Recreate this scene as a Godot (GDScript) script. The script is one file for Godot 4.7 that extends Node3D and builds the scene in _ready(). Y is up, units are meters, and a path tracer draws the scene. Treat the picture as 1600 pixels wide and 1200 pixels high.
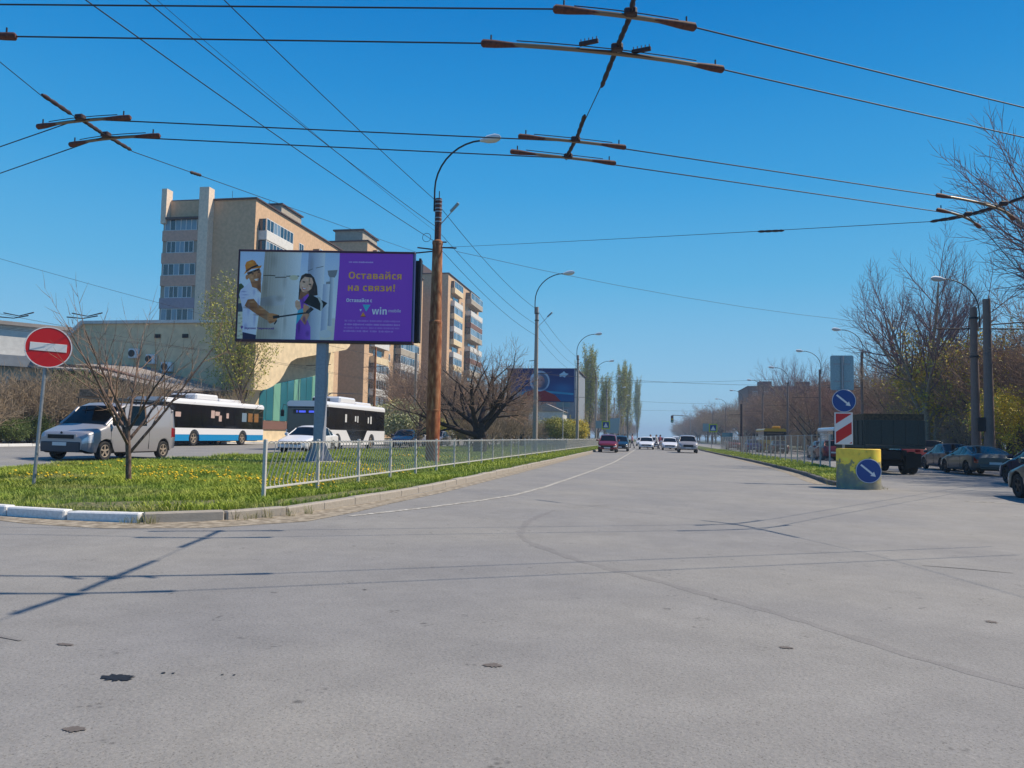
extends Node3D
# A wide junction with trolley wires, a grass island, a billboard, apartment blocks and a long avenue.
# Metres, y up. The avenue runs along -Z; the ground falls gently to the right (1 in 100).

const FALL := 0.010
var rng := RandomNumberGenerator.new()
var M := {}
var T := {}
var taken := {}
var meshes := {}

func gy(x: float) -> float:
	return -FALL * clampf(x, -70.0, 70.0)

func on(x: float, z: float, up := 0.0) -> Vector3:
	return Vector3(x, gy(x) + up, z)

# ---------------------------------------------------------------- mesh builder
class MB:
	var v := PackedVector3Array()
	var n := PackedVector3Array()
	var uv := PackedVector2Array()
	var col := PackedColorArray()

	func tri(a: Vector3, b: Vector3, c: Vector3) -> void:
		var m := (b - a).cross(c - a).normalized()
		v.append(a); v.append(c); v.append(b)
		n.append(m); n.append(m); n.append(m)

	func trin(a: Vector3, b: Vector3, c: Vector3, na: Vector3, nb: Vector3, nc: Vector3) -> void:
		if (b - a).cross(c - a).dot(na + nb + nc) < 0.0:
			v.append(a); v.append(b); v.append(c)
			n.append(na); n.append(nb); n.append(nc)
		else:
			v.append(a); v.append(c); v.append(b)
			n.append(na); n.append(nc); n.append(nb)

	func facing(a: Vector3, b: Vector3, c: Vector3, out: Vector3) -> void:
		if (b - a).cross(c - a).dot(out) < 0.0:
			tri(a, c, b)
		else:
			tri(a, b, c)

	func quad(a: Vector3, b: Vector3, c: Vector3, d: Vector3) -> void:
		tri(a, b, c); tri(a, c, d)

	func quad_uv(a: Vector3, b: Vector3, c: Vector3, d: Vector3) -> void:
		# a bottom left, b bottom right, c top right, d top left
		tri(a, b, c); tri(a, c, d)
		for q in [Vector2(0, 1), Vector2(1, 0), Vector2(1, 1), Vector2(0, 1), Vector2(0, 0), Vector2(1, 0)]:
			uv.append(q)

	func box(c: Vector3, s: Vector3, bev := 0.0, bas := Basis()) -> void:
		var h := s * 0.5
		if bev <= 0.0:
			for ax in 3:
				for sg in [-1.0, 1.0]:
					var nn := Vector3.ZERO; nn[ax] = sg
					var p := []
					for k in [[-1, -1], [1, -1], [1, 1], [-1, 1]]:
						var q := Vector3.ZERO
						q[ax] = sg * h[ax]; q[(ax + 1) % 3] = k[0] * h[(ax + 1) % 3]; q[(ax + 2) % 3] = k[1] * h[(ax + 2) % 3]
						p.append(c + bas * q)
					var o := bas * nn
					facing(p[0], p[1], p[2], o); facing(p[0], p[2], p[3], o)
			return
		var i := h - Vector3.ONE * bev
		for ax in 3:
			var u := (ax + 1) % 3
			var w := (ax + 2) % 3
			for sg in [-1.0, 1.0]:
				var nn := Vector3.ZERO; nn[ax] = sg
				var p := []
				for k in [[-1, -1], [1, -1], [1, 1], [-1, 1]]:
					var q := Vector3.ZERO
					q[ax] = sg * h[ax]; q[u] = k[0] * i[u]; q[w] = k[1] * i[w]
					p.append(c + bas * q)
				var o := bas * nn
				facing(p[0], p[1], p[2], o); facing(p[0], p[2], p[3], o)
			# edges along ax
			for su in [-1.0, 1.0]:
				for sw in [-1.0, 1.0]:
					var nn := Vector3.ZERO; nn[u] = su; nn[w] = sw
					var p := []
					for k in [[-1, 0], [1, 0], [1, 1], [-1, 1]]:
						var q := Vector3.ZERO
						q[ax] = k[0] * i[ax]
						q[u] = su * (h[u] if k[1] == 0 else i[u]); q[w] = sw * (i[w] if k[1] == 0 else h[w])
						p.append(c + bas * q)
					var o := bas * nn
					facing(p[0], p[1], p[2], o); facing(p[0], p[2], p[3], o)
		for sx in [-1.0, 1.0]:
			for sy in [-1.0, 1.0]:
				for sz in [-1.0, 1.0]:
					facing(c + bas * Vector3(sx * h.x, sy * i.y, sz * i.z), c + bas * Vector3(sx * i.x, sy * h.y, sz * i.z), c + bas * Vector3(sx * i.x, sy * i.y, sz * h.z), bas * Vector3(sx, sy, sz))

	func tube(pts: PackedVector3Array, rad: Array, sides := 6, caps := true) -> void:
		var rings := []
		var nors := []
		var side := Vector3.ZERO
		for i in pts.size():
			var d: Vector3 = (pts[mini(i + 1, pts.size() - 1)] - pts[maxi(i - 1, 0)]).normalized()
			if i == 0:
				side = d.cross(Vector3.UP if absf(d.y) < 0.9 else Vector3.RIGHT).normalized()
			else:
				side = (side - d * side.dot(d)).normalized()
			var up := side.cross(d)
			var ring := PackedVector3Array()
			var nr := PackedVector3Array()
			var r: float = rad[mini(i, rad.size() - 1)]
			for k in sides:
				var a := TAU * k / sides
				var o := side * cos(a) + up * sin(a)
				ring.append(pts[i] + o * r); nr.append(o)
			rings.append(ring); nors.append(nr)
		for i in pts.size() - 1:
			for k in sides:
				var q := (k + 1) % sides
				trin(rings[i][k], rings[i + 1][k], rings[i + 1][q], nors[i][k], nors[i + 1][k], nors[i + 1][q])
				trin(rings[i][k], rings[i + 1][q], rings[i][q], nors[i][k], nors[i + 1][q], nors[i][q])
		if caps:
			for e in [0, pts.size() - 1]:
				var o: Vector3 = pts[e] - pts[1 if e == 0 else e - 1]
				for k in range(1, sides - 1):
					facing(rings[e][0], rings[e][k], rings[e][k + 1], o)

	func rod(a: Vector3, b: Vector3, r: float, sides := 6, r2 := -1.0) -> void:
		tube(PackedVector3Array([a, b]), [r, r if r2 < 0.0 else r2], sides)

	func lathe(prof: Array, sides: int, xf := Transform3D()) -> void:
		# prof: [radius, height] pairs from one end to the other, turned about local Y
		for i in prof.size() - 1:
			var p: Array = prof[i]
			var q: Array = prof[i + 1]
			var dn := Vector2(q[1] - p[1], -(q[0] - p[0])).normalized()
			for k in sides:
				var a := TAU * k / sides
				var b := TAU * (k + 1) / sides
				var A := Vector3(cos(a), 0, sin(a))
				var B := Vector3(cos(b), 0, sin(b))
				var pa: Vector3 = xf * (A * p[0] + Vector3.UP * p[1])
				var pb: Vector3 = xf * (B * p[0] + Vector3.UP * p[1])
				var qa: Vector3 = xf * (A * q[0] + Vector3.UP * q[1])
				var qb: Vector3 = xf * (B * q[0] + Vector3.UP * q[1])
				var na := (xf.basis * (A * dn.x + Vector3.UP * dn.y)).normalized()
				var nb := (xf.basis * (B * dn.x + Vector3.UP * dn.y)).normalized()
				if p[0] > 0.0:
					trin(pa, pb, qb, na, nb, nb)
				if q[0] > 0.0:
					trin(pa, qb, qa, na, nb, na)

	func extrude(poly: PackedVector2Array, depth: float, xf := Transform3D()) -> void:
		# poly in local XY, from z = 0 to z = depth
		var idx := Geometry2D.triangulate_polygon(poly)
		for i in range(0, idx.size(), 3):
			var a := poly[idx[i]]
			var b := poly[idx[i + 1]]
			var c := poly[idx[i + 2]]
			for e in [[0.0, -1.0], [depth, 1.0]]:
				facing(xf * Vector3(a.x, a.y, e[0]), xf * Vector3(b.x, b.y, e[0]), xf * Vector3(c.x, c.y, e[0]), xf.basis * Vector3(0, 0, e[1] * signf(depth)))
		var area := 0.0
		for i in poly.size():
			area += poly[i].cross(poly[(i + 1) % poly.size()])
		for i in poly.size():
			var a := poly[i]
			var b := poly[(i + 1) % poly.size()]
			var o := Vector3(b.y - a.y, a.x - b.x, 0) * signf(area)
			var p0 := xf * Vector3(a.x, a.y, 0)
			var p1 := xf * Vector3(b.x, b.y, 0)
			var p2 := xf * Vector3(b.x, b.y, depth)
			var p3 := xf * Vector3(a.x, a.y, depth)
			facing(p0, p1, p2, xf.basis * o); facing(p0, p2, p3, xf.basis * o)

	func paint(c: Color) -> void:
		while col.size() < v.size():
			col.append(c)

	func mesh() -> ArrayMesh:
		var a := []
		a.resize(Mesh.ARRAY_MAX)
		a[Mesh.ARRAY_VERTEX] = v
		a[Mesh.ARRAY_NORMAL] = n
		if uv.size() == v.size():
			a[Mesh.ARRAY_TEX_UV] = uv
		if col.size() == v.size():
			a[Mesh.ARRAY_COLOR] = col
		var m := ArrayMesh.new()
		m.add_surface_from_arrays(Mesh.PRIMITIVE_TRIANGLES, a)
		return m

# ---------------------------------------------------------------- nodes
func numbered(called: String) -> String:
	taken[called] = taken.get(called, -1) + 1
	return called if taken[called] == 0 else "%s_%03d" % [called, taken[called]]

func tag(o: Node3D, label: String, category: String, group := "") -> void:
	o.set_meta("label", label)
	o.set_meta("category", category)
	if group:
		o.set_meta("group", group)

func thing(called: String, label: String, category: String, at := Vector3.ZERO, turn := 0.0, group := "") -> Node3D:
	var o := Node3D.new()
	o.name = numbered(called)
	add_child(o)
	o.position = at
	o.rotation.y = turn
	tag(o, label, category, group)
	return o

func part(parent: Node, called: String, mesh: Mesh, m: Material, xf := Transform3D()) -> MeshInstance3D:
	var o := MeshInstance3D.new()
	o.name = called
	o.mesh = mesh
	o.material_override = m
	o.transform = xf
	parent.add_child(o, true)
	return o

func solo(called: String, mesh: Mesh, m: Material, label: String, category: String, group := "", at := Vector3.ZERO) -> MeshInstance3D:
	var o := MeshInstance3D.new()
	o.name = numbered(called)
	o.mesh = mesh
	o.material_override = m
	o.position = at
	add_child(o)
	tag(o, label, category, group)
	return o

func structure(called: String, mesh: Mesh, m: Material) -> MeshInstance3D:
	var o := MeshInstance3D.new()
	o.name = numbered(called)
	o.mesh = mesh
	o.material_override = m
	add_child(o)
	o.set_meta("kind", "structure")
	return o

func again(src: Node3D, at: Vector3, turn := 0.0, label := "", group := "") -> Node3D:
	var base := str(src.name)
	if base.length() > 4 and base.substr(base.length() - 4, 1) == "_" and base.right(3).is_valid_int():
		base = base.left(base.length() - 4)
	var o: Node3D = src.duplicate()
	o.name = numbered(base)
	add_child(o)
	o.position = at
	o.rotation.y = turn
	if label:
		o.set_meta("label", label)
	if group:
		o.set_meta("group", group)
	return o

func at(p: Vector3, turn := 0.0) -> Transform3D:
	return Transform3D(Basis(Vector3.UP, turn), p)

func bx(s: Vector3, bev := 0.0) -> ArrayMesh:
	var key := "box%.4f_%.4f_%.4f_%.4f" % [s.x, s.y, s.z, bev]
	if not meshes.has(key):
		var b := MB.new()
		b.box(Vector3.ZERO, s, bev)
		meshes[key] = b.mesh()
	return meshes[key]

func rodm(r: float, h: float, sides := 8) -> ArrayMesh:
	var key := "rod%.4f_%.4f_%d" % [r, h, sides]
	if not meshes.has(key):
		var b := MB.new()
		b.rod(Vector3.ZERO, Vector3(0, h, 0), r, sides)
		meshes[key] = b.mesh()
	return meshes[key]

# ---------------------------------------------------------------- materials
func mat(key: String, c: Color, rough := 0.8, metal := 0.0, o := {}) -> StandardMaterial3D:
	if M.has(key):
		return M[key]
	var m := StandardMaterial3D.new()
	m.resource_name = key
	m.albedo_color = c
	m.roughness = rough
	m.metallic = metal
	if o.has("tex"):
		m.albedo_texture = T[o.tex]
		m.uv1_triplanar = true
		m.uv1_world_triplanar = o.get("world", true)
		var s: Vector3 = o.scale if o.scale is Vector3 else Vector3.ONE * float(o.scale)
		m.uv1_scale = s
	if o.has("detail"):
		m.detail_enabled = true
		m.detail_albedo = T[o.detail]
		m.detail_blend_mode = BaseMaterial3D.BLEND_MODE_MUL
		m.detail_uv_layer = BaseMaterial3D.DETAIL_UV_2
		m.uv2_triplanar = true
		m.uv2_world_triplanar = true
		m.uv2_scale = Vector3.ONE * float(o.detail_scale)
	if o.has("bump"):
		m.heightmap_enabled = true
		m.heightmap_texture = T[o.bump]
		m.heightmap_scale = o.bump_scale
	if o.has("coat"):
		m.clearcoat_enabled = true
		m.clearcoat = o.coat
		m.clearcoat_roughness = 0.05
	if o.has("vertex"):
		m.vertex_color_use_as_albedo = true
	if o.has("through"):
		m.backlight_enabled = true
		m.backlight = o.through
	M[key] = m
	return m

func noise_tex(key: String, size: int, freq: float, octaves: int, lo: float, hi: float, sd: int, stretch := 1.0, tint := Color(1, 1, 1), contrast := 1.0) -> void:
	# a grey noise from lo to hi; tint colours its dark end
	var f := FastNoiseLite.new()
	f.seed = sd
	f.noise_type = FastNoiseLite.TYPE_SIMPLEX_SMOOTH
	f.frequency = freq
	f.fractal_octaves = octaves
	var src := f.get_seamless_image(size, size)
	if stretch != 1.0:
		src.resize(size, maxi(8, int(size / stretch)), Image.INTERPOLATE_BILINEAR)
		src.resize(size, size, Image.INTERPOLATE_CUBIC)
	src.convert(Image.FORMAT_L8)
	var raw := src.get_data()
	var out := PackedByteArray()
	out.resize(size * size * 3)
	for i in size * size:
		var t := clampf((raw[i] / 255.0 - 0.5) * contrast + 0.5, 0.0, 1.0)
		var g := lerpf(lo, hi, t)
		out[i * 3] = int(255.0 * clampf(g * lerpf(tint.r, 1.0, t), 0, 1))
		out[i * 3 + 1] = int(255.0 * clampf(g * lerpf(tint.g, 1.0, t), 0, 1))
		out[i * 3 + 2] = int(255.0 * clampf(g * lerpf(tint.b, 1.0, t), 0, 1))
	T[key] = ImageTexture.create_from_image(Image.create_from_data(size, size, false, Image.FORMAT_RGB8, out))

func speckle_tex(key: String, size: int, sd: int) -> void:
	# asphalt: pale and dark chippings in a grey binder
	var r := RandomNumberGenerator.new()
	r.seed = sd
	var im := Image.create(size, size, false, Image.FORMAT_RGB8)
	var f := FastNoiseLite.new()
	f.seed = sd
	f.frequency = 0.09
	f.fractal_octaves = 3
	var low := f.get_seamless_image(size, size)
	low.convert(Image.FORMAT_L8)
	var raw := low.get_data()
	var out := PackedByteArray()
	out.resize(size * size * 3)
	for i in size * size:
		var g := 0.90 + 0.10 * (raw[i] / 255.0 - 0.5) + r.randf_range(-0.07, 0.07)
		out[i * 3] = int(255 * clampf(g, 0, 1))
		out[i * 3 + 1] = int(255 * clampf(g, 0, 1))
		out[i * 3 + 2] = int(255 * clampf(g * 0.99, 0, 1))
	im = Image.create_from_data(size, size, false, Image.FORMAT_RGB8, out)
	for k in size * size / 26:
		var g := r.randf_range(0.66, 1.0)
		im.fill_rect(Rect2i(r.randi_range(0, size - 3), r.randi_range(0, size - 3), r.randi_range(1, 3), r.randi_range(1, 3)), Color(g, g * 0.99, g * 0.96))
	T[key] = ImageTexture.create_from_image(im)

func patch_tex(key: String, size: int) -> void:
	# worn asphalt at the scale of metres: mottling at three sizes, fine stains, pale scuffs
	var rows := []
	for q in [[0.004, 3, 61], [0.016, 4, 62], [0.06, 3, 63]]:
		var f := FastNoiseLite.new()
		f.seed = q[2]
		f.frequency = q[0]
		f.fractal_octaves = q[1]
		var im := f.get_seamless_image(size, size)
		im.convert(Image.FORMAT_L8)
		rows.append(im.get_data())
	var a: PackedByteArray = rows[0]
	var b: PackedByteArray = rows[1]
	var d: PackedByteArray = rows[2]
	var out := PackedByteArray()
	out.resize(size * size * 3)
	for i in size * size:
		var t := a[i] / 255.0
		var g := 0.895 + 0.075 * t + 0.075 * (b[i] / 255.0 - 0.5) + 0.055 * (d[i] / 255.0 - 0.5)
		out[i * 3] = int(255.0 * clampf(g * (0.985 + 0.03 * t), 0, 1))
		out[i * 3 + 1] = int(255.0 * clampf(g * (0.99 + 0.018 * t), 0, 1))
		out[i * 3 + 2] = int(255.0 * clampf(g * (1.015 - 0.02 * t), 0, 1))
	var im2 := Image.create_from_data(size, size, false, Image.FORMAT_RGB8, out)
	var r := RandomNumberGenerator.new()
	r.seed = 64
	for k in 900:
		var x := r.randi_range(4, size - 12)
		var y := r.randi_range(4, size - 12)
		var dark := r.randf() < 0.75
		var w := r.randi_range(1, 4)
		for j in r.randi_range(1, 9):
			var px := clampi(x + r.randi_range(-w, w), 0, size - 1)
			var py := clampi(y + r.randi_range(-w, w), 0, size - 1)
			im2.set_pixel(px, py, im2.get_pixel(px, py) * (r.randf_range(0.72, 0.93) if dark else r.randf_range(1.02, 1.06)))
	T[key] = ImageTexture.create_from_image(im2)

func make_materials() -> void:
	speckle_tex("speckle", 512, 3)
	patch_tex("patches", 1024)
	noise_tex("streaks", 512, 0.02, 4, 0.88, 1.0, 5, 0.2)
	noise_tex("mottle", 512, 0.02, 5, 0.88, 1.0, 7)
	noise_tex("mottle_deep", 512, 0.015, 5, 0.70, 1.0, 8, 1.0, Color(0.95, 0.92, 0.88), 1.4)
	noise_tex("rust", 512, 0.012, 4, 0.74, 1.0, 21, 0.35, Color(0.85, 0.62, 0.45), 1.5)
	noise_tex("soil", 512, 0.03, 5, 0.5, 1.0, 31, 1.0, Color(0.75, 1.0, 0.6), 1.6)
	noise_tex("grain", 256, 0.12, 3, 0.0, 1.0, 41)
	noise_tex("bark", 256, 0.05, 4, 0.45, 1.0, 51, 0.3, Color(0.9, 0.85, 0.85), 1.4)
	mat("asphalt", Color(0.598, 0.59, 0.582), 0.92, 0, {"tex": "speckle", "scale": 0.85, "detail": "patches", "detail_scale": 0.052, "bump": "grain", "bump_scale": 0.25})
	mat("soil_ground", Color(0.36, 0.34, 0.25), 0.95, 0, {"tex": "soil", "scale": 0.35})
	mat("lawn_soil", Color(0.40, 0.42, 0.17), 0.95, 0, {"tex": "soil", "scale": 0.5})
	mat("bare_earth", Color(0.55, 0.49, 0.37), 0.95, 0, {"tex": "soil", "scale": 0.8})
	mat("paving", Color(0.60, 0.58, 0.55), 0.9, 0, {"tex": "mottle", "scale": 0.4})
	mat("kerb_grey", Color(0.64, 0.61, 0.57), 0.9, 0, {"tex": "mottle", "scale": 1.1, "bump": "grain", "bump_scale": 0.2})
	mat("kerb_white", Color(0.88, 0.88, 0.88), 0.75, 0, {"tex": "mottle", "scale": 1.7, "bump": "grain", "bump_scale": 0.2})
	mat("kerb_dark", Color(0.42, 0.40, 0.39), 0.9, 0, {"tex": "mottle", "scale": 1.1})
	mat("line_paint", Color(0.76, 0.75, 0.72), 0.85, 0, {"tex": "mottle_deep", "scale": 0.9})
	mat("oil", Color(0.10, 0.09, 0.09), 0.6)
	mat("oil_faint", Color(0.40, 0.37, 0.35), 0.85, 0, {"tex": "mottle", "scale": 2.0})
	mat("tar", Color(0.565, 0.555, 0.55), 0.92, 0, {"tex": "speckle", "scale": 0.85, "detail": "patches", "detail_scale": 0.052})
	mat("dust", Color(0.66, 0.62, 0.55), 0.95, 0, {"tex": "mottle_deep", "scale": 0.7})
	mat("fence_white", Color(0.78, 0.77, 0.75), 0.5, 0, {"tex": "mottle", "scale": 2.2})
	mat("galvanised", Color(0.62, 0.63, 0.65), 0.45, 0.6, {"tex": "mottle", "scale": 2.0})
	mat("mesh_wire", Color(0.42, 0.42, 0.43), 0.6, 0.3)
	mat("sign_back", Color(0.58, 0.67, 0.70), 0.5, 0.4, {"tex": "mottle", "scale": 1.5})
	mat("steel_dark", Color(0.16, 0.16, 0.18), 0.55, 0.4)
	mat("rusty_pole", Color(0.74, 0.54, 0.38), 0.85, 0, {"tex": "rust", "scale": Vector3(0.9, 0.28, 0.9), "bump": "grain", "bump_scale": 0.3})
	mat("rusty_base", Color(0.74, 0.48, 0.31), 0.85, 0, {"tex": "rust", "scale": Vector3(0.7, 0.25, 0.7), "bump": "grain", "bump_scale": 0.3})
	mat("rusty_cap", Color(0.42, 0.24, 0.21), 0.85, 0, {"tex": "mottle_deep", "scale": 1.5})
	mat("concrete_pole", Color(0.66, 0.62, 0.58), 0.9, 0, {"tex": "streaks", "scale": Vector3(1.2, 0.3, 1.2)})
	mat("concrete_dark", Color(0.52, 0.45, 0.42), 0.9, 0, {"tex": "streaks", "scale": Vector3(1.2, 0.3, 1.2)})
	mat("wire", Color(0.10, 0.10, 0.13), 0.6)
	mat("grip", Color(0.42, 0.25, 0.20), 0.75, 0, {"tex": "mottle_deep", "scale": 3.0})
	mat("brass", Color(0.50, 0.44, 0.36), 0.4, 0.6)
	mat("insulator", Color(0.20, 0.13, 0.14), 0.6)
	mat("lamp_shell", Color(0.82, 0.83, 0.83), 0.35, 0.1)
	mat("white_paint", Color(0.86, 0.86, 0.86), 0.45)
	mat("red_paint", Color(0.76, 0.03, 0.06), 0.4)
	mat("blue_sign", Color(0.02, 0.24, 0.52), 0.4)
	mat("yellow_paint", Color(1.0, 0.83, 0.30), 0.75, 0, {"tex": "mottle", "scale": 1.4})
	mat("pole_paint", Color(0.60, 0.62, 0.68), 0.5, 0, {"tex": "mottle", "scale": 1.0})
	mat("tyre", Color(0.11, 0.11, 0.115), 0.85)
	mat("rubber", Color(0.07, 0.07, 0.075), 0.8)
	mat("rim_grey", Color(0.60, 0.60, 0.60), 0.4, 0.5)
	mat("rim_dusty", Color(0.56, 0.51, 0.45), 0.7, 0.1)
	mat("rim_dark", Color(0.18, 0.18, 0.19), 0.5, 0.3)
	mat("car_glass", Color(0.035, 0.045, 0.055), 0.08).metallic_specular = 0.32
	mat("bus_glass", Color(0.045, 0.035, 0.045), 0.08, 0, {"coat": 1.0})
	mat("headlight", Color(0.85, 0.87, 0.9), 0.1, 0.2, {"coat": 1.0})
	mat("tail_light", Color(0.55, 0.02, 0.03), 0.15, 0, {"coat": 1.0})
	mat("plate", Color(0.80, 0.80, 0.80), 0.5)
	mat("bark", Color(0.55, 0.47, 0.42), 0.95, 0, {"tex": "bark", "scale": Vector3(1.6, 0.5, 1.6)})
	mat("bark_pale", Color(0.70, 0.66, 0.58), 0.9, 0, {"tex": "mottle_deep", "scale": 1.0})
	mat("bark_dark", Color(0.34, 0.28, 0.26), 0.95, 0, {"tex": "bark", "scale": Vector3(1.6, 0.5, 1.6)})
	mat("twig", Color(0.54, 0.44, 0.37), 0.95)
	mat("twig_plum", Color(0.46, 0.37, 0.39), 0.95)
	mat("twig_red", Color(0.54, 0.42, 0.38), 0.95)
	mat("twig_grey", Color(0.58, 0.51, 0.42), 0.95)
	mat("leaf", Color(1, 1, 1), 0.7, 0, {"vertex": true, "through": Color(0.35, 0.35, 0.1)})
	mat("grass", Color(1, 1, 1), 0.75, 0, {"vertex": true, "through": Color(0.4, 0.45, 0.1)})
	mat("black", Color(0.05, 0.05, 0.055), 0.7)
	mat("wall_tan", Color(0.82, 0.68, 0.54), 0.9, 0, {"tex": "streaks", "scale": 0.16})
	mat("wall_pink", Color(0.84, 0.66, 0.58), 0.9, 0, {"tex": "streaks", "scale": 0.2})
	mat("wall_mauve", Color(0.66, 0.61, 0.66), 0.9, 0, {"tex": "streaks", "scale": 0.2})
	mat("wall_cream", Color(0.90, 0.81, 0.66), 0.9, 0, {"tex": "streaks", "scale": 0.12})
	mat("wall_dim", Color(0.68, 0.64, 0.58), 0.9, 0, {"tex": "streaks", "scale": 0.15})
	mat("wall_white", Color(0.86, 0.85, 0.83), 0.85, 0, {"tex": "mottle", "scale": 0.2})
	mat("wall_grey", Color(0.52, 0.55, 0.59), 0.9, 0, {"tex": "mottle", "scale": 0.15})
	mat("fin_pale", Color(0.92, 0.83, 0.74), 0.9, 0, {"tex": "streaks", "scale": 0.2})
	mat("roof_trim", Color(0.30, 0.23, 0.22), 0.8)
	mat("roof_sheet", Color(0.62, 0.58, 0.55), 0.7, 0, {"tex": "mottle", "scale": 0.3})
	mat("brown_band", Color(0.45, 0.32, 0.28), 0.85)
	mat("pane", Color(0.12, 0.17, 0.22), 0.08, 0, {"coat": 1.0})
	mat("pane_pale", Color(0.45, 0.53, 0.60), 0.15, 0, {"coat": 0.6})
	mat("frame_white", Color(0.84, 0.84, 0.84), 0.5)
	mat("glass_teal", Color(0.14, 0.42, 0.48), 0.08, 0, {"coat": 1.0})
	mat("panel_green", Color(0.45, 0.66, 0.58), 0.3, 0, {"coat": 0.6})

# ---------------------------------------------------------------- scene
func _ready() -> void:
	rng.seed = 20240412
	var cam := Camera3D.new()
	cam.name = "camera"
	cam.position = Vector3(0, 1.28, 0)
	cam.rotation = Vector3(deg_to_rad(3.868), deg_to_rad(10.158), 0.018)
	cam.fov = 53.13
	cam.near = 0.1
	cam.far = 4000.0
	add_child(cam)
	cam.current = true
	var env := Environment.new()
	env.background_mode = Environment.BG_SKY
	# clear spring air: deep blue overhead paling evenly to the horizon, the same in every direction
	var air := [[0.0, 0.40, 0.64, 0.80], [1.7, 0.345, 0.61, 0.80], [5.5, 0.245, 0.545, 0.80], [11.2, 0.115, 0.45, 0.77], [18.0, 0.042, 0.345, 0.73], [24.5, 0.014, 0.265, 0.66], [30.0, 0.002, 0.206, 0.59], [50.0, 0.001, 0.15, 0.50], [90.0, 0.001, 0.11, 0.42]]
	var gradient := Image.create(16, 1024, false, Image.FORMAT_RGBF)
	for y in 1024:
		var el := 90.0 - 180.0 * (y + 0.5) / 1024.0
		var c := Color(0.20, 0.19, 0.175)
		if el >= 0.0:
			for i in air.size() - 1:
				if el <= air[i + 1][0]:
					var t: float = (el - air[i][0]) / (air[i + 1][0] - air[i][0])
					c = Color(air[i][1], air[i][2], air[i][3]).lerp(Color(air[i + 1][1], air[i + 1][2], air[i + 1][3]), t)
					break
		c = Color(c.r / 1.3, c.g / 1.3, c.b / 1.3)
		for x in 16:
			gradient.set_pixel(x, y, c)
	var sky_mat := PanoramaSkyMaterial.new()
	sky_mat.panorama = ImageTexture.create_from_image(gradient)
	var sky := Sky.new()
	sky.sky_material = sky_mat
	env.sky = sky
	env.tonemap_mode = Environment.TONE_MAPPER_LINEAR
	env.tonemap_exposure = 1.3
	env.sdfgi_enabled = true
	env.ssao_enabled = true
	env.ssil_enabled = true
	env.fog_enabled = true
	env.fog_light_color = Color(0.66, 0.76, 0.86)
	env.fog_density = 0.0006
	var world := WorldEnvironment.new()
	world.name = "world_environment"
	world.environment = env
	add_child(world)
	var sun := DirectionalLight3D.new()
	sun.name = "sun"
	sun.light_energy = 1.5
	sun.light_angular_distance = 0.5
	sun.light_color = Color(1.0, 0.945, 0.86)
	sun.shadow_enabled = true
	add_child(sun)
	sun.look_at_from_position(Vector3.ZERO, Vector3(-3.95, -5.07, 1.75), Vector3.UP)
	make_materials()
	build_ground()
	build_buildings()
	build_left_fence()
	build_right_fence()
	build_poles()
	build_wires()
	build_signs()
	build_billboards()
	build_vehicles()
	build_people()
	build_trees()
	build_grass()

# ---------------------------------------------------------------- ground, road, kerbs
func sheet(poly: PackedVector2Array, up: float) -> ArrayMesh:
	var b := MB.new()
	var idx := Geometry2D.triangulate_polygon(poly)
	for i in range(0, idx.size(), 3):
		var p := []
		for k in 3:
			var q := poly[idx[i + k]]
			p.append(on(q.x, q.y, up))
		b.facing(p[0], p[1], p[2], Vector3.UP)
	return b.mesh()

func strip(pts: Array, width: float, up: float) -> ArrayMesh:
	var b := MB.new()
	for i in pts.size() - 1:
		var a := Vector2(pts[i][0], pts[i][1])
		var c := Vector2(pts[i + 1][0], pts[i + 1][1])
		var prev := Vector2(pts[maxi(i - 1, 0)][0], pts[maxi(i - 1, 0)][1])
		var nxt := Vector2(pts[mini(i + 2, pts.size() - 1)][0], pts[mini(i + 2, pts.size() - 1)][1])
		var w0: float = width if pts[i].size() < 3 else pts[i][2]
		var w1: float = width if pts[i + 1].size() < 3 else pts[i + 1][2]
		var na := (c - prev).normalized().orthogonal() * w0 * 0.5
		var nc := (nxt - a).normalized().orthogonal() * w1 * 0.5
		b.facing(on(a.x + na.x, a.y + na.y, up), on(a.x - na.x, a.y - na.y, up), on(c.x - nc.x, c.y - nc.y, up), Vector3.UP)
		b.facing(on(a.x + na.x, a.y + na.y, up), on(c.x - nc.x, c.y - nc.y, up), on(c.x + nc.x, c.y + nc.y, up), Vector3.UP)
	return b.mesh()

func smooth(pts: Array, step: float) -> PackedVector2Array:
	var cv := Curve2D.new()
	for i in pts.size():
		var p := Vector2(pts[i][0], pts[i][1])
		var a := Vector2(pts[maxi(i - 1, 0)][0], pts[maxi(i - 1, 0)][1])
		var c := Vector2(pts[mini(i + 1, pts.size() - 1)][0], pts[mini(i + 1, pts.size() - 1)][1])
		var d := (c - a).normalized()
		cv.add_point(p, -d * p.distance_to(a) * 0.3, d * p.distance_to(c) * 0.3)
	cv.bake_interval = step * 0.25
	var out := PackedVector2Array()
	var n := int(cv.get_baked_length() / step)
	for i in n + 1:
		out.append(cv.sample_baked(i * cv.get_baked_length() / n, true))
	return out

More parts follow.
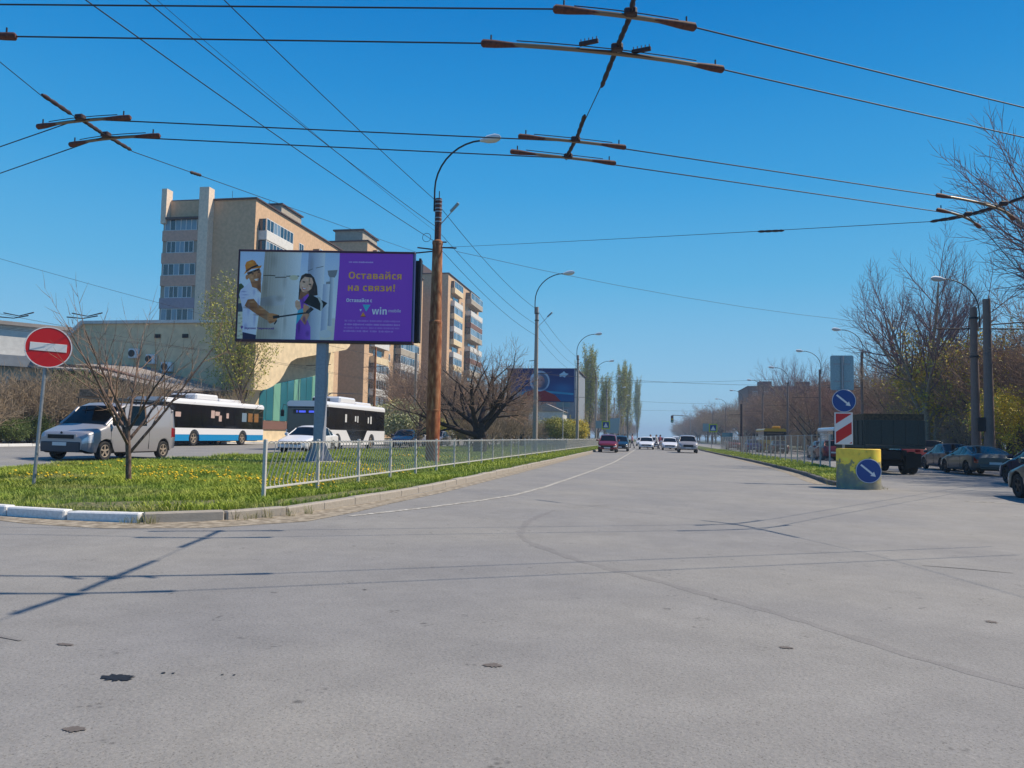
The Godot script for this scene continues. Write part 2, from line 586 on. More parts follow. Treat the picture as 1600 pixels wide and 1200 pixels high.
const LEFT_KERB := [[-16.75, -95.0], [-16.75, -60.0], [-16.7, -40.0], [-16.55, -27.0], [-16.3, -20.5], [-15.6, -17.0], [-14.7, -14.4], [-13.2, -11.8], [-11.2, -10.1], [-9.7, -9.4], [-8.75, -9.2], [-7.65, -9.05], [-6.7, -9.1], [-5.95, -9.6], [-5.4, -10.4], [-5.18, -11.7], [-5.03, -13.0], [-4.86, -15.3], [-4.79, -19.0], [-4.77, -22.6], [-4.74, -30.0], [-4.72, -37.0], [-4.7, -60.0], [-4.7, -95.0]]
const RIGHT_KERB := [[6.15, -97.0], [6.25, -70.0], [6.4, -50.0], [6.2, -34.0], [5.75, -27.0], [5.62, -25.4], [5.8, -24.7], [6.25, -24.9], [6.6, -26.5], [7.1, -29.5], [7.8, -34.0], [8.5, -38.0], [9.2, -50.0], [9.3, -70.0], [9.3, -97.0]]
const FAR_KERB := [[-31.0, 12.0], [-31.2, -20.0], [-31.3, -40.0], [-31.3, -110.0]]
var left_island := PackedVector2Array()
var right_island := PackedVector2Array()

func kerb_stones(owner_node: Node3D, line: PackedVector2Array, size: Vector3, m_of: Callable) -> void:
	for i in line.size() - 1:
		var a := line[i]
		var c := line[i + 1]
		var mid := (a + c) * 0.5
		var len := a.distance_to(c) - 0.012
		var key := snappedf(len, 0.02)
		var d := (c - a).normalized()
		var bas := Basis(Vector3(-d.y, 0, d.x), Vector3.UP, Vector3(d.x, 0, d.y))
		bas = bas.rotated(Vector3.UP, rng.randf_range(-0.012, 0.012))
		bas = bas.rotated(Vector3.RIGHT, rng.randf_range(-0.008, 0.008))
		part(owner_node, "kerb_stone", bx(Vector3(size.x, size.y, key), 0.018), m_of.call(mid), Transform3D(bas, on(mid.x, mid.y, 0.13 - size.y * 0.5 + rng.randf_range(-0.012, 0.008))))

func build_ground() -> void:
	var b := MB.new()
	var xs := [-2500.0, -70.0, 70.0, 2500.0]
	for i in 3:
		var p := [on(xs[i], 400, -0.06), on(xs[i + 1], 400, -0.06), on(xs[i + 1], -3000, -0.06), on(xs[i], -3000, -0.06)]
		b.facing(p[0], p[1], p[2], Vector3.UP); b.facing(p[0], p[2], p[3], Vector3.UP)
	structure("ground", b.mesh(), M.soil_ground)
	structure("road", sheet(PackedVector2Array([Vector2(-31.2, 40), Vector2(20.0, 40), Vector2(20.0, -1200), Vector2(-31.2, -1200)]), 0.0), M.asphalt)
	structure("pavement", sheet(PackedVector2Array([Vector2(-36.5, 40), Vector2(-31.2, 40), Vector2(-31.2, -120), Vector2(-36.5, -120)]), 0.11), M.paving)
	structure("pavement", sheet(PackedVector2Array([Vector2(20.2, 40), Vector2(22.6, 40), Vector2(22.6, -300), Vector2(20.2, -300)]), 0.10), M.paving)
	# grass islands
	left_island = smooth(LEFT_KERB, 1.0)
	right_island = smooth(RIGHT_KERB, 1.0)
	structure("lawn", sheet(left_island, 0.115), M.lawn_soil)
	structure("lawn", sheet(right_island, 0.115), M.lawn_soil)
	structure("lawn", sheet(PackedVector2Array([Vector2(-16.7, -102), Vector2(-4.7, -102), Vector2(-4.7, -700), Vector2(-16.7, -700)]), 0.115), M.lawn_soil)
	structure("lawn", sheet(PackedVector2Array([Vector2(6.3, -104), Vector2(9.3, -104), Vector2(9.3, -700), Vector2(6.3, -700)]), 0.115), M.lawn_soil)
	structure("lawn", sheet(PackedVector2Array([Vector2(22.6, 30), Vector2(120, 30), Vector2(120, -500), Vector2(22.6, -500)]), 0.06), M.soil_ground)
	structure("lawn", sheet(PackedVector2Array([Vector2(-36.5, 40), Vector2(-70, 40), Vector2(-70, -400), Vector2(-36.5, -400)]), 0.03), M.soil_ground)
	structure("bare_patch", sheet(PackedVector2Array([Vector2(-8.1, -9.45), Vector2(-7.0, -9.5), Vector2(-6.5, -9.9), Vector2(-6.1, -10.7), Vector2(-6.4, -11.5), Vector2(-7.0, -11.0), Vector2(-7.6, -10.5), Vector2(-8.2, -9.9)]), 0.121), M.bare_earth)
	structure("bare_patch", sheet(PackedVector2Array([Vector2(-13.2, -24.6), Vector2(-10.6, -24.4), Vector2(-10.0, -25.6), Vector2(-10.5, -26.6), Vector2(-12.6, -26.5), Vector2(-13.4, -25.6)]), 0.121), M.bare_earth)
	structure("bare_patch", sheet(PackedVector2Array([Vector2(-5.55, -10.9), Vector2(-5.35, -12.0), Vector2(-5.1, -14.5), Vector2(-5.35, -16.0), Vector2(-5.7, -13.2), Vector2(-5.9, -11.6)]), 0.121), M.bare_earth)
	# kerbs: the near bend is whitewashed
	var k := Node3D.new()
	k.name = "island_kerb"; add_child(k); k.set_meta("kind", "structure")
	kerb_stones(k, left_island, Vector3(0.16, 0.34, 1.0), func(p: Vector2): return M.kerb_white if p.y > -30 and p.x < -6.75 else M.kerb_grey)
	k = Node3D.new()
	k.name = "median_kerb"; add_child(k); k.set_meta("kind", "structure")
	kerb_stones(k, right_island, Vector3(0.18, 0.36, 1.0), func(_p): return M.kerb_dark)
	k = Node3D.new()
	k.name = "far_kerb"; add_child(k); k.set_meta("kind", "structure")
	kerb_stones(k, smooth(FAR_KERB, 1.5), Vector3(0.16, 0.34, 1.0), func(_p): return M.kerb_white)
	# markings, dust, marks on the asphalt
	structure("road_marking", strip([[-4.38, -10.95], [-3.75, -12.6], [-3.2, -14.4], [-2.8, -16.2], [-2.55, -19.0], [-2.3, -24.5], [-2.0, -32.0], [-1.76, -40.5], [-1.6, -60.0], [-1.5, -95.0]], 0.11, 0.005), M.line_paint)
	structure("road_marking", strip([[7.4, -20.0], [10.6, -19.2], [14.0, -19.0]], 0.12, 0.005), M.line_paint)
	for i in 7:
		structure("crossing_stripe", strip([[-4.2 + i * 1.55, -97.0], [-4.2 + i * 1.55, -101.0]], 0.5, 0.005), M.line_paint)
	structure("gutter_dust", strip([[-8.7, -8.85, 0.2], [-7.6, -8.72, 0.5], [-6.6, -8.7, 0.55], [-5.7, -9.2, 0.7], [-5.0, -10.2, 0.75], [-4.8, -11.6, 0.6], [-4.7, -13.0, 0.4], [-4.5, -16.0, 0.35], [-4.45, -24.0, 0.4], [-4.4, -60.0, 0.5]], 0.4, 0.004), M.dust)
	structure("gutter_dust", strip([[6.2, -95.0, 0.3], [6.1, -50.0, 0.5], [5.9, -34.0, 0.5], [5.35, -26.5, 0.5], [5.3, -25.0, 0.3]], 0.4, 0.004), M.dust)
	blot("oil_stain", Vector2(-2.63, -3.56), 0.085, 0.055, M.oil, 5)
	for q in [[-2.5, 0.012], [-2.45, 0.009], [-2.2, 0.008], [-2.14, 0.008]]:
		blot("oil_stain", Vector2(q[0] + 0.04, -3.66 - (q[0] + 2.63) * 0.18), q[1], q[1], M.oil, 9)
	blot("oil_stain", Vector2(-0.85, -4.27), 0.055, 0.04, M.oil_faint, 6)
	blot("oil_stain", Vector2(0.85, -5.12), 0.045, 0.03, M.oil_faint, 7)
	blot("oil_stain", Vector2(2.49, -6.30), 0.045, 0.04, M.oil_faint, 8)
	blot("oil_stain", Vector2(-2.36, -2.93), 0.05, 0.03, M.oil_faint, 14)
	blot("oil_stain", Vector2(-3.3, -4.0), 0.06, 0.025, M.oil_faint, 15)
	structure("tar_seam", strip(wavy([[-1.6, -13.2], [-1.75, -11.5], [-1.55, -9.6], [-0.8, -8.2], [0.2, -7.0], [1.1, -5.9], [1.7, -5.0], [2.6, -4.1]]), 0.06, 0.0012), M.tar)
	for q in [[Vector2(-1.1, -14.4), Vector2(-0.75, -14.5)], [Vector2(2.9, -9.0), Vector2(3.7, -8.8)], [Vector2(-4.2, -4.1), Vector2(-3.6, -4.0)]]:
		structure("tar_seam", strip([[q[0].x, q[0].y, 0.02], [(q[0].x + q[1].x) * 0.5, (q[0].y + q[1].y) * 0.5 - 0.03, 0.04], [q[1].x, q[1].y, 0.02]], 0.04, 0.004), M.tar)

func wavy(pts: Array) -> Array:
	# a hand-poured seam: a smooth line whose width comes and goes
	var out := []
	var r := RandomNumberGenerator.new()
	r.seed = 12
	for p in smooth(pts, 0.12):
		out.append([p.x + r.randf_range(-0.012, 0.012), p.y + r.randf_range(-0.012, 0.012), r.randf_range(0.05, 0.14)])
	return out

func blot(called: String, c: Vector2, rx: float, rz: float, m: Material, sd: int) -> void:
	var r := RandomNumberGenerator.new()
	r.seed = sd
	var poly := PackedVector2Array()
	for i in 44:
		var a := TAU * i / 44.0
		var k := r.randf_range(0.62, 1.14)
		poly.append(c + Vector2(cos(a) * rx, sin(a) * rz) * k)
	structure(called, sheet(poly, 0.004), m)

# ---------------------------------------------------------------- buildings
func frame_of_panes(parent: Node3D, w: float, h: float, n: int, z: float, y: float, fm: Material, pms: Array, inset := 0.0) -> void:
	# a glazed strip from local x = inset to w - inset at local height y, facing local +z at depth z: one frame and n panes
	var fb := MB.new()
	var ww := w - inset * 2.0
	fb.box(Vector3(w * 0.5, y + 0.04, z), Vector3(ww, 0.08, 0.07))
	fb.box(Vector3(w * 0.5, y + h - 0.04, z), Vector3(ww, 0.08, 0.07))
	for i in n + 1:
		fb.box(Vector3(inset + 0.04 + (ww - 0.08) * i / n, y + h * 0.5, z), Vector3(0.08, h - 0.16, 0.07))
	part(parent, "window_frame", fb.mesh(), fm)
	var pw := (ww - 0.08) / n - 0.08
	for i in n:
		part(parent, "pane", bx(Vector3(pw, h - 0.16, 0.03)), pms[rng.randi() % pms.size()], at(Vector3(inset + 0.08 + (ww - 0.08) * i / n + pw * 0.5, y + h * 0.5, z - 0.01)))

func balcony(building: Node3D, p: Vector3, turn: float, w: float, proj: float, n: int, pm: Material, closed: bool) -> void:
	var b := MB.new()
	b.box(Vector3(w * 0.5, -0.07, proj * 0.5), Vector3(w, 0.14, proj))
	b.box(Vector3(w * 0.5, 0.5, proj - 0.04), Vector3(w, 1.0, 0.08))
	b.box(Vector3(0.04, 0.5, proj * 0.5 - 0.04), Vector3(0.08, 1.0, proj - 0.08))
	b.box(Vector3(w - 0.04, 0.5, proj * 0.5 - 0.04), Vector3(0.08, 1.0, proj - 0.08))
	var o := part(building, "balcony", b.mesh(), pm, at(p, turn))
	if closed:
		frame_of_panes(o, w, 1.55, n, proj - 0.06, 1.0, M.frame_white, [M.pane, M.pane, M.pane_pale])
		for e in [0.05, w - 0.05]:
			part(o, "pane", bx(Vector3(0.05, 1.5, proj - 0.2)), M.pane, at(Vector3(e, 1.76, proj * 0.5 - 0.1)))
	else:
		part(o, "pane", bx(Vector3(w * 0.55, 1.5, 0.05)), M.pane, at(Vector3(w * 0.5, 1.5, 0.04)))

func small_window(building: Node3D, p: Vector3, turn: float, w: float, h: float) -> void:
	var fb := MB.new()
	for e in [[w * 0.5, 0.04, w, 0.08], [w * 0.5, h - 0.04, w, 0.08], [0.04, h * 0.5, 0.08, h - 0.16], [w - 0.04, h * 0.5, 0.08, h - 0.16], [w * 0.5, h * 0.5, 0.06, h - 0.16]]:
		fb.box(Vector3(e[0], e[1], 0.02), Vector3(e[2], e[3], 0.1))
	var o := part(building, "window", fb.mesh(), M.frame_white, at(p, turn))
	for i in 2:
		part(o, "pane", bx(Vector3(w * 0.5 - 0.11, h - 0.16, 0.03)), M.pane, at(Vector3(w * (0.25 + 0.5 * i) + (0.025 if i == 0 else -0.025), h * 0.5, 0.02)))

func block(called: String, label: String, x0: float, x1: float, z0: float, z1: float, top: float, wall: Material) -> Node3D:
	# x0 < x1, z0 nearer than z1; origin at the near right ground corner
	var t := thing(called, label, "building", Vector3(x1, gy(x1), z0))
	var b := MB.new()
	b.box(Vector3((x0 - x1) * 0.5, top * 0.5, (z1 - z0) * 0.5), Vector3(x1 - x0, top, z0 - z1))
	part(t, "wall", b.mesh(), wall)
	var r := MB.new()
	r.box(Vector3((x0 - x1) * 0.5, top + 0.1, (z1 - z0) * 0.5), Vector3(x1 - x0 + 0.5, 0.2, z0 - z1 + 0.5), 0.03)
	part(t, "roof", r.mesh(), M.roof_trim)
	return t

func build_buildings() -> void:
	# tall tan block with loggias in its end wall
	var a := block("apartment_building", "tan nine-storey block with glazed loggias stacked in its end wall", -60.0, -47.9, -86.0, -113.0, 29.4, M.wall_tan)
	var side := PI / 2
	# end wall: attic panel, fins and five storeys of loggias (local x runs from the right corner leftwards, negative)
	var fins := MB.new()
	fins.box(Vector3(-6.3, 15.4, 0.6), Vector3(1.3, 30.8, 1.2))
	part(a, "fin_wall", fins.mesh(), M.fin_pale)
	fins = MB.new()
	fins.box(Vector3(-11.75, 28.6, 0.6), Vector3(0.7, 4.4, 1.2))
	part(a, "fin_wall", fins.mesh(), M.fin_pale)
	var attic := MB.new()
	attic.box(Vector3(-9.17, 28.25, 0.2), Vector3(4.4, 2.3, 0.4))
	part(a, "attic_panel", attic.mesh(), M.wall_tan)
	var cap := MB.new()
	cap.box(Vector3(-9.17, 26.98, 0.7), Vector3(4.4, 0.24, 1.3))
	part(a, "ledge", cap.mesh(), M.roof_trim)
	for i in 8:
		var y := 24.35 - i * 2.82
		var pm: Material = [M.wall_pink, M.wall_pink, M.wall_pink, M.wall_mauve, M.wall_mauve, M.wall_pink, M.wall_pink, M.wall_pink][i]
		var pb := MB.new()
		pb.box(Vector3(2.45, 0.5, 0.5), Vector3(4.9, 1.3, 1.0))
		var o := part(a, "balcony", pb.mesh(), pm, at(Vector3(-11.9, y, 0.0)))
		frame_of_panes(o, 4.9, 1.5, 6, 0.9, 1.15, M.frame_white, [M.pane, M.pane, M.pane_pale], 0.25 if i % 2 == 0 else 0.6)
		var jamb := MB.new()
		jamb.box(Vector3(2.45, 1.9, 0.42), Vector3(4.9, 1.5, 0.8))
		part(o, "inner_wall", jamb.mesh(), M.wall_dim)
	for i in 9:
		var y := 24.7 - i * 2.8
		balcony(a, Vector3(0, y, -0.9), side, 7.2, 1.1, 8, M.wall_white if i != 1 else M.wall_mauve, true)
		small_window(a, Vector3(0.0, y + 0.9, -9.2), side, 0.7, 1.3)
		small_window(a, Vector3(0.0, y + 0.9, -12.0), side, 1.4, 1.4)
		balcony(a, Vector3(0, y, -16.5), side, 5.6, 1.1, 6, M.wall_white, true)
	var hut := MB.new()
	hut.box(Vector3(-3.5, 30.5, -12.0), Vector3(4.5, 1.9, 6.0))
	part(a, "roof_hut", hut.mesh(), M.wall_dim)
	hut = MB.new()
	hut.box(Vector3(-3.5, 31.55, -12.0), Vector3(5.0, 0.2, 6.5))
	part(a, "hut_roof", hut.mesh(), M.roof_trim)
	for q in [[-5.0, -3.0, 2.0], [-8.5, -6.0, 1.5], [-2.0, -7.0, 1.8]]:
		part(a, "antenna", rodm(0.025, q[2], 5), M.steel_dark, at(Vector3(q[0], 29.6, q[1])))
	# second block, behind the billboard
	var b := block("apartment_building", "tan block behind the couple billboard with laundry on a balcony", -62.0, -47.0, -121.5, -154.0, 33.2, M.wall_tan)
	for i in 11:
		var y := 29.8 - i * 2.8
		balcony(b, Vector3(0, y, -2.6), side, 7.4, 0.9, 6, M.wall_white if i % 3 else M.wall_cream, i % 4 != 2)
		small_window(b, Vector3(0, y + 1.0, -12.2), side, 0.8, 1.4)
		balcony(b, Vector3(0, y, -15.4), side, 11.5, 1.3, 8, [M.wall_white, M.wall_cream, M.wall_dim][i % 3], i % 5 != 3)
		small_window(b, Vector3(0, y + 0.9, -28.6), side, 1.4, 1.4)
	hut = MB.new()
	hut.box(Vector3(-4.0, 34.4, -5.0), Vector3(5.0, 2.2, 7.0))
	part(b, "roof_hut", hut.mesh(), M.wall_dim)
	hut = MB.new()
	hut.box(Vector3(-4.0, 35.6, -5.0), Vector3(5.6, 0.25, 7.6))
	part(b, "hut_roof", hut.mesh(), M.roof_trim)
	for i in 5:
		part(b, "laundry", bx(Vector3(0.04, 0.9 + 0.15 * (i % 2), 0.55)), M.black if i % 2 else M.brown_band, at(Vector3(1.05, 18.9, -4.4 - i * 0.75)))
	# third block
	var c := block("apartment_building", "tan block with stacked balconies beyond the rust-brown pole", -58.0, -42.6, -158.0, -188.0, 35.4, M.wall_tan)
	for i in 12:
		var y := 31.8 - i * 2.8
		balcony(c, Vector3(0, y, -2.4), side, 7.6, 0.9, 5, M.wall_white if i % 2 else M.wall_cream, i % 4 != 1)
		small_window(c, Vector3(0, y + 0.9, -12.0), side, 0.8, 1.4)
		balcony(c, Vector3(0, y, -16.0), side, 12.5, 1.4, 8, [M.wall_dim, M.wall_white, M.brown_band][i % 3], i % 3 != 1)
	hut = MB.new()
	hut.box(Vector3(-9.0, 36.7, -5.0), Vector3(6.0, 2.2, 8.0))
	part(c, "roof_hut", hut.mesh(), M.roof_trim)
	# cream hall with a swooping canopy
	var h := thing("cream_hall", "cream hall with swooping canopy and curved teal glass front", "building", Vector3(-31.5, gy(-31.5), -54.2))
	var hb := MB.new()
	hb.extrude(PackedVector2Array([Vector2(-15.0, -0.2), Vector2(0, -0.2), Vector2(0, 9.3), Vector2(-13.2, 9.3), Vector2(-14.6, 8.0), Vector2(-15.0, 7.2)]), -19.0)
	part(h, "wall", hb.mesh(), M.wall_cream)
	hb = MB.new()
	hb.extrude(PackedVector2Array([Vector2(0.2, 9.31), Vector2(0.2, 9.55), Vector2(-13.4, 9.55), Vector2(-15.1, 7.9), Vector2(-15.3, 7.2), Vector2(-15.0, 7.25), Vector2(-14.6, 8.02), Vector2(-13.2, 9.31)]), -19.4, at(Vector3(0, 0, 0.2)))
	part(h, "roof", hb.mesh(), M.wall_white)
	# canopy: profile in (z, y), swept outwards along +x
	var prof := PackedVector2Array([Vector2(0.3, 9.9), Vector2(0.3, 4.1), Vector2(-0.8, 4.15), Vector2(-1.8, 4.3), Vector2(-2.8, 4.62), Vector2(-3.8, 5.1), Vector2(-4.5, 5.7), Vector2(-5.05, 6.3), Vector2(-5.7, 6.85), Vector2(-6.8, 7.25), Vector2(-9.0, 7.65), Vector2(-14.5, 8.65), Vector2(-17.5, 9.2), Vector2(-18.4, 9.7), Vector2(-18.8, 10.8), Vector2(-19.0, 12.3)])
	hb = MB.new()
	var sweep := Transform3D(Basis(Vector3(0, 0, 1), Vector3(0, 1, 0), Vector3(1, 0, 0)), Vector3(0.003, 0, 0))
	hb.extrude(prof, 1.9, sweep)
	part(h, "canopy", hb.mesh(), M.wall_cream)
	# glass front cut from a curved outline, pane by pane
	var outline := PackedVector2Array([Vector2(-4.1, 1.9), Vector2(-4.05, 3.5), Vector2(-4.2, 4.1), Vector2(-4.6, 4.55), Vector2(-5.2, 4.8), Vector2(-6.0, 4.95), Vector2(-14.2, 6.3), Vector2(-17.6, 6.9), Vector2(-17.6, 1.9)])
	for i in 11:
		var za := -4.0 - i * 1.25
		var cell := PackedVector2Array([Vector2(za, 0), Vector2(za - 1.17, 0), Vector2(za - 1.17, 9), Vector2(za, 9)])
		for piece in Geometry2D.intersect_polygons(outline, cell):
			hb = MB.new()
			hb.extrude(piece, 0.06, sweep)
			part(h, "pane", hb.mesh(), M.panel_green if i in [2, 5, 8] else M.glass_teal)
	hb = MB.new()
	hb.box(Vector3(0.05, 1.5, -11.0), Vector3(0.1, 0.7, 14.6))
	part(h, "brown_band", hb.mesh(), M.brown_band)
	for q in [[-8.4, 7.2, 0.85], [-6.9, 6.75, 0.8], [-5.5, 6.15, 0.9]]:
		var ac := part(h, "air_conditioner", bx(Vector3(q[2], 0.75, 0.35), 0.03), M.white_paint, at(Vector3(q[0], q[1] - 0.3, 0.22)))
		var fan := MB.new()
		fan.lathe([[0.0, 0.0], [0.28, 0.0], [0.28, 0.03], [0.0, 0.03]], 14, Transform3D(Basis(Vector3.RIGHT, PI / 2), Vector3(-0.12, 0, 0.18)))
		part(ac, "fan_grille", fan.mesh(), M.rim_dark)
	for q in [-6.6, -4.2]:
		part(h, "vent", bx(Vector3(0.5, 0.3, 0.06)), M.black, at(Vector3(q, 8.3, 0.03)))
	# low sheds in front of the hall
	var s := thing("market_shed", "low shed with pale sloping roof below the cream hall", "building", Vector3(-31.9, gy(-31.9), -48.6))
	hb = MB.new()
	hb.extrude(PackedVector2Array([Vector2(-10.5, -0.2), Vector2(0, -0.2), Vector2(0, 3.75), Vector2(-6.9, 5.4), Vector2(-10.5, 5.6)]), -5.0)
	part(s, "wall", hb.mesh(), M.brown_band)
	hb = MB.new()
	hb.quad(Vector3(0.4, 3.55, 1.2), Vector3(0.4, 4.05, -5.2), Vector3(-6.8, 5.85, -5.2), Vector3(-6.8, 5.05, 1.2))
	hb.quad(Vector3(-6.8, 5.05, 1.2), Vector3(-6.8, 5.85, -5.2), Vector3(-10.9, 6.1, -5.2), Vector3(-10.9, 5.25, 1.2))
	hb.quad(Vector3(-6.8, 4.93, 1.2), Vector3(-6.8, 5.05, 1.2), Vector3(-10.9, 5.25, 1.2), Vector3(-10.9, 5.13, 1.2))
	hb.quad(Vector3(0.4, 3.43, 1.2), Vector3(0.4, 3.55, 1.2), Vector3(-6.8, 5.05, 1.2), Vector3(-6.8, 4.93, 1.2))
	part(s, "roof", hb.mesh(), M.roof_sheet)
	var w := thing("white_shop", "long white flat-roofed shop behind the no-entry sign", "building", Vector3(-49.5, gy(-49.5), -59.0), 0.95)
	hb = MB.new()
	hb.box(Vector3(-14, 4.6, -4), Vector3(28, 9.2, 8))
	part(w, "wall", hb.mesh(), M.wall_white)
	hb = MB.new()
	hb.box(Vector3(-14, 9.35, -3.9), Vector3(28.6, 0.3, 8.6))
	part(w, "roof", hb.mesh(), M.roof_sheet)
	hb = MB.new()
	hb.box(Vector3(-14.2, 6.2, 0.6), Vector3(27.8, 0.9, 1.2))
	part(w, "awning", hb.mesh(), M.wall_grey)
	for q in [-3.0, -8.0, -13.0, -18.0, -23.0]:
		part(w, "shop_window", bx(Vector3(3.4, 2.6, 0.06)), M.pane, at(Vector3(q, 3.4, 0.03)))
	var d := thing("white_duct", "fat white duct with rust-red end beside the white shop", "duct", Vector3(-44.2, gy(-44.2), -56.5))
	hb = MB.new()
	hb.rod(Vector3(-6.2, 8.0, 0), Vector3(1.3, 7.7, 0), 0.45, 14)
	part(d, "pipe", hb.mesh(), M.white_paint)
	hb = MB.new()
	hb.rod(Vector3(1.3, 7.7, 0), Vector3(1.6, 7.7, 0), 0.5, 14)
	part(d, "collar", hb.mesh(), M.rusty_cap)
	for q in [-5.0, 0.5]:
		part(d, "support", rodm(0.1, 7.6, 8), M.galvanised, at(Vector3(q, 0, 0)))
	# far buildings
	var e := block("apartment_building", "long dark-brown block rising behind the bare avenue trees", 32.0, 62.0, -262.0, -290.0, 19.5, M.brown_band)
	for i in 6:
		for j in 9:
			small_window(e, Vector3(-28.5 + j * 3.3, 2.0 + i * 2.9, 0.0), 0.0, 1.5, 1.5)
	for q in [-24.0, -12.0, -4.0]:
		part(e, "roof_hut", bx(Vector3(4.0, 1.8, 5.0)), M.roof_trim, at(Vector3(q, 20.6, -6)))
	var f := block("office_building", "plain blue-grey block behind the blue astronaut poster", -26.0, -13.2, -140.0, -160.0, 13.5, M.wall_grey)
	for i in 4:
		for j in 4:
			small_window(f, Vector3(-12.0 + j * 3.0, 1.6 + i * 3.0, 0.0), 0.0, 1.6, 1.5)
	var g := thing("kiosk_house", "small sunlit white house behind the signpost on the island", "house", on(-15.0, -112.0, 0.0))
	hb = MB.new()
	hb.box(Vector3(0, 2.4, -3), Vector3(5.0, 4.8, 6.0))
	part(g, "wall", hb.mesh(), M.wall_white)
	hb = MB.new()
	hb.extrude(PackedVector2Array([Vector2(-2.8, 4.8), Vector2(2.8, 4.8), Vector2(0.0, 6.0)]), -6.4, at(Vector3(0, 0, 0.2)))
	part(g, "roof", hb.mesh(), M.roof_sheet)
	part(g, "window", bx(Vector3(1.2, 1.2, 0.08)), M.pane, at(Vector3(0.9, 2.8, 0.03)))
	g = block("apartment_building", "small beige block between the yellow-green poplars", -38.0, -22.5, -230.0, -250.0, 17.5, M.wall_cream)
	for i in 5:
		for j in 5:
			small_window(g, Vector3(-14.0 + j * 2.9, 1.8 + i * 3.0, 0.0), 0.0, 1.5, 1.5)

# ---------------------------------------------------------------- fences
func build_left_fence() -> void:
	var t := thing("guard_railing", "white steel railing with bulging bars along the grass island kerb", "railing", on(-6.2, -11.75, 0.1))
	var n := 40
	var step := 2.08
	var post := MB.new()
	post.box(Vector3(0, 0.42, 0), Vector3(0.055, 1.14, 0.055), 0.006)
	var post_m := post.mesh()
	var bar := MB.new()
	bar.tube(PackedVector3Array([Vector3(0.0, 0.935, 0), Vector3(0.055, 0.955, 0), Vector3(0.105, 0.945, 0), Vector3(0.135, 0.90, 0), Vector3(0.125, 0.82, 0), Vector3(-0.015, 0.34, 0), Vector3(-0.03, 0.26, 0), Vector3(-0.015, 0.21, 0), Vector3(0.0, 0.19, 0)]), [0.0085], 5, false)
	var bar_m := bar.mesh()
	var rest := MB.new()
	var made := 0
	for i in n + 1:
		var lean := Basis(Vector3.FORWARD, rng.randf_range(-0.02, 0.02)) * Basis(Vector3.RIGHT, rng.randf_range(-0.015, 0.015))
		part(t, "post", post_m, M.fence_white, Transform3D(lean, Vector3(0, 0, -i * step)))
		if i == n:
			break
		for y in [0.935, 0.19]:
			part(t, "rail", bx(Vector3(0.035, 0.035, step - 0.055), 0.005), M.fence_white, at(Vector3(0, y, -(i + 0.5) * step)))
		for k in 13:
			var z := -i * step - step * (k + 0.6) / 13.2
			if made < 290:
				part(t, "bar", bar_m, M.fence_white, at(Vector3(0, 0, z)))
				made += 1
			else:
				rest.tube(PackedVector3Array([Vector3(0.0, 0.93, z), Vector3(0.11, 0.94, z), Vector3(0.125, 0.82, z), Vector3(-0.02, 0.3, z), Vector3(0.0, 0.19, z)]), [0.0085], 3, false)
	var r := part(t, "distant_bars", rest.mesh(), M.fence_white)
	r.set_meta("kind", "stuff")

func build_right_fence() -> void:
	var t := thing("mesh_fence", "grey wire-mesh fence on slim posts along the median strip", "fence", on(8.15, -37.3, 0.1))
	var step := 2.0
	var n := 29
	var net := MB.new()
	var w := step - 0.06
	var h := 1.35
	# woven wire, diagonals both ways
	var pitch := 0.11
	var k := -h
	while k < w:
		for s in [0, 1]:
			var a := Vector2(maxf(k, 0.0), maxf(-k, 0.0))
			var e := minf(w - a.x, h - a.y)
			var c := a + Vector2(e, e)
			if e > 0.02:
				var p0 := Vector3(0.004 * (s * 2 - 1), a.y if s == 0 else h - a.y, -a.x)
				var p1 := Vector3(0.004 * (s * 2 - 1), c.y if s == 0 else h - c.y, -c.x)
				net.rod(p0, p1, 0.0017, 3)
		k += pitch
	var net_m := net.mesh()
	for i in n + 1:
		var lean := Basis(Vector3.FORWARD, rng.randf_range(-0.025, 0.025)) * Basis(Vector3.RIGHT, rng.randf_range(-0.03, 0.03))
		part(t, "post", bx(Vector3(0.06, 1.75, 0.06), 0.008), M.fence_white, Transform3D(lean, Vector3(0.012 * i, 0.72, -i * step)))
		if i < n:
			part(t, "mesh_panel", net_m, M.mesh_wire, at(Vector3(0.012 * i, 0.2, -i * step - 0.03)))
			part(t, "rail", rodm(0.012, w, 6), M.galvanised, Transform3D(Basis(Vector3.RIGHT, -PI / 2), Vector3(0.012 * i, 1.57, -i * step - 0.03)))

# ---------------------------------------------------------------- lamp posts and poles
func lamp_arm(parent: Node3D, base: Vector3, reach: Vector3, rise: float) -> void:
	# a curved pipe ending in a pale cobra head
	var pts := PackedVector3Array()
	for i in 10:
		var a := PI / 2 * i / 9.0
		pts.append(base + Vector3(0, rise * 0.32, 0) + reach * (1.0 - cos(a)) + Vector3(0, rise * 0.68 * sin(a), 0))
	pts.insert(0, base)
	var b := MB.new()
	b.tube(pts, [0.035], 7)
	part(parent, "lamp_arm", b.mesh(), M.steel_dark)
	var head := MB.new()
	var e := pts[pts.size() - 1]
	var d := reach.normalized()
	var tip := Vector3(d.x, 0.1, d.z).normalized()
	head.tube(PackedVector3Array([e - tip * 0.05, e + tip * 0.1, e + tip * 0.25, e + tip * 0.55, e + tip * 0.72, e + tip * 0.78]), [0.05, 0.09, 0.15, 0.17, 0.11, 0.03], 10)
	part(parent, "lamp_head", head.mesh(), M.lamp_shell)

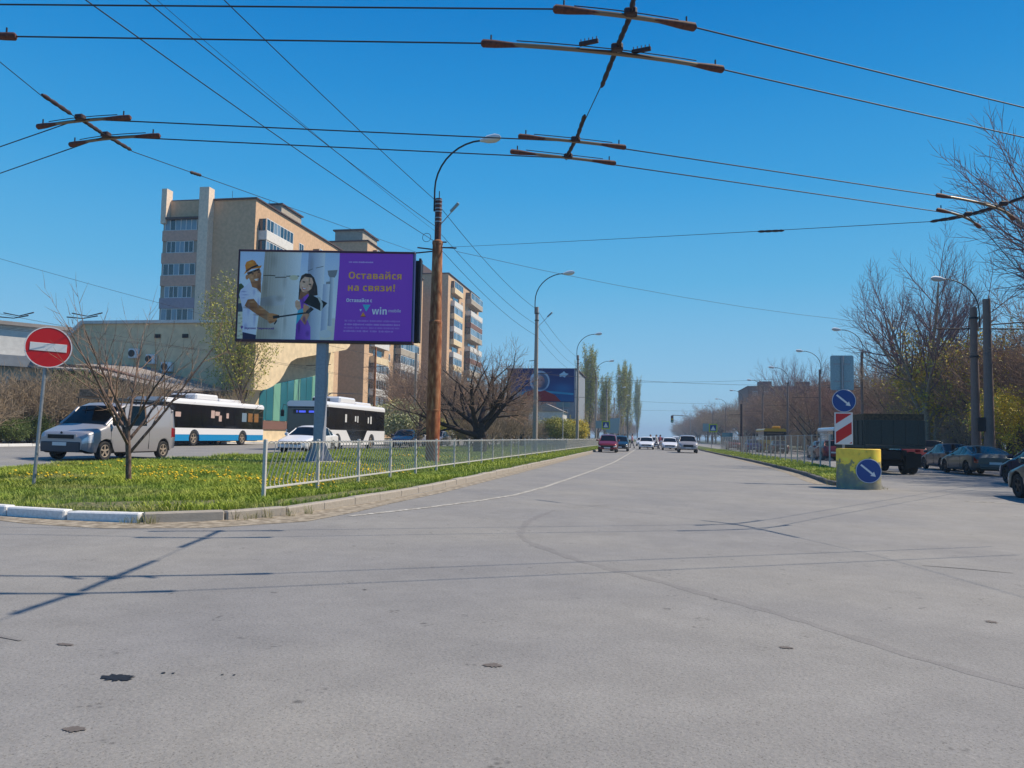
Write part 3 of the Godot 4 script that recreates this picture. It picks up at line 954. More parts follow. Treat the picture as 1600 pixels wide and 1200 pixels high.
func build_poles() -> void:
	# rust-brown stepped tube pole
	var t := thing("tube_pole", "thick rust-brown stepped steel pole standing behind the white railing", "pole", on(-8.15, -28.5, 0.1))
	var b := MB.new()
	b.lathe([[0.0, -0.2], [0.265, -0.2], [0.265, 2.0]], 18)
	part(t, "lower_tube", b.mesh(), M.rusty_base)
	b = MB.new()
	b.lathe([[0.272, 2.0], [0.272, 2.03], [0.262, 2.05], [0.25, 5.35], [0.255, 5.36], [0.255, 5.44], [0.225, 5.5]], 18)
	part(t, "lower_tube", b.mesh(), M.rusty_pole)
	b = MB.new()
	b.lathe([[0.225, 5.5], [0.195, 8.45], [0.21, 8.5], [0.21, 8.6], [0.13, 8.66]], 18)
	part(t, "upper_tube", b.mesh(), M.rusty_pole)
	b = MB.new()
	b.lathe([[0.13, 8.66], [0.13, 10.3], [0.0, 10.3]], 14)
	part(t, "pole_top", b.mesh(), M.rusty_cap)
	for y in [9.35, 9.5, 9.75, 9.88, 10.05, 10.2]:
		b = MB.new()
		b.lathe([[0.13, y], [0.145, y], [0.145, y + 0.045], [0.13, y + 0.045]], 14)
		part(t, "clamp_band", b.mesh(), M.galvanised)
	part(t, "spike", rodm(0.02, 0.3, 5), M.steel_dark, at(Vector3(0.02, 10.3, 0)))
	lamp_arm(t, Vector3(-0.16, 9.8, 0.03), Vector3(1.85, 0, 0.1), 2.7)
	b = MB.new()
	b.rod(Vector3(0.12, 9.3, 0), Vector3(0.55, 9.72, 0.1), 0.018, 5)
	part(t, "bracket", b.mesh(), M.galvanised)
	b = MB.new()
	b.box(Vector3(0.68, 9.9, 0.12), Vector3(0.46, 0.08, 0.16), 0.02, Basis(Vector3(0, 0, 1), 0.82))
	part(t, "small_lamp", b.mesh(), M.sign_back)
	for q in [[Vector3(-0.2, 8.3, 0), Vector3(-0.78, 8.36, 0.1)], [Vector3(-0.2, 8.22, 0), Vector3(-0.82, 8.12, 0.2)], [Vector3(0.2, 8.36, 0), Vector3(0.78, 8.3, 0.1)], [Vector3(0.12, 8.58, 0), Vector3(0.36, 8.57, 0)]]:
		b = MB.new()
		b.rod(q[0], q[1], 0.028, 6)
		part(t, "insulator", b.mesh(), M.insulator)
	b = MB.new()
	var coil := PackedVector3Array()
	for i in 15:
		coil.append(Vector3(-0.42 + 0.17 * cos(TAU * i / 14.0), 8.75 + 0.17 * sin(TAU * i / 14.0), 0.1))
	b.tube(coil, [0.01], 4)
	part(t, "cable_coil", b.mesh(), M.wire)
	# concrete lamp posts along the island
	var proto := thing("lamp_post", "pale concrete lamp post with curved arm rising through bare pollard", "lamp post", on(-8.0, -54.3, 0.1), 0.0, "lamp posts along the grass island")
	b = MB.new()
	b.lathe([[0.0, -0.2], [0.19, -0.2], [0.12, 10.4], [0.0, 10.4]], 14)
	part(proto, "post", b.mesh(), M.concrete_pole)
	for y in [9.4, 9.9]:
		b = MB.new()
		b.lathe([[0.135, y], [0.16, y], [0.16, y + 0.06], [0.13, y + 0.06]], 12)
		part(proto, "clamp_band", b.mesh(), M.steel_dark)
	lamp_arm(proto, Vector3(-0.14, 9.9, 0.03), Vector3(2.05, 0, 0.0), 2.9)
	b = MB.new()
	b.rod(Vector3(0.12, 9.0, 0), Vector3(0.75, 9.6, 0.1), 0.018, 5)
	part(proto, "bracket", b.mesh(), M.galvanised)
	b = MB.new()
	b.box(Vector3(0.95, 9.82, 0.12), Vector3(0.5, 0.09, 0.18), 0.02, Basis(Vector3(0, 0, 1), 0.75))
	part(proto, "small_lamp", b.mesh(), M.sign_back)
	for q in [[Vector3(-1.2, 5.6, 0), Vector3(0.9, 5.62, 0)], [Vector3(-0.5, 6.5, 0), Vector3(0.1, 6.55, 0)]]:
		b = MB.new()
		b.rod(q[0], q[1], 0.025, 5)
		part(proto, "insulator", b.mesh(), M.insulator)
	again(proto, on(-8.0, -87.0, 0.1), 0.0, "pale concrete lamp post with curved arm just beyond the blue astronaut poster")
	for z in [-118.0, -148.0, -180.0, -214.0, -250.0, -290.0]:
		again(proto, on(-8.0, z, 0.1), 0.0, "distant concrete lamp post with curved arm among the poplars")
	# right-hand side: two stout poles and a row of lamps
	var p := thing("lamp_post", "stout dark concrete post with curved lamp arm behind parked cars", "lamp post", on(19.0, -49.5, 0.0), 0.0)
	b = MB.new()
	b.lathe([[0.0, -0.2], [0.27, -0.2], [0.19, 9.6], [0.0, 9.6]], 14)
	part(p, "post", b.mesh(), M.concrete_dark)
	for y in [6.6, 8.9]:
		b = MB.new()
		b.lathe([[0.23, y], [0.26, y], [0.26, y + 0.12], [0.23, y + 0.12]], 12)
		part(p, "clamp_band", b.mesh(), M.steel_dark)
	b = MB.new()
	b.rod(Vector3(-2.1, 8.35, 0), Vector3(2.9, 8.3, 0), 0.045, 6)
	part(p, "cross_arm", b.mesh(), M.insulator)
	lamp_arm(p, Vector3(0.3, 8.4, 0.05), Vector3(-1.9, 0, 0.1), 2.9)
	p = thing("catenary_pole", "stout dark concrete pole standing close beside a lamp post", "pole", on(19.05, -47.8, 0.0))
	b = MB.new()
	b.lathe([[0.0, -0.2], [0.29, -0.2], [0.2, 9.8], [0.0, 9.8]], 14)
	part(p, "post", b.mesh(), M.concrete_dark)
	b = MB.new()
	b.rod(Vector3(-0.2, 8.3, 0), Vector3(2.6, 8.5, 0), 0.04, 6)
	part(p, "cross_arm", b.mesh(), M.insulator)
	part(p, "switch_box", bx(Vector3(0.42, 0.8, 0.3), 0.02), M.steel_dark, at(Vector3(-0.45, 2.6, 0.0)))
	var first := thing("lamp_post", "slim pale post with curved arm behind the striped traffic panel", "lamp post", on(19.0, -74.0, 0.0), 0.0, "lamp posts on the far side of the median")
	b = MB.new()
	b.lathe([[0.0, -0.2], [0.17, -0.2], [0.11, 9.6], [0.0, 9.6]], 12)
	part(first, "post", b.mesh(), M.concrete_dark)
	b = MB.new()
	b.rod(Vector3(-3.0, 6.4, 0), Vector3(0.3, 6.45, 0), 0.03, 5)
	part(first, "cross_arm", b.mesh(), M.insulator)
	lamp_arm(first, Vector3(0.12, 9.1, 0.03), Vector3(-1.9, 0, 0.0), 2.6)
	for z in [-91.5, -112.0, -136.0, -165.0, -200.0, -240.0]:
		again(first, on(19.0, z, 0.0), 0.0, "slim post with curved arm among the bare trees beyond the mesh fence")
	var q2 := thing("wooden_pole", "short dark wooden pole rising behind the mesh fence", "pole", on(10.6, -93.0, 0.0))
	b = MB.new()
	b.lathe([[0.0, -0.2], [0.15, -0.2], [0.12, 5.6], [0.0, 5.6]], 10)
	part(q2, "post", b.mesh(), M.insulator)
	b = MB.new()
	b.rod(Vector3(-1.4, 4.3, 0), Vector3(0.0, 4.35, 0), 0.03, 5)
	part(q2, "cross_arm", b.mesh(), M.insulator)
	# poles of the side street, by the hall
	var st := thing("wire_pole", "thin rusty wire pole in front of the teal glass hall", "pole", on(-29.9, -66.0, 0.1))
	b = MB.new()
	b.lathe([[0.0, -0.2], [0.14, -0.2], [0.1, 8.9], [0.0, 8.9]], 10)
	part(st, "post", b.mesh(), M.rusty_pole)
	b = MB.new()
	b.rod(Vector3(-1.2, 7.0, 0), Vector3(1.2, 7.1, 0), 0.03, 5)
	part(st, "cross_arm", b.mesh(), M.insulator)
	again(st, on(-24.8, -67.0, 0.1), 0.0, "thin rusty wire pole just behind the black and white trolleybus")
	var wp := thing("wire_pole", "pale concrete wire pole between blue car and silver car", "pole", on(-21.0, -67.3, 0.1))
	b = MB.new()
	b.lathe([[0.0, -0.2], [0.17, -0.2], [0.13, 8.4], [0.0, 8.4]], 12)
	part(wp, "post", b.mesh(), M.concrete_pole)
	b = MB.new()
	b.rod(Vector3(-1.6, 5.2, 0), Vector3(1.5, 5.3, 0), 0.03, 5)
	part(wp, "cross_arm", b.mesh(), M.insulator)

# ---------------------------------------------------------------- overhead wires
func wire(pts: Array, r: float, label: String, group := "overhead wires", sag := 0.0) -> void:
	var b := MB.new()
	var line := PackedVector3Array()
	for i in pts.size() - 1:
		var n := 8 if sag > 0.0 else 3
		for k in n:
			var t := float(k) / n
			line.append(pts[i].lerp(pts[i + 1], t) - Vector3(0, sag * 4.0 * t * (1.0 - t), 0))
	line.append(pts[pts.size() - 1])
	b.tube(line, [r], 4)
	solo("overhead_wire", b.mesh(), M.wire, label, "wire", group)

func curve_hanger(called: String, label: String, pts: Array, big: float) -> void:
	# the bent holder that carries a contact wire round a curve: rod, two tapered grips, pins, a clamp in the middle
	var mid: Vector3 = pts[1]
	var t := thing(called, label, "wire hanger", mid, 0.0, "trolley wire hangers")
	var a: Vector3 = pts[0] - mid
	var c: Vector3 = pts[2] - mid
	var line := PackedVector3Array()
	for i in 9:
		var u := i / 8.0
		line.append((a.lerp(Vector3.ZERO, u)).lerp(Vector3.ZERO.lerp(c, u), u) * 1.0)
	var b := MB.new()
	b.tube(line, [0.020 * big], 6)
	part(t, "rod", b.mesh(), M.brass)
	for e in [[a, line[2]], [c, line[6]]]:
		b = MB.new()
		var d: Vector3 = (e[1] - e[0]).normalized()
		b.tube(PackedVector3Array([e[0] - d * 0.02, e[0], e[0] + d * 0.12, e[0] + d * 0.38 * big]), [0.022, 0.038 * big, 0.036 * big, 0.016 * big], 8)
		part(t, "grip", b.mesh(), M.grip)
		b = MB.new()
		b.rod(e[0] + d * 0.08, e[0] + d * 0.08 + Vector3(0, 0.09, 0), 0.009, 5)
		part(t, "pin", b.mesh(), M.steel_dark)
	b = MB.new()
	b.box(Vector3(0, 0.02, 0), Vector3(0.12, 0.07, 0.09), 0.015)
	part(t, "clamp", b.mesh(), M.insulator)
	b = MB.new()
	var up := PackedVector3Array()
	for i in 7:
		up.append(line[1 + i] + Vector3(0, 0.045, 0))
	b.tube(up, [0.006], 4)
	part(t, "tie_wire", b.mesh(), M.wire)

func strain_rod(label: String, a: Vector3, c: Vector3) -> void:
	var b := MB.new()
	var pts := PackedVector3Array()
	var rad := []
	for i in 12:
		pts.append(a.lerp(c, i / 11.0))
		rad.append(0.014 if i == 0 or i == 11 else (0.028 if i % 3 else 0.021))
	b.tube(pts, rad, 7)
	solo("strain_insulator", b.mesh(), M.insulator, label, "insulator", "insulators in the span wires")

func build_wires() -> void:
	var Y := 5.2
	var P := func(x: float, z: float, y := 5.2): return Vector3(x, y, z)
	var pole := Vector3(-8.15, 8.45, -28.5)
	# contact wires: the far pair and the near pair
	var far1 := [P.call(-10.02, -9.49), P.call(-7.14, -8.39), P.call(-0.98, -9.95), P.call(5.69, -13.6), P.call(7.05, -15.97), P.call(16.0, -31.0)]
	var far2 := [P.call(-11.14, -10.58), P.call(-7.21, -8.95), P.call(-1.14, -10.55), P.call(5.37, -14.15), P.call(6.1, -15.27), P.call(15.5, -31.2)]
	wire(far1, 0.0085, "outer contact wire of the trolley pair that turns toward parked cars")
	wire(far2, 0.0085, "inner contact wire of the trolley pair that turns toward parked cars")
	wire([P.call(-9.0, -5.45), P.call(-0.87, -6.76), P.call(-0.19, -6.97), P.call(0.4, -7.26), P.call(8.5, -12.15)], 0.0085, "outer contact wire of the trolley pair that runs straight across")
	wire([P.call(-9.5, -5.9), P.call(-6.31, -6.47), P.call(-1.66, -7.27), P.call(-0.34, -7.62), P.call(0.74, -8.16), P.call(8.5, -12.87)], 0.0085, "inner contact wire of the trolley pair that runs straight across")
	curve_hanger("wire_hanger", "bent brown hanger on the turning pair's outer wire above the island", [P.call(-7.88, -8.54), P.call(-7.14, -8.39), P.call(-6.48, -8.44)], 1.0)
	curve_hanger("wire_hanger", "bent brown hanger on the turning pair's inner wire above the island", [P.call(-7.92, -9.16), P.call(-7.21, -8.95), P.call(-6.48, -9.03)], 1.0)
	curve_hanger("wire_hanger", "brown hanger on the turning pair's outer wire at the middle span", [P.call(-1.69, -9.68), P.call(-0.98, -9.93), P.call(-0.35, -10.24)], 1.0)
	curve_hanger("wire_hanger", "brown hanger on the turning pair's inner wire where the middle span ends", [P.call(-1.89, -10.2), P.call(-1.14, -10.53), P.call(-0.51, -10.83)], 1.0)
	curve_hanger("wire_hanger", "orange-brown hanger on the straight pair's outer wire", [P.call(-0.87, -6.76), P.call(-0.19, -6.95), P.call(0.4, -7.26)], 1.1)
	curve_hanger("wire_hanger", "long pink-brown hanger with toothed clamps on the straight pair's inner wire", [P.call(-1.66, -7.27), P.call(-0.34, -7.58), P.call(0.74, -8.16)], 1.1)
	curve_hanger("wire_hanger", "pale hanger on outer wire where the trolley wires turn away", [P.call(4.47, -12.9), P.call(5.69, -13.55), P.call(6.2, -14.4)], 1.0)
	curve_hanger("wire_hanger", "pale hanger on inner wire where the trolley wires turn away", [P.call(4.76, -13.73), P.call(5.37, -14.12), P.call(5.85, -14.9)], 1.0)
	curve_hanger("wire_hanger", "dark red hanger on the straight pair's inner wire above the kerb", [P.call(-7.6, -6.24), P.call(-6.9, -6.36), P.call(-6.31, -6.47)], 1.1)
	for e in [[-0.62, -7.49], [-0.1, -7.72]]:
		var comb := MB.new()
		comb.box(Vector3(e[0], Y + 0.045, e[1]), Vector3(0.2, 0.04, 0.035), 0.005, Basis(Vector3.UP, -0.25))
		for i in 5:
			comb.rod(Vector3(e[0] - 0.08 + i * 0.04, Y + 0.06, e[1] - 0.02 + i * 0.01), Vector3(e[0] - 0.08 + i * 0.04, Y + 0.095, e[1] - 0.02 + i * 0.01), 0.005, 4)
		solo("toothed_clamp", comb.mesh(), M.insulator, "small toothed clamp bolted on the straight pair's inner wire", "clamp", "toothed clamps")
	# middle span
	wire([P.call(0.9, -2.5, 5.9), P.call(-0.1, -6.34), P.call(-0.19, -6.97), P.call(-0.34, -7.62), P.call(-0.79, -9.23), P.call(-1.18, -10.62)], 0.006, "span wire crossing above both trolley pairs", "span wires")
	strain_rod("dark insulator rod outside the straight pair's outer wire", P.call(-0.1, -6.3, 5.23), P.call(-0.18, -6.9, 5.23))
	strain_rod("dark insulator rod between the two straight contact wires", P.call(-0.2, -7.05, 5.23), P.call(-0.33, -7.55, 5.23))
	strain_rod("dark insulator rod between the straight and the turning pairs", P.call(-0.36, -7.68, 5.23), P.call(-0.55, -8.46, 5.23))
	strain_rod("dark insulator rod joining the turning contact wires at mid span", P.call(-0.8, -9.2, 5.23), P.call(-0.96, -9.9, 5.23))
	strain_rod("dark insulator rod ending the middle span", P.call(-1.0, -10.02, 5.23), P.call(-1.18, -10.62, 5.23))
	# side span to the rusty pole
	wire([P.call(-6.7, -4.0, 5.6), P.call(-7.11, -7.73), P.call(-7.16, -8.41), P.call(-7.22, -9.51), pole + Vector3(-0.8, -0.1, 0.1)], 0.006, "span wire from the rust-brown pole over the island", "span wires")
	strain_rod("red-brown insulator rod at the start of the side span", P.call(-7.11, -7.73, 5.22), P.call(-7.18, -8.28, 5.22))
	strain_rod("red-brown insulator rod between the side span hangers", P.call(-7.17, -8.46, 5.22), P.call(-7.22, -8.88, 5.22))
	strain_rod("red-brown insulator rod below the side span hangers", P.call(-7.22, -9.0, 5.22), P.call(-7.24, -9.5, 5.22))
	var lp: Vector3 = P.call(-7.22, -9.51).lerp(pole + Vector3(-0.8, -0.1, 0.1), 0.085)
	strain_rod("small dark ball insulator above the tan block roof", lp, lp.lerp(pole, 0.018))
	# span from the rusty pole across the avenue
	wire([pole + Vector3(0.3, 0.1, 0), P.call(4.95, -14.45), P.call(5.37, -14.18), P.call(5.69, -13.63), P.call(6.8, -11.4, 5.35), P.call(9.0, -6.0, 6.2)], 0.006, "span wire from the rust-brown pole across the avenue", "span wires", 0.02)
	strain_rod("black insulator rod alone in the avenue span wire", pole.lerp(P.call(4.95, -14.45), 0.80), pole.lerp(P.call(4.95, -14.45), 0.835) - Vector3(0, 0.01, 0))
	strain_rod("black insulator rod before the turning trolley wires", P.call(4.9, -14.5, 5.21), P.call(5.33, -14.22, 5.22))
	strain_rod("black insulator rod between the turning trolley wires", P.call(5.43, -14.1, 5.22), P.call(5.66, -13.7, 5.22))
	strain_rod("black insulator rod after the turning trolley wires", P.call(5.75, -13.5, 5.22), P.call(6.1, -12.8, 5.25))
	# second span to the paired poles
	var far_pole := Vector3(18.7, 8.3, -49.5)
	wire([pole + Vector3(0.8, -0.1, 0.1), far_pole + Vector3(-2.1, 0, 0)], 0.008, "thin span wire from the rust-brown pole to the cross arm", "span wires", 0.5)
	strain_rod("dark insulator rod in front of the tall bare tree", pole.lerp(far_pole, 0.80) - Vector3(0, 0.33, 0), pole.lerp(far_pole, 0.835) - Vector3(0, 0.28, 0))
	# feeder cables along the island
	var tops := [[10.35, 10.4, "top feeder cable above the island"], [9.35, 9.3, "middle feeder cable above the island"], [9.15, 9.1, "thin feeder cable beside the middle one"], [8.75, 8.5, "lowest feeder cable above the island"]]
	var back := [[-8.0, 9.3], [-8.0, 8.0], [-8.0, 8.25], [-8.0, 7.3]]
	for i in 4:
		var r: float = [0.014, 0.012, 0.006, 0.012][i]
		wire([Vector3(back[i][0], back[i][1], -6.5), Vector3(-8.2, tops[i][0], -28.5)], r, str(tops[i][2]) + " before the rust-brown pole", "feeder cables", 0.12)
		if i != 2:
			wire([Vector3(-8.0, tops[i][0] - 0.3, -28.5), Vector3(-8.0, tops[i][1], -54.3)], r, str(tops[i][2]) + " past the rust-brown pole", "feeder cables", 0.35)
			wire([Vector3(-8.0, tops[i][1], -54.3), Vector3(-8.0, tops[i][1] - 0.1, -87.0)], r, str(tops[i][2]) + " past the first concrete post", "feeder cables", 0.4)
	for q in [[-54.3, 5.7, -74.0, 6.4, "span wire from first concrete post over the avenue"], [-87.0, 5.7, -112.0, 6.4, "span wire from second concrete post over the avenue"], [-87.0, 7.6, -91.5, 8.4, "high span wire from second concrete post over the avenue"], [-118.0, 5.7, -136.0, 6.4, "far span wire over the avenue by the crossing"]]:
		wire([Vector3(-7.1, q[1], q[0]), Vector3(16.0, q[3], q[2])], 0.012, q[4], "span wires", 0.25)
	for q in [[1.5, "along the far carriageway"], [0.9, "beside it along the far carriageway"]]:
		wire([Vector3(16.0 - q[0], 5.3, -31.0), Vector3(16.6 - q[0], 6.2, -74.0), Vector3(16.6 - q[0], 6.2, -200.0)], 0.009, "contact wire running " + str(q[1]), "overhead wires", 0.0)
	# side street wires with their small hangers over the shop roofs
	wire([Vector3(-45.0, 9.4, -30.0), Vector3(-29.9, 7.2, -66.0)], 0.012, "side street wire sagging toward the hall pole", "side street wires", 0.4)
	wire([Vector3(-46.0, 13.5, -36.0), Vector3(-24.8, 8.4, -67.0)], 0.012, "side street wire rising in front of the tan block", "side street wires", 0.4)
	wire([Vector3(-40.0, 6.4, -20.0), Vector3(-27.5, 6.4, -45.0), Vector3(-25.5, 6.3, -70.0), Vector3(-25.0, 6.3, -120.0)], 0.01, "side street contact wire above the blue and white trolleybus", "side street wires")
	wire([Vector3(-40.6, 6.4, -20.2), Vector3(-28.1, 6.4, -45.2), Vector3(-26.1, 6.3, -70.0), Vector3(-25.6, 6.3, -120.0)], 0.01, "second side street contact wire above the trolleybuses", "side street wires")
	for q in [Vector3(-34.0, 8.1, -41.5), Vector3(-37.9, 8.0, -40.5)]:
		for k in 2:
			var b := MB.new()
			b.tube(PackedVector3Array([q + Vector3(-1.1, 0.25 - 0.3 * k, 0.4 * k), q + Vector3(0, 0.05 - 0.2 * k, 0.4 * k), q + Vector3(1.0, 0.25 - 0.25 * k, 0.4 * k)]), [0.04, 0.03, 0.04], 6)
			solo("wire_hanger", b.mesh(), M.insulator, "small dark wire hanger above the no-entry sign" if q.x < -36 else "small dark wire hanger behind the sapling top", "wire hanger", "side street wire hangers")

# ---------------------------------------------------------------- signs
func disc(r: float, d: float, sides := 40) -> ArrayMesh:
	var b := MB.new()
	b.lathe([[0.0, -d], [r, -d], [r, -0.004], [r - 0.004, 0.0], [0.0, 0.0]], sides, Transform3D(Basis(Vector3.RIGHT, PI / 2), Vector3.ZERO))
	return b.mesh()

func arrow_plate(parent: Node3D, p: Vector3, r: float) -> void:
	# a blue round plate with a white rim and an arrow pointing down to the right
	var o := part(parent, "blue_disc", disc(r, 0.012), M.blue_sign, at(p))
	var ring := MB.new()
	ring.lathe([[r - 0.004, 0.0], [r - 0.004, 0.004], [r - 0.018, 0.004], [r - 0.018, 0.0]], 40, Transform3D(Basis(Vector3.RIGHT, PI / 2), Vector3(0, 0, 0.001)))
	part(o, "white_rim", ring.mesh(), M.white_paint)
	var w := r * 0.075
	var poly := PackedVector2Array([Vector2(-0.78, -w / r), Vector2(0.35, -w / r), Vector2(0.35, -0.22), Vector2(0.72, 0), Vector2(0.35, 0.22), Vector2(0.35, w / r), Vector2(-0.78, w / r)])
	for i in poly.size():
		poly[i] = (poly[i] * r).rotated(deg_to_rad(-40.0))
	var b := MB.new()
	b.extrude(poly, 0.004, at(Vector3(0, 0, 0.001)))
	part(o, "white_arrow", b.mesh(), M.white_paint)

func build_signs() -> void:
	var t := thing("no_entry_sign", "round red no-entry sign with white bar on a leaning grey post", "road sign", on(-10.79, -12.11, 0.1), 0.7)
	var b := MB.new()
	b.rod(Vector3(-0.03, -0.1, 0), Vector3(0.06, 2.62, 0), 0.03, 10)
	part(t, "post", b.mesh(), M.galvanised)
	var tilt := Basis(Vector3.FORWARD, 0.03)
	var d := part(t, "red_disc", disc(0.375, 0.02), M.red_paint, Transform3D(tilt, Vector3(0.08, 2.52, 0.055)))
	var ring := MB.new()
	ring.lathe([[0.373, 0.0], [0.373, 0.004], [0.355, 0.004], [0.355, 0.0]], 40, Transform3D(Basis(Vector3.RIGHT, PI / 2), Vector3(0, 0, 0.001)))
	part(d, "white_rim", ring.mesh(), M.white_paint)
	part(d, "white_bar", bx(Vector3(0.575, 0.145, 0.006), 0.002), M.white_paint, at(Vector3(0, 0.0, 0.003)))
	# concrete ring with keep-right plate
	var r := thing("concrete_ring", "yellow-painted concrete ring with blue keep-right arrow plate", "concrete ring", on(6.02, -23.95), 0.0)
	var steps := 40
	var outer := 0.60
	# paint flaked away below, a ragged edge of grime and weathered concrete
	var f := FastNoiseLite.new()
	f.seed = 9
	f.frequency = 0.035
	f.fractal_octaves = 5
	var im := Image.create(512, 128, false, Image.FORMAT_RGB8)
	for yy in 128:
		for xx in 512:
			var a := TAU * xx / 512.0
			var h := 1.0 - yy / 128.0
			var q := f.get_noise_3d(cos(a) * 55.0, yy * 0.9, sin(a) * 55.0)
			var edge := h + q * 0.55 + f.get_noise_3d(cos(a) * 230.0, yy * 4.0, sin(a) * 230.0) * 0.25
			var c := Color(1.0, 0.83, 0.30).lerp(Color(0.60, 0.58, 0.42), smoothstep(0.62, 0.50, edge)).lerp(Color(0.55, 0.54, 0.48), smoothstep(0.34, 0.22, edge))
			im.set_pixel(xx, yy, c * (1.0 + q * 0.15))
	var rm := StandardMaterial3D.new()
	rm.resource_name = "ring_paint"
	rm.albedo_texture = ImageTexture.create_from_image(im)
	rm.roughness = 0.85
	var body := MB.new()
	for k in steps:
		var a0 := TAU * k / steps
		var a1 := TAU * (k + 1) / steps
		var n0 := Vector3(sin(a0), 0, cos(a0))
		var n1 := Vector3(sin(a1), 0, cos(a1))
		for tri_ in [[n0, 0.0, n1, 0.0, n1, 1.13], [n0, 0.0, n1, 1.13, n0, 1.13]]:
			body.trin(tri_[0] * outer + Vector3(0, tri_[1], 0), tri_[2] * outer + Vector3(0, tri_[3], 0), tri_[4] * outer + Vector3(0, tri_[5], 0), tri_[0], tri_[2], tri_[4])
			for i in 3:
				var p := body.v[body.v.size() - 3 + i]
				var u := float(k) if absf(Vector3(p.x, 0, p.z).dot(n0) - outer) < 1e-4 else k + 1.0
				body.uv.append(Vector2(u / steps, 1.0 - p.y / 1.15))
	part(r, "outer_wall", body.mesh(), rm)
	body = MB.new()
	body.lathe([[outer, 1.13], [outer - 0.015, 1.15], [outer - 0.1, 1.15], [outer - 0.115, 1.13], [outer - 0.115, 0.0]], steps)
	part(r, "rim", body.mesh(), M.yellow_paint)
	body = MB.new()
	body.lathe([[outer - 0.114, 0.75], [0.0, 0.75]], steps)
	part(r, "gravel_fill", body.mesh(), M.bare_earth)
	arrow_plate(r, Vector3(0.12, 0.53, 0.61), 0.345)
	# sign post behind the ring
	var s := thing("sign_post", "post behind yellow ring with striped panel, blue arrow and blank grey sign back", "sign post", on(6.0, -25.6, 0.1), 0.02)
	b = MB.new()
	b.rod(Vector3(0, -0.1, 0), Vector3(0, 3.95, 0), 0.038, 10)
	part(s, "post", b.mesh(), M.galvanised)
	var sb := MB.new()
	var rr := PackedVector2Array()
	for c in [[0.29, 0.49, 0.0], [-0.29, 0.49, 90.0], [-0.29, -0.49, 180.0], [0.29, -0.49, 270.0]]:
		for k in 5:
			rr.append(Vector2(c[0], c[1]) + Vector2(0.06, 0).rotated(deg_to_rad(c[2] + k * 22.5)))
	sb.extrude(rr, 0.02)
	part(s, "sign_back", sb.mesh(), M.sign_back, at(Vector3(0.0, 3.42, -0.075)))
	for y in [3.15, 3.7]:
		part(s, "bracket", bx(Vector3(0.5, 0.04, 0.025)), M.galvanised, at(Vector3(0, y, -0.052)))
	arrow_plate(s, Vector3(0.02, 2.53, 0.05), 0.36)
	var pan := part(s, "striped_panel", bx(Vector3(0.54, 1.0, 0.02), 0.004), M.white_paint, at(Vector3(0.0, 1.66, 0.06)))
	var rect := PackedVector2Array([Vector2(-0.235, -0.465), Vector2(0.235, -0.465), Vector2(0.235, 0.465), Vector2(-0.235, 0.465)])
	for i in 3:
		var y0 := 0.42 - i * 0.62
		var band := PackedVector2Array([Vector2(-0.3, y0 - 0.32), Vector2(0.3, y0 + 0.08), Vector2(0.3, y0 + 0.45), Vector2(-0.3, y0 + 0.05)])
		for piece in Geometry2D.intersect_polygons(rect, band):
			b = MB.new()
			b.extrude(piece, 0.004, at(Vector3(0, 0, 0.0105)))
			part(pan, "red_stripe", b.mesh(), M.red_paint)
	# small signs far off
	var g := thing("sign_post", "grey sign back on a thin post beyond the railing", "sign post", on(-9.3, -84.0, 0.1))
	b = MB.new()
	b.rod(Vector3(0, -0.1, 0), Vector3(0, 5.4, 0), 0.05, 8)
	part(g, "post", b.mesh(), M.fence_white)
	part(g, "sign_back", bx(Vector3(1.5, 1.1, 0.03)), M.sign_back, at(Vector3(0, 4.9, -0.08)))
	for q in [[-3.4, -91.0, "crossing sign with yellow border beside the poplars", -0.1], [7.2, -93.0, "crossing sign with yellow border at end of mesh fence", 0.1]]:
		var c := thing("crossing_sign", q[2], "road sign", on(q[0] if q[0] > 0 else -5.2, q[1], 0.1))
		b = MB.new()
		b.rod(Vector3(0, -0.1, 0), Vector3(0, 2.9, 0), 0.035, 8)
		part(c, "post", b.mesh(), M.galvanised)
		part(c, "yellow_border", bx(Vector3(0.95, 0.95, 0.02)), mat("sign_yellow", Color(0.72, 0.78, 0.12), 0.5), at(Vector3(0.2, 2.6, 0.05)))
		part(c, "blue_plate", bx(Vector3(0.72, 0.72, 0.01)), M.blue_sign, at(Vector3(0.2, 2.6, 0.066)))
		b = MB.new()
		b.extrude(PackedVector2Array([Vector2(-0.28, -0.26), Vector2(0.28, -0.26), Vector2(0.0, 0.26)]), 0.004)
		part(c, "white_triangle", b.mesh(), M.white_paint, at(Vector3(0.2, 2.6, 0.0715)))
		part(c, "sign_back", bx(Vector3(0.75, 0.9, 0.02)), M.sign_back, at(Vector3(-0.6, 2.65, 0.0)))
	var bn := thing("street_banner", "tilted blank grey advertising board on a post beside the crossing", "billboard", on(-5.6, -120.0, 0.1))
	b = MB.new()
	b.rod(Vector3(-0.9, -0.1, 0), Vector3(-0.9, 3.4, 0), 0.06, 8)
	part(bn, "post", b.mesh(), M.galvanised)
	b = MB.new()
	b.extrude(PackedVector2Array([Vector2(-1.0, 1.9), Vector2(0.9, 1.8), Vector2(1.2, 4.2), Vector2(-0.3, 4.1)]), 0.1)
	part(bn, "board", b.mesh(), M.sign_back)
	var tb := thing("teal_panel", "small teal information panel behind the mesh fence end", "panel", on(9.6, -99.0, 0.0))
	b = MB.new()
	b.rod(Vector3(0, -0.1, 0), Vector3(0, 1.5, 0), 0.05, 8)
	part(tb, "post", b.mesh(), M.galvanised)
	part(tb, "board", bx(Vector3(1.3, 1.0, 0.06)), M.glass_teal, at(Vector3(0, 1.75, 0)))
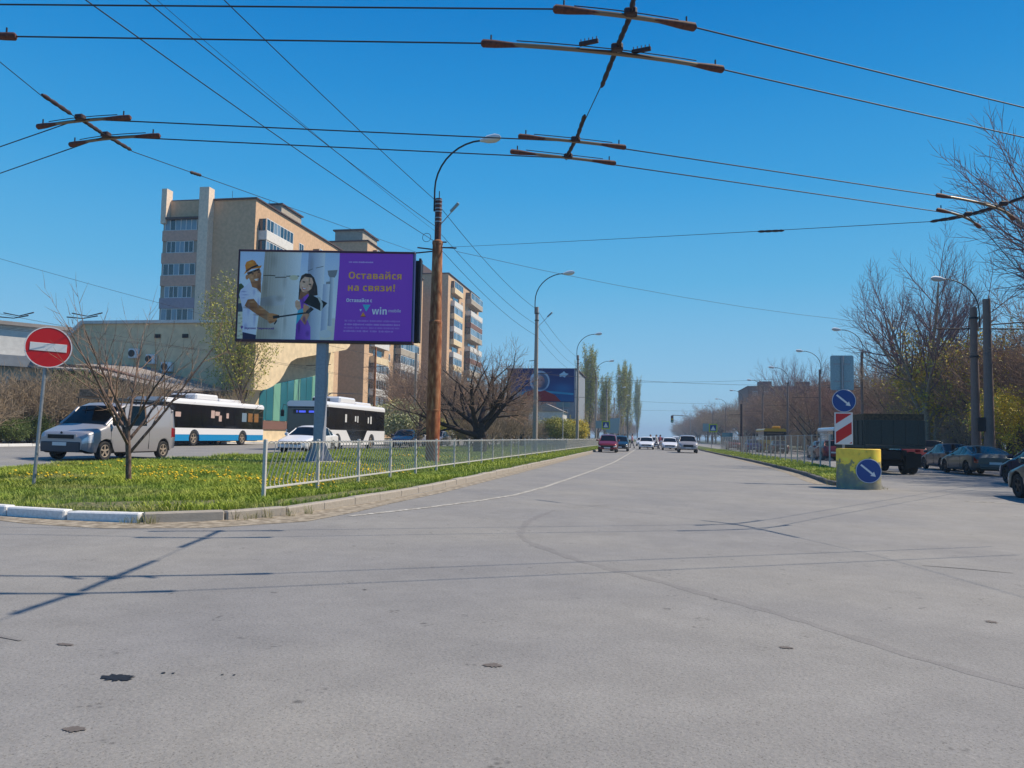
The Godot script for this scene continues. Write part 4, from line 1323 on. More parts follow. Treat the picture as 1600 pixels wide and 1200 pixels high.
	var tl := thing("traffic_light", "dark traffic light hanging over the far crossing", "traffic light", on(6.6, -128.0, 0.1))
	b = MB.new()
	b.tube(PackedVector3Array([Vector3(0, -0.1, 0), Vector3(0, 4.6, 0), Vector3(-0.4, 5.0, 0), Vector3(-2.9, 5.1, 0)]), [0.06], 8)
	part(tl, "post", b.mesh(), M.galvanised)
	part(tl, "housing", bx(Vector3(0.42, 1.15, 0.3), 0.03), M.black, at(Vector3(-2.9, 4.45, 0.02)))
	for i in 3:
		part(tl, "lens", disc(0.13, 0.02, 16), [M.tail_light, M.yellow_paint, M.panel_green][i], at(Vector3(-2.9, 4.8 - i * 0.35, 0.19)))

# ---------------------------------------------------------------- billboards (flat print on real hoardings)
class Print:
	var im: Image
	var w: int
	var h: int
	func _init(a: int, b: int, c: Color) -> void:
		w = a; h = b
		im = Image.create(a, b, false, Image.FORMAT_RGB8)
		im.fill(c)
	func poly(pts: Array, c: Color, c2 = null) -> void:
		# pts in print units; an even-odd scanline fill, optionally grading across x from c to c2
		var lo := 1e9
		var hi := -1e9
		var xl := 1e9
		var xh := -1e9
		for p in pts:
			lo = minf(lo, p[1]); hi = maxf(hi, p[1]); xl = minf(xl, p[0]); xh = maxf(xh, p[0])
		for y in range(maxi(0, int(lo)), mini(h, int(hi) + 1)):
			var xs := []
			for i in pts.size():
				var a: Array = pts[i]
				var b: Array = pts[(i + 1) % pts.size()]
				if (a[1] <= y + 0.5) != (b[1] <= y + 0.5):
					xs.append(a[0] + (y + 0.5 - a[1]) / (b[1] - a[1]) * (b[0] - a[0]))
			xs.sort()
			for k in range(0, xs.size() - 1, 2):
				var x0 := maxi(0, int(round(xs[k])))
				var x1 := mini(w, int(round(xs[k + 1])))
				if c2 == null:
					if x1 > x0:
						im.fill_rect(Rect2i(x0, y, x1 - x0, 1), c)
				else:
					for x in range(x0, x1):
						im.set_pixel(x, y, c.lerp(c2, clampf((x - xl) / maxf(1.0, xh - xl), 0, 1)))
	func oval(x: float, y: float, rx: float, ry: float, c: Color, turn := 0.0) -> void:
		var p := []
		for i in 28:
			var v := Vector2(cos(TAU * i / 28.0) * rx, sin(TAU * i / 28.0) * ry).rotated(turn)
			p.append([x + v.x, y + v.y])
		poly(p, c)
	func line(a: Array, b: Array, t: float, c: Color) -> void:
		var d := Vector2(b[0] - a[0], b[1] - a[1]).normalized().orthogonal() * t * 0.5
		poly([[a[0] + d.x, a[1] + d.y], [b[0] + d.x, b[1] + d.y], [b[0] - d.x, b[1] - d.y], [a[0] - d.x, a[1] - d.y]], c)
	func soft(x: float, y: float, rx: float, ry: float, c: Color, k: float) -> void:
		# an airbrushed patch, as in a photograph's soft tones
		for yy in range(maxi(0, int(y - ry)), mini(h, int(y + ry) + 1)):
			for xx in range(maxi(0, int(x - rx)), mini(w, int(x + rx) + 1)):
				var d := ((xx - x) / rx) ** 2 + ((yy - y) / ry) ** 2
				if d < 1.0:
					im.set_pixel(xx, yy, im.get_pixel(xx, yy).lerp(c, k * (1.0 - d) * (1.0 - d)))
	func grain(amount: float, sd: int, x0: int, x1: int) -> void:
		var r := RandomNumberGenerator.new()
		r.seed = sd
		for y in h:
			for x in range(x0, x1):
				var c := im.get_pixel(x, y)
				var g := 1.0 + r.randf_range(-amount, amount)
				im.set_pixel(x, y, Color(c.r * g, c.g * g, c.b * g))
	func texture() -> ImageTexture:
		return ImageTexture.create_from_image(im)

func poster_print() -> ImageTexture:
	# two holiday-makers in a colonnade, with a purple panel; the picture half is 730 of 1280 units wide, 1115/1250 scaled
	var W := 1280
	var H := 656
	var p := Print.new(W, H, Color(0.62, 0.27, 0.80))
	var S := func(q: Array) -> Array:
		var o := []
		for e in q:
			o.append([(e[0] - 50.0) * 0.5888, (e[1] - 45.0) * 0.5883])
		return o
	var L := 736
	for y in H:
		var t := float(y) / H
		p.im.fill_rect(Rect2i(0, y, L, 1), Color(0.80, 0.88, 1.0).lerp(Color(1.0, 1.0, 1.0), clampf(t * 1.7, 0, 1)))
	# ground, far ruins and shrub
	p.poly(S.call([[40, 820], [330, 800], [330, 1165], [40, 1165]]), Color(0.93, 0.89, 0.78))
	p.poly(S.call([[40, 470], [75, 455], [110, 490], [120, 600], [110, 650], [40, 650]]), Color(0.25, 0.33, 0.16))
	p.poly(S.call([[40, 650], [120, 640], [120, 720], [40, 720]]), Color(0.86, 0.79, 0.62))
	p.poly(S.call([[40, 712], [120, 705], [120, 815], [40, 820]]), Color(0.28, 0.31, 0.36))
	for i in 14:
		p.oval(10 + (i * 37) % 60, 480 + i * 12, 12, 7, Color(0.82, 0.77, 0.62))
	p.poly(S.call([[960, 900], [1310, 880], [1310, 1165], [960, 1165]]), Color(0.93, 0.91, 0.86))
	# columns behind
	p.poly(S.call([[910, 45], [1120, 45], [1110, 600], [1085, 1165], [930, 1165], [900, 600]]), Color(0.62, 0.66, 0.76), Color(0.98, 0.98, 0.98))
	p.line(S.call([[905, 285]])[0], S.call([[970, 255]])[0], 4, Color(0.3, 0.3, 0.34))
	p.line(S.call([[1005, 245]])[0], S.call([[1100, 222]])[0], 4, Color(0.35, 0.33, 0.3))
	p.poly(S.call([[1155, 275], [1280, 265], [1265, 330], [1240, 370], [1190, 370], [1165, 330]]), Color(0.55, 0.55, 0.56))
	p.poly(S.call([[1185, 360], [1240, 360], [1230, 980], [1180, 980]]), Color(0.62, 0.65, 0.72), Color(0.97, 0.97, 0.97))
	p.poly(S.call([[1140, 420], [1195, 412], [1195, 445], [1140, 450]]), Color(0.6, 0.6, 0.6))
	p.poly(S.call([[1105, 450], [1190, 445], [1170, 1100], [1090, 1100]]), Color(0.68, 0.72, 0.82), Color(0.98, 0.98, 0.98))
	p.oval(1150 * 0.5888 - 29, 1080 * 0.5883 - 26, 48, 30, Color(0.90, 0.90, 0.90))
	# the big fluted column in the middle
	p.poly(S.call([[360, 45], [825, 45], [805, 400], [790, 800], [778, 1165], [290, 1165], [325, 700], [345, 350]]), Color(0.68, 0.62, 0.54), Color(1.0, 1.0, 0.99))
	for i in 9:
		var x := 385.0 + i * 33.0
		p.line(S.call([[x, 45]])[0], S.call([[x - 40 - i, 1165]])[0], 3.0 + (i % 3) * 1.5, Color(0.66, 0.60, 0.52).lerp(Color(0.95, 0.92, 0.88), i / 9.0))
	p.poly(S.call([[325, 640], [500, 600], [640, 640], [630, 720], [480, 740], [330, 735]]), Color(0.60, 0.57, 0.56), Color(0.92, 0.90, 0.88))
	for q in [[[350, 352], [430, 348]], [[430, 348], [500, 352]], [[500, 372], [640, 368]], [[640, 355], [800, 352]]]:
		p.line(S.call([q[0]])[0], S.call([q[1]])[0], 7, Color(0.32, 0.27, 0.2))
	p.oval((735 - 50) * 0.5888, (372 - 45) * 0.5883, 33, 19, Color(0.88, 0.84, 0.70))
	# man: shirt, neck, head, hat, arm
	p.poly(S.call([[150, 470], [190, 430], [260, 470], [330, 590], [320, 760], [285, 1110], [115, 1080], [105, 780], [55, 600], [70, 540]]), Color(0.86, 0.86, 0.95), Color(0.98, 0.97, 0.98))
	p.poly(S.call([[118, 1075], [288, 1110], [285, 1165], [120, 1165]]), Color(0.12, 0.09, 0.28))
	p.poly(S.call([[185, 410], [320, 410], [330, 580], [280, 520], [215, 500]]), Color(0.74, 0.47, 0.26))
	p.poly(S.call([[150, 320], [300, 270], [325, 330], [318, 400], [285, 450], [235, 455], [190, 420], [160, 380]]), Color(0.88, 0.62, 0.40), Color(0.72, 0.45, 0.26))
	p.oval((146 - 50) * 0.5888, (375 - 45) * 0.5883, 12, 18, Color(0.83, 0.53, 0.32))
	for q in [[215, 332], [292, 308]]:
		p.oval((q[0] - 50) * 0.5888, (q[1] - 45) * 0.5883, 9, 4, Color(0.16, 0.11, 0.08))
		p.line([(q[0] - 72) * 0.5888, (q[1] - 62) * 0.5883], [(q[0] - 28) * 0.5888, (q[1] - 72) * 0.5883], 4, Color(0.16, 0.11, 0.08))
	p.poly(S.call([[235, 400], [298, 385], [285, 418], [258, 420]]), Color(0.97, 0.94, 0.92))
	p.poly(S.call([[140, 320], [300, 255], [300, 275], [160, 345]]), Color(0.2, 0.13, 0.09))
	p.poly(S.call([[115, 225], [130, 180], [200, 152], [235, 165], [275, 230], [325, 222], [310, 255], [200, 270], [105, 340], [128, 290]]), Color(0.95, 0.55, 0.10))
	p.poly(S.call([[130, 290], [200, 240], [270, 210], [285, 232], [200, 262], [135, 306]]), Color(0.10, 0.08, 0.08))
	p.poly(S.call([[130, 740], [165, 660], [240, 650], [300, 720], [440, 825], [470, 880], [410, 920], [260, 830]]), Color(0.62, 0.36, 0.17), Color(0.80, 0.52, 0.29))
	p.poly(S.call([[420, 830], [480, 830], [560, 850], [535, 930], [455, 965], [415, 910]]), Color(0.85, 0.56, 0.32))
	for i in 3:
		p.line(S.call([[440 + i * 6, 885 + i * 22]])[0], S.call([[520 + i * 3, 878 + i * 22]])[0], 2.5, Color(0.62, 0.36, 0.18))
	# woman: hair, face, dress, arm, hand
	p.poly(S.call([[808, 420], [830, 345], [880, 315], [940, 320], [990, 370], [1030, 480], [1040, 590], [985, 600], [930, 640], [800, 650]]), Color(0.20, 0.12, 0.09))
	p.poly(S.call([[805, 640], [830, 520], [930, 560], [940, 640], [860, 720]]), Color(0.62, 0.40, 0.26))
	p.poly(S.call([[830, 400], [870, 358], [960, 370], [982, 430], [960, 510], [900, 560], [850, 552], [815, 500], [812, 440]]), Color(0.95, 0.74, 0.60))
	for q in [[862, 425], [938, 455]]:
		p.oval((q[0] - 50) * 0.5888, (q[1] - 45) * 0.5883, 10, 5, Color(0.14, 0.08, 0.06), 0.3)
	p.poly(S.call([[838, 488], [905, 512], [880, 532], [850, 520]]), Color(0.80, 0.22, 0.22))
	p.poly(S.call([[846, 494], [900, 513], [880, 521], [855, 512]]), Color(0.98, 0.96, 0.95))
	p.poly(S.call([[820, 650], [920, 575], [945, 640], [880, 820], [930, 920], [965, 1000], [970, 1165], [778, 1165], [785, 960]]), Color(0.48, 0.19, 0.68), Color(0.66, 0.40, 0.86))
	p.poly(S.call([[870, 700], [940, 740], [945, 850], [890, 970], [835, 900], [860, 820]]), Color(0.86, 0.60, 0.44))
	p.poly(S.call([[760, 680], [780, 655], [825, 680], [838, 760], [800, 790], [765, 740]]), Color(0.94, 0.74, 0.60))
	for i in 4:
		p.line(S.call([[762 + i * 4, 682 + i * 18]])[0], S.call([[820 + i * 3, 690 + i * 18]])[0], 2, Color(0.72, 0.46, 0.34))
	p.poly(S.call([[800, 790], [860, 760], [870, 820], [830, 900], [782, 970], [790, 850]]), Color(0.30, 0.74, 0.84))
	# stick and phone
	p.line(S.call([[500, 885]])[0], S.call([[920, 815]])[0], 11, Color(0.12, 0.12, 0.13))
	p.line(S.call([[490, 880]])[0], S.call([[570, 870]])[0], 22, Color(0.10, 0.10, 0.10))
	p.line(S.call([[510, 970]])[0], S.call([[540, 920]])[0], 10, Color(0.10, 0.10, 0.10))
	p.poly(S.call([[900, 800], [960, 740], [1000, 770], [930, 835]]), Color(0.15, 0.15, 0.17))
	p.poly(S.call([[870, 690], [945, 578], [1165, 690], [1085, 790]]), Color(0.05, 0.05, 0.05))
	p.poly(S.call([[1030, 605], [1075, 620], [1110, 700], [1105, 790], [1080, 785], [1080, 700]]), Color(0.80, 0.80, 0.78))
	p.poly(S.call([[90, 1010], [110, 992], [122, 1010], [106, 1040]]), Color(0.36, 0.16, 0.56))
	# soft modelling of the photographed figures and stone
	var B := func(x: float, y: float, rx: float, ry: float, c: Color, k: float) -> void: p.soft((x - 50.0) * 0.5888, (y - 45.0) * 0.5883, rx * 0.5888, ry * 0.5883, c, k)
	var stone := Color(0.52, 0.47, 0.42)
	for q in [[430, 700, 90, 130, 0.5], [560, 640, 80, 60, 0.35], [400, 900, 60, 170, 0.35], [470, 160, 70, 130, 0.3], [380, 500, 40, 200, 0.4], [620, 420, 40, 160, 0.22], [500, 1060, 90, 90, 0.3], [640, 930, 30, 200, 0.25], [940, 800, 30, 260, 0.3], [950, 200, 40, 150, 0.25]]:
		B.call(q[0], q[1], q[2], q[3], stone, q[4])
	var tan_dark := Color(0.45, 0.24, 0.12)
	for q in [[300, 400, 40, 70, 0.55], [250, 440, 60, 22, 0.5], [300, 500, 40, 80, 0.7], [240, 360, 14, 30, 0.35], [200, 760, 120, 24, 0.6], [330, 850, 120, 22, 0.55], [470, 940, 60, 22, 0.5], [160, 330, 24, 40, 0.5]]:
		B.call(q[0], q[1], q[2], q[3], tan_dark, q[4])
	for q in [[215, 300, 26, 14], [262, 345, 10, 26], [205, 375, 26, 20], [220, 690, 60, 18], [350, 780, 70, 14]]:
		B.call(q[0], q[1], q[2], q[3], Color(1.0, 0.82, 0.64), 0.45)
	var fold := Color(0.58, 0.58, 0.78)
	for q in [[110, 560, 50, 14, 0.7], [130, 600, 60, 10, 0.7], [110, 640, 40, 10, 0.6], [180, 780, 30, 120, 0.35], [240, 560, 26, 70, 0.4], [260, 900, 24, 150, 0.4], [150, 1000, 40, 60, 0.35], [300, 700, 24, 90, 0.5]]:
		B.call(q[0], q[1], q[2], q[3], fold, q[4])
	for q in [[905, 545, 50, 16, 0.5], [955, 480, 20, 50, 0.45], [840, 620, 30, 60, 0.6], [900, 940, 30, 50, 0.5], [905, 470, 10, 24, 0.3]]:
		B.call(q[0], q[1], q[2], q[3], Color(0.55, 0.30, 0.20), q[4])
	for q in [[895, 395, 36, 20], [850, 470, 22, 20], [940, 500, 16, 20]]:
		B.call(q[0], q[1], q[2], q[3], Color(1.0, 0.90, 0.82), 0.5)
	for q in [[820, 1000, 24, 120, 0.6], [880, 900, 30, 60, 0.6], [860, 680, 22, 60, 0.5], [930, 1080, 40, 60, 0.4]]:
		B.call(q[0], q[1], q[2], q[3], Color(0.28, 0.08, 0.45), q[4])
	for q in [[930, 400, 12, 60], [1000, 520, 12, 60], [850, 350, 30, 12]]:
		B.call(q[0], q[1], q[2], q[3], Color(0.42, 0.28, 0.20), 0.5)
	for q in [[180, 190, 50, 24, Color(1.0, 0.75, 0.35)], [240, 200, 26, 26, Color(0.72, 0.36, 0.05)], [150, 270, 30, 20, Color(0.72, 0.36, 0.05)]]:
		B.call(q[0], q[1], q[2], q[3], q[4], 0.6)
	p.grain(0.06, 77, 0, L)
	# purple panel with a slanting edge, the logo triangles and the fine print
	p.poly([[L + 4, 0], [W, 0], [W, H], [L - 24, H]], Color(0.62, 0.27, 0.80))
	p.poly([[L - 24 + 28, 0], [L + 4, 0], [L - 24, H]], Color(0.62, 0.27, 0.80))
	var Q := func(q: Array) -> Array:
		var o := []
		for e in q:
			o.append([L + (e[0] - 40.0) * 0.5565, (e[1] - 10.0) * 0.566])
		return o
	p.poly(Q.call([[365, 692], [470, 692], [415, 785]]), Color(0.30, 0.78, 0.85))
	p.poly(Q.call([[325, 753], [358, 753], [341, 783]]), Color(0.95, 0.95, 0.97))
	p.poly(Q.call([[340, 850], [412, 850], [376, 790]]), Color(0.98, 0.62, 0.20))
	p.poly(Q.call([[340, 843], [412, 843], [412, 853], [340, 853]]), Color(0.72, 0.36, 0.10))
	var r := RandomNumberGenerator.new()
	r.seed = 5
	for row in [[910, 132, 860, 0.75], [958, 132, 858, 1.0], [1002, 128, 858, 0.7], [1046, 122, 790, 0.9], [132, 165, 485, 1.35]]:
		var x: float = row[1]
		while x < row[2]:
			var ww := r.randf_range(5, 15)
			if r.randf() < 0.86:
				var hh := r.randf_range(9, 16) * (0.75 if row[0] == 132 else 1.0)
				p.poly(Q.call([[x, row[0] - hh], [x + ww * 0.72, row[0] - hh], [x + ww * 0.72, row[0] + hh * 0.7], [x, row[0] + hh * 0.7]]), Color(0.62, 0.27, 0.80).lerp(Color(0.95, 0.90, 0.98), minf(1.0, 0.55 * row[3])))
			x += ww
	return p.texture()

func astronaut_print() -> ImageTexture:
	var p := Print.new(512, 256, Color(0.02, 0.16, 0.45))
	for y in 256:
		p.im.fill_rect(Rect2i(0, y, 512, 1), Color(0.02, 0.12, 0.40).lerp(Color(0.03, 0.38, 0.62), y / 256.0))
	p.poly([[0, 200], [200, 165], [512, 190], [512, 205], [200, 182], [0, 230]], Color(0.20, 0.62, 0.78))
	p.poly([[70, 256], [110, 190], [190, 165], [280, 172], [360, 205], [410, 256]], Color(0.62, 0.10, 0.16))
	p.oval(235, 95, 82, 84, Color(0.66, 0.74, 0.84))
	p.oval(238, 98, 66, 68, Color(0.30, 0.40, 0.55))
	p.oval(236, 100, 40, 50, Color(0.72, 0.50, 0.50))
	p.soft(205, 60, 60, 50, Color(0.92, 0.95, 1.0), 0.7)
	p.soft(262, 130, 40, 60, Color(0.16, 0.24, 0.42), 0.7)
	p.soft(236, 105, 34, 44, Color(0.86, 0.64, 0.60), 0.7)
	p.soft(222, 88, 10, 6, Color(0.25, 0.16, 0.16), 0.8)
	p.soft(250, 88, 10, 6, Color(0.25, 0.16, 0.16), 0.8)
	p.soft(237, 128, 16, 7, Color(0.62, 0.28, 0.28), 0.7)
	p.soft(180, 230, 80, 50, Color(0.40, 0.04, 0.10), 0.6)
	p.soft(420, 150, 120, 60, Color(0.10, 0.48, 0.70), 0.6)
	p.poly([[395, 40], [420, 26], [432, 14], [446, 30], [470, 36], [448, 52], [440, 66], [420, 56], [398, 60]], Color(0.70, 0.82, 0.92))
	return p.texture()

func words(parent: Node3D, text: String, size: float, p: Vector3, m: Material, width := 0.0, bold := true) -> void:
	var f := SystemFont.new()
	f.font_names = PackedStringArray(["Droid Sans"])
	f.font_weight = 700 if bold else 400
	var t := TextMesh.new()
	t.font = f
	t.text = text
	t.font_size = 64
	t.pixel_size = size / 64.0
	t.depth = 0.006
	t.horizontal_alignment = HORIZONTAL_ALIGNMENT_LEFT
	t.vertical_alignment = VERTICAL_ALIGNMENT_BOTTOM
	var s := 1.0
	if width > 0.0:
		s = width / maxf(0.01, t.get_aabb().size.x)
	var o := part(parent, "lettering", t, m, Transform3D(Basis().scaled(Vector3(s, 1, 1)), p))
	o.set_meta("label", "printed words " + text)

func print_mat(key: String, tex: Texture2D) -> StandardMaterial3D:
	var m := StandardMaterial3D.new()
	m.resource_name = key
	m.albedo_texture = tex
	m.albedo_color = Color(1, 1, 1)
	m.roughness = 0.55
	m.texture_repeat = false
	M[key] = m
	return m

func build_billboards() -> void:
	# panel from (-14.0, 4.55, -24.2) to (-8.0, 7.65, -25.2): 6 m wide, turned to face down the junction
	var turn := atan2(1.02, 6.0)
	var t := thing("billboard", "large poster hoarding on a single grey post on the grass island", "billboard", on(-11.1, -25.0, 0.1), turn)
	var W := 6.02
	var H := 3.06
	var cy := 5.78
	t.set_meta("label", "large billboard with smiling couple and purple panel on single grey post")
	var b := MB.new()
	b.quad_uv(Vector3(-W * 0.5, cy - H * 0.5, 0.226), Vector3(W * 0.5, cy - H * 0.5, 0.226), Vector3(W * 0.5, cy + H * 0.5, 0.226), Vector3(-W * 0.5, cy + H * 0.5, 0.226))
	var poster := part(t, "poster", b.mesh(), print_mat("poster_print", poster_print()))
	poster.set_meta("label", "poster of a couple with a selfie stick among white columns")
	b = MB.new()
	b.box(Vector3(0, cy, 0.09), Vector3(W + 0.02, H + 0.02, 0.26))
	part(t, "box_frame", b.mesh(), M.pole_paint)
	for e in [[0.0, H * 0.5 + 0.035, W + 0.12, 0.07], [0.0, -H * 0.5 - 0.045, W + 0.12, 0.09]]:
		part(t, "edge_trim", bx(Vector3(e[2], e[3], 0.34), 0.01), mat("trim_plum", Color(0.27, 0.12, 0.20), 0.6), at(Vector3(e[0], cy + e[1], 0.08)))
	for sx in [-1.0, 1.0]:
		part(t, "edge_trim", bx(Vector3(0.05, H, 0.34), 0.01), mat("trim_blue", Color(0.12, 0.20, 0.42), 0.5) if sx > 0 else M.trim_plum, at(Vector3(sx * (W * 0.5 + 0.035), cy, 0.08)))
	b = MB.new()
	b.box(Vector3(W * 0.5 + 0.2, cy - 0.02, -0.3), Vector3(0.08, H - 0.1, 0.4), 0.01)
	part(t, "rear_panel", b.mesh(), M.steel_dark)
	b = MB.new()
	b.box(Vector3(0.0, cy - 0.02, -0.5), Vector3(W + 0.3, H - 0.1, 0.06))
	part(t, "rear_panel", b.mesh(), M.steel_dark)
	for x in [-2.2, 0.0, 2.2]:
		part(t, "frame_rib", bx(Vector3(0.1, H + 0.1, 0.3)), M.pole_paint, at(Vector3(x, cy, -0.2)))
	b = MB.new()
	b.box(Vector3(-0.1, 2.15, -0.05), Vector3(0.36, 4.3, 0.36), 0.03)
	part(t, "post", b.mesh(), M.pole_paint)
	b = MB.new()
	for k in 4:
		var a := k * PI / 2
		b.extrude(PackedVector2Array([Vector2(0.181, 0.0), Vector2(0.55, 0.0), Vector2(0.181, 0.75)]), 0.03, Transform3D(Basis(Vector3.UP, a), Vector3(-0.1, 0.0, -0.05) + Basis(Vector3.UP, a) * Vector3(0, 0, -0.015)))
	part(t, "foot_gusset", b.mesh(), M.pole_paint)
	part(t, "foot_plate", bx(Vector3(1.2, 0.12, 1.2), 0.02), M.kerb_grey, at(Vector3(-0.1, 0.03, -0.05)))
	# lettering on the purple half
	var z := 0.2275
	var X := func(q: float) -> float: return -W * 0.5 + W * (736.0 + (q - 40.0) * 0.5565) / 1280.0
	var Yp := func(q: float) -> float: return cy + H * 0.5 - H * (q - 10.0) * 0.566 / 656.0
	var orange := mat("print_orange", Color(1.0, 0.72, 0.28), 0.6)
	var white := mat("print_white", Color(0.95, 0.95, 0.96), 0.6)
	words(t, "Оставайся", 0.34, Vector3(X.call(160), Yp.call(352) - 0.085, z), orange, X.call(862) - X.call(160))
	words(t, "на связи!", 0.34, Vector3(X.call(152), Yp.call(512) - 0.085, z), orange, X.call(778) - X.call(152))
	words(t, "Оставайся с", 0.17, Vector3(X.call(145), Yp.call(660) - 0.043, z), white, X.call(485) - X.call(145))
	words(t, "win", 0.33, Vector3(X.call(490), Yp.call(820) - 0.08, z), white, X.call(688) - X.call(490))
	words(t, "mobile", 0.145, Vector3(X.call(708), Yp.call(788) - 0.035, z), white, X.call(870) - X.call(708), false)
	words(t, "Херсонес Таврический", 0.10, Vector3(-W * 0.5 + W * 52.0 / 1280.0, cy + H * 0.5 - H * (1042 - 45) * 0.5883 / 656.0 - 0.01, z), mat("print_purple", Color(0.36, 0.14, 0.56), 0.6), W * 218.0 / 1280.0)
	# far billboard
	var f := thing("billboard", "blue billboard with helmeted astronaut in red beyond the pollarded tree", "billboard", on(-10.4, -75.0, 0.1), 0.06)
	b = MB.new()
	b.quad_uv(Vector3(-3.1, 4.55, 0.16), Vector3(3.1, 4.55, 0.16), Vector3(3.1, 7.7, 0.16), Vector3(-3.1, 7.7, 0.16))
	part(f, "poster", b.mesh(), print_mat("astronaut_print", astronaut_print()))
	b = MB.new()
	b.box(Vector3(0, 6.125, 0.0), Vector3(6.3, 3.3, 0.3), 0.02)
	part(f, "box_frame", b.mesh(), M.trim_blue)
	b = MB.new()
	b.box(Vector3(-1.9, 2.2, -0.02), Vector3(0.45, 4.4, 0.4), 0.03)
	part(f, "post", b.mesh(), M.steel_dark)

# ---------------------------------------------------------------- vehicles
func ramp(table: Array, s: float) -> float:
	# piecewise value from [[s, v], ...]
	if s <= table[0][0]:
		return table[0][1]
	for i in table.size() - 1:
		if s <= table[i + 1][0]:
			return lerpf(table[i][1], table[i + 1][1], (s - table[i][0]) / maxf(1e-5, table[i + 1][0] - table[i][0]))
	return table[table.size() - 1][1]

func wheel_meshes(r: float, w: float) -> Array:
	var key := "wheel%.3f_%.3f" % [r, w]
	if not meshes.has(key):
		var side := Transform3D(Basis(Vector3.FORWARD, PI / 2), Vector3.ZERO)   # lathe axis along x
		var t := MB.new()
		var k := r * 0.66
		t.lathe([[k, -w * 0.42], [r * 0.9, -w * 0.5], [r * 0.985, -w * 0.38], [r, -w * 0.2], [r, w * 0.2], [r * 0.985, w * 0.38], [r * 0.9, w * 0.5], [k, w * 0.42]], 24, side)
		var rims := []
		for s in [-1.0, 1.0]:
			var rim := MB.new()
			var fl := Transform3D(Basis(Vector3.FORWARD, s * PI / 2), Vector3.ZERO)
			rim.lathe([[k, w * 0.40], [k * 0.93, w * 0.43], [k * 0.85, w * 0.36], [k * 0.84, w * 0.22]], 20, fl)
			rim.lathe([[k * 0.26, w * 0.30], [k * 0.24, w * 0.40], [0.0, w * 0.42]], 12, fl)
			for i in 5:
				var a := TAU * i / 5.0
				var d := Vector3(0, cos(a), sin(a))
				rim.box(Vector3(s * w * 0.33, 0, 0) + d * k * 0.52, Vector3(w * 0.1, k * 0.7, k * 0.26), 0.0, Basis(Vector3.RIGHT, a))
			rims.append(rim.mesh())
		var drum := MB.new()
		drum.lathe([[0.0, -w * 0.2], [k * 0.86, -w * 0.2], [k * 0.86, w * 0.2], [0.0, w * 0.2]], 16, side)
		meshes[key] = [t.mesh(), rims[0], rims[1], drum.mesh()]
	return meshes[key]

func add_wheel(parent: Node3D, p: Vector3, r: float, w: float, rim: Material) -> void:
	var m := wheel_meshes(r, w)
	var o := part(parent, "wheel", m[0], M.tyre, at(p))
	part(o, "rim", m[1] if p.x < 0.0 else m[2], rim)
	part(o, "brake_drum", m[3], M.rim_dark)

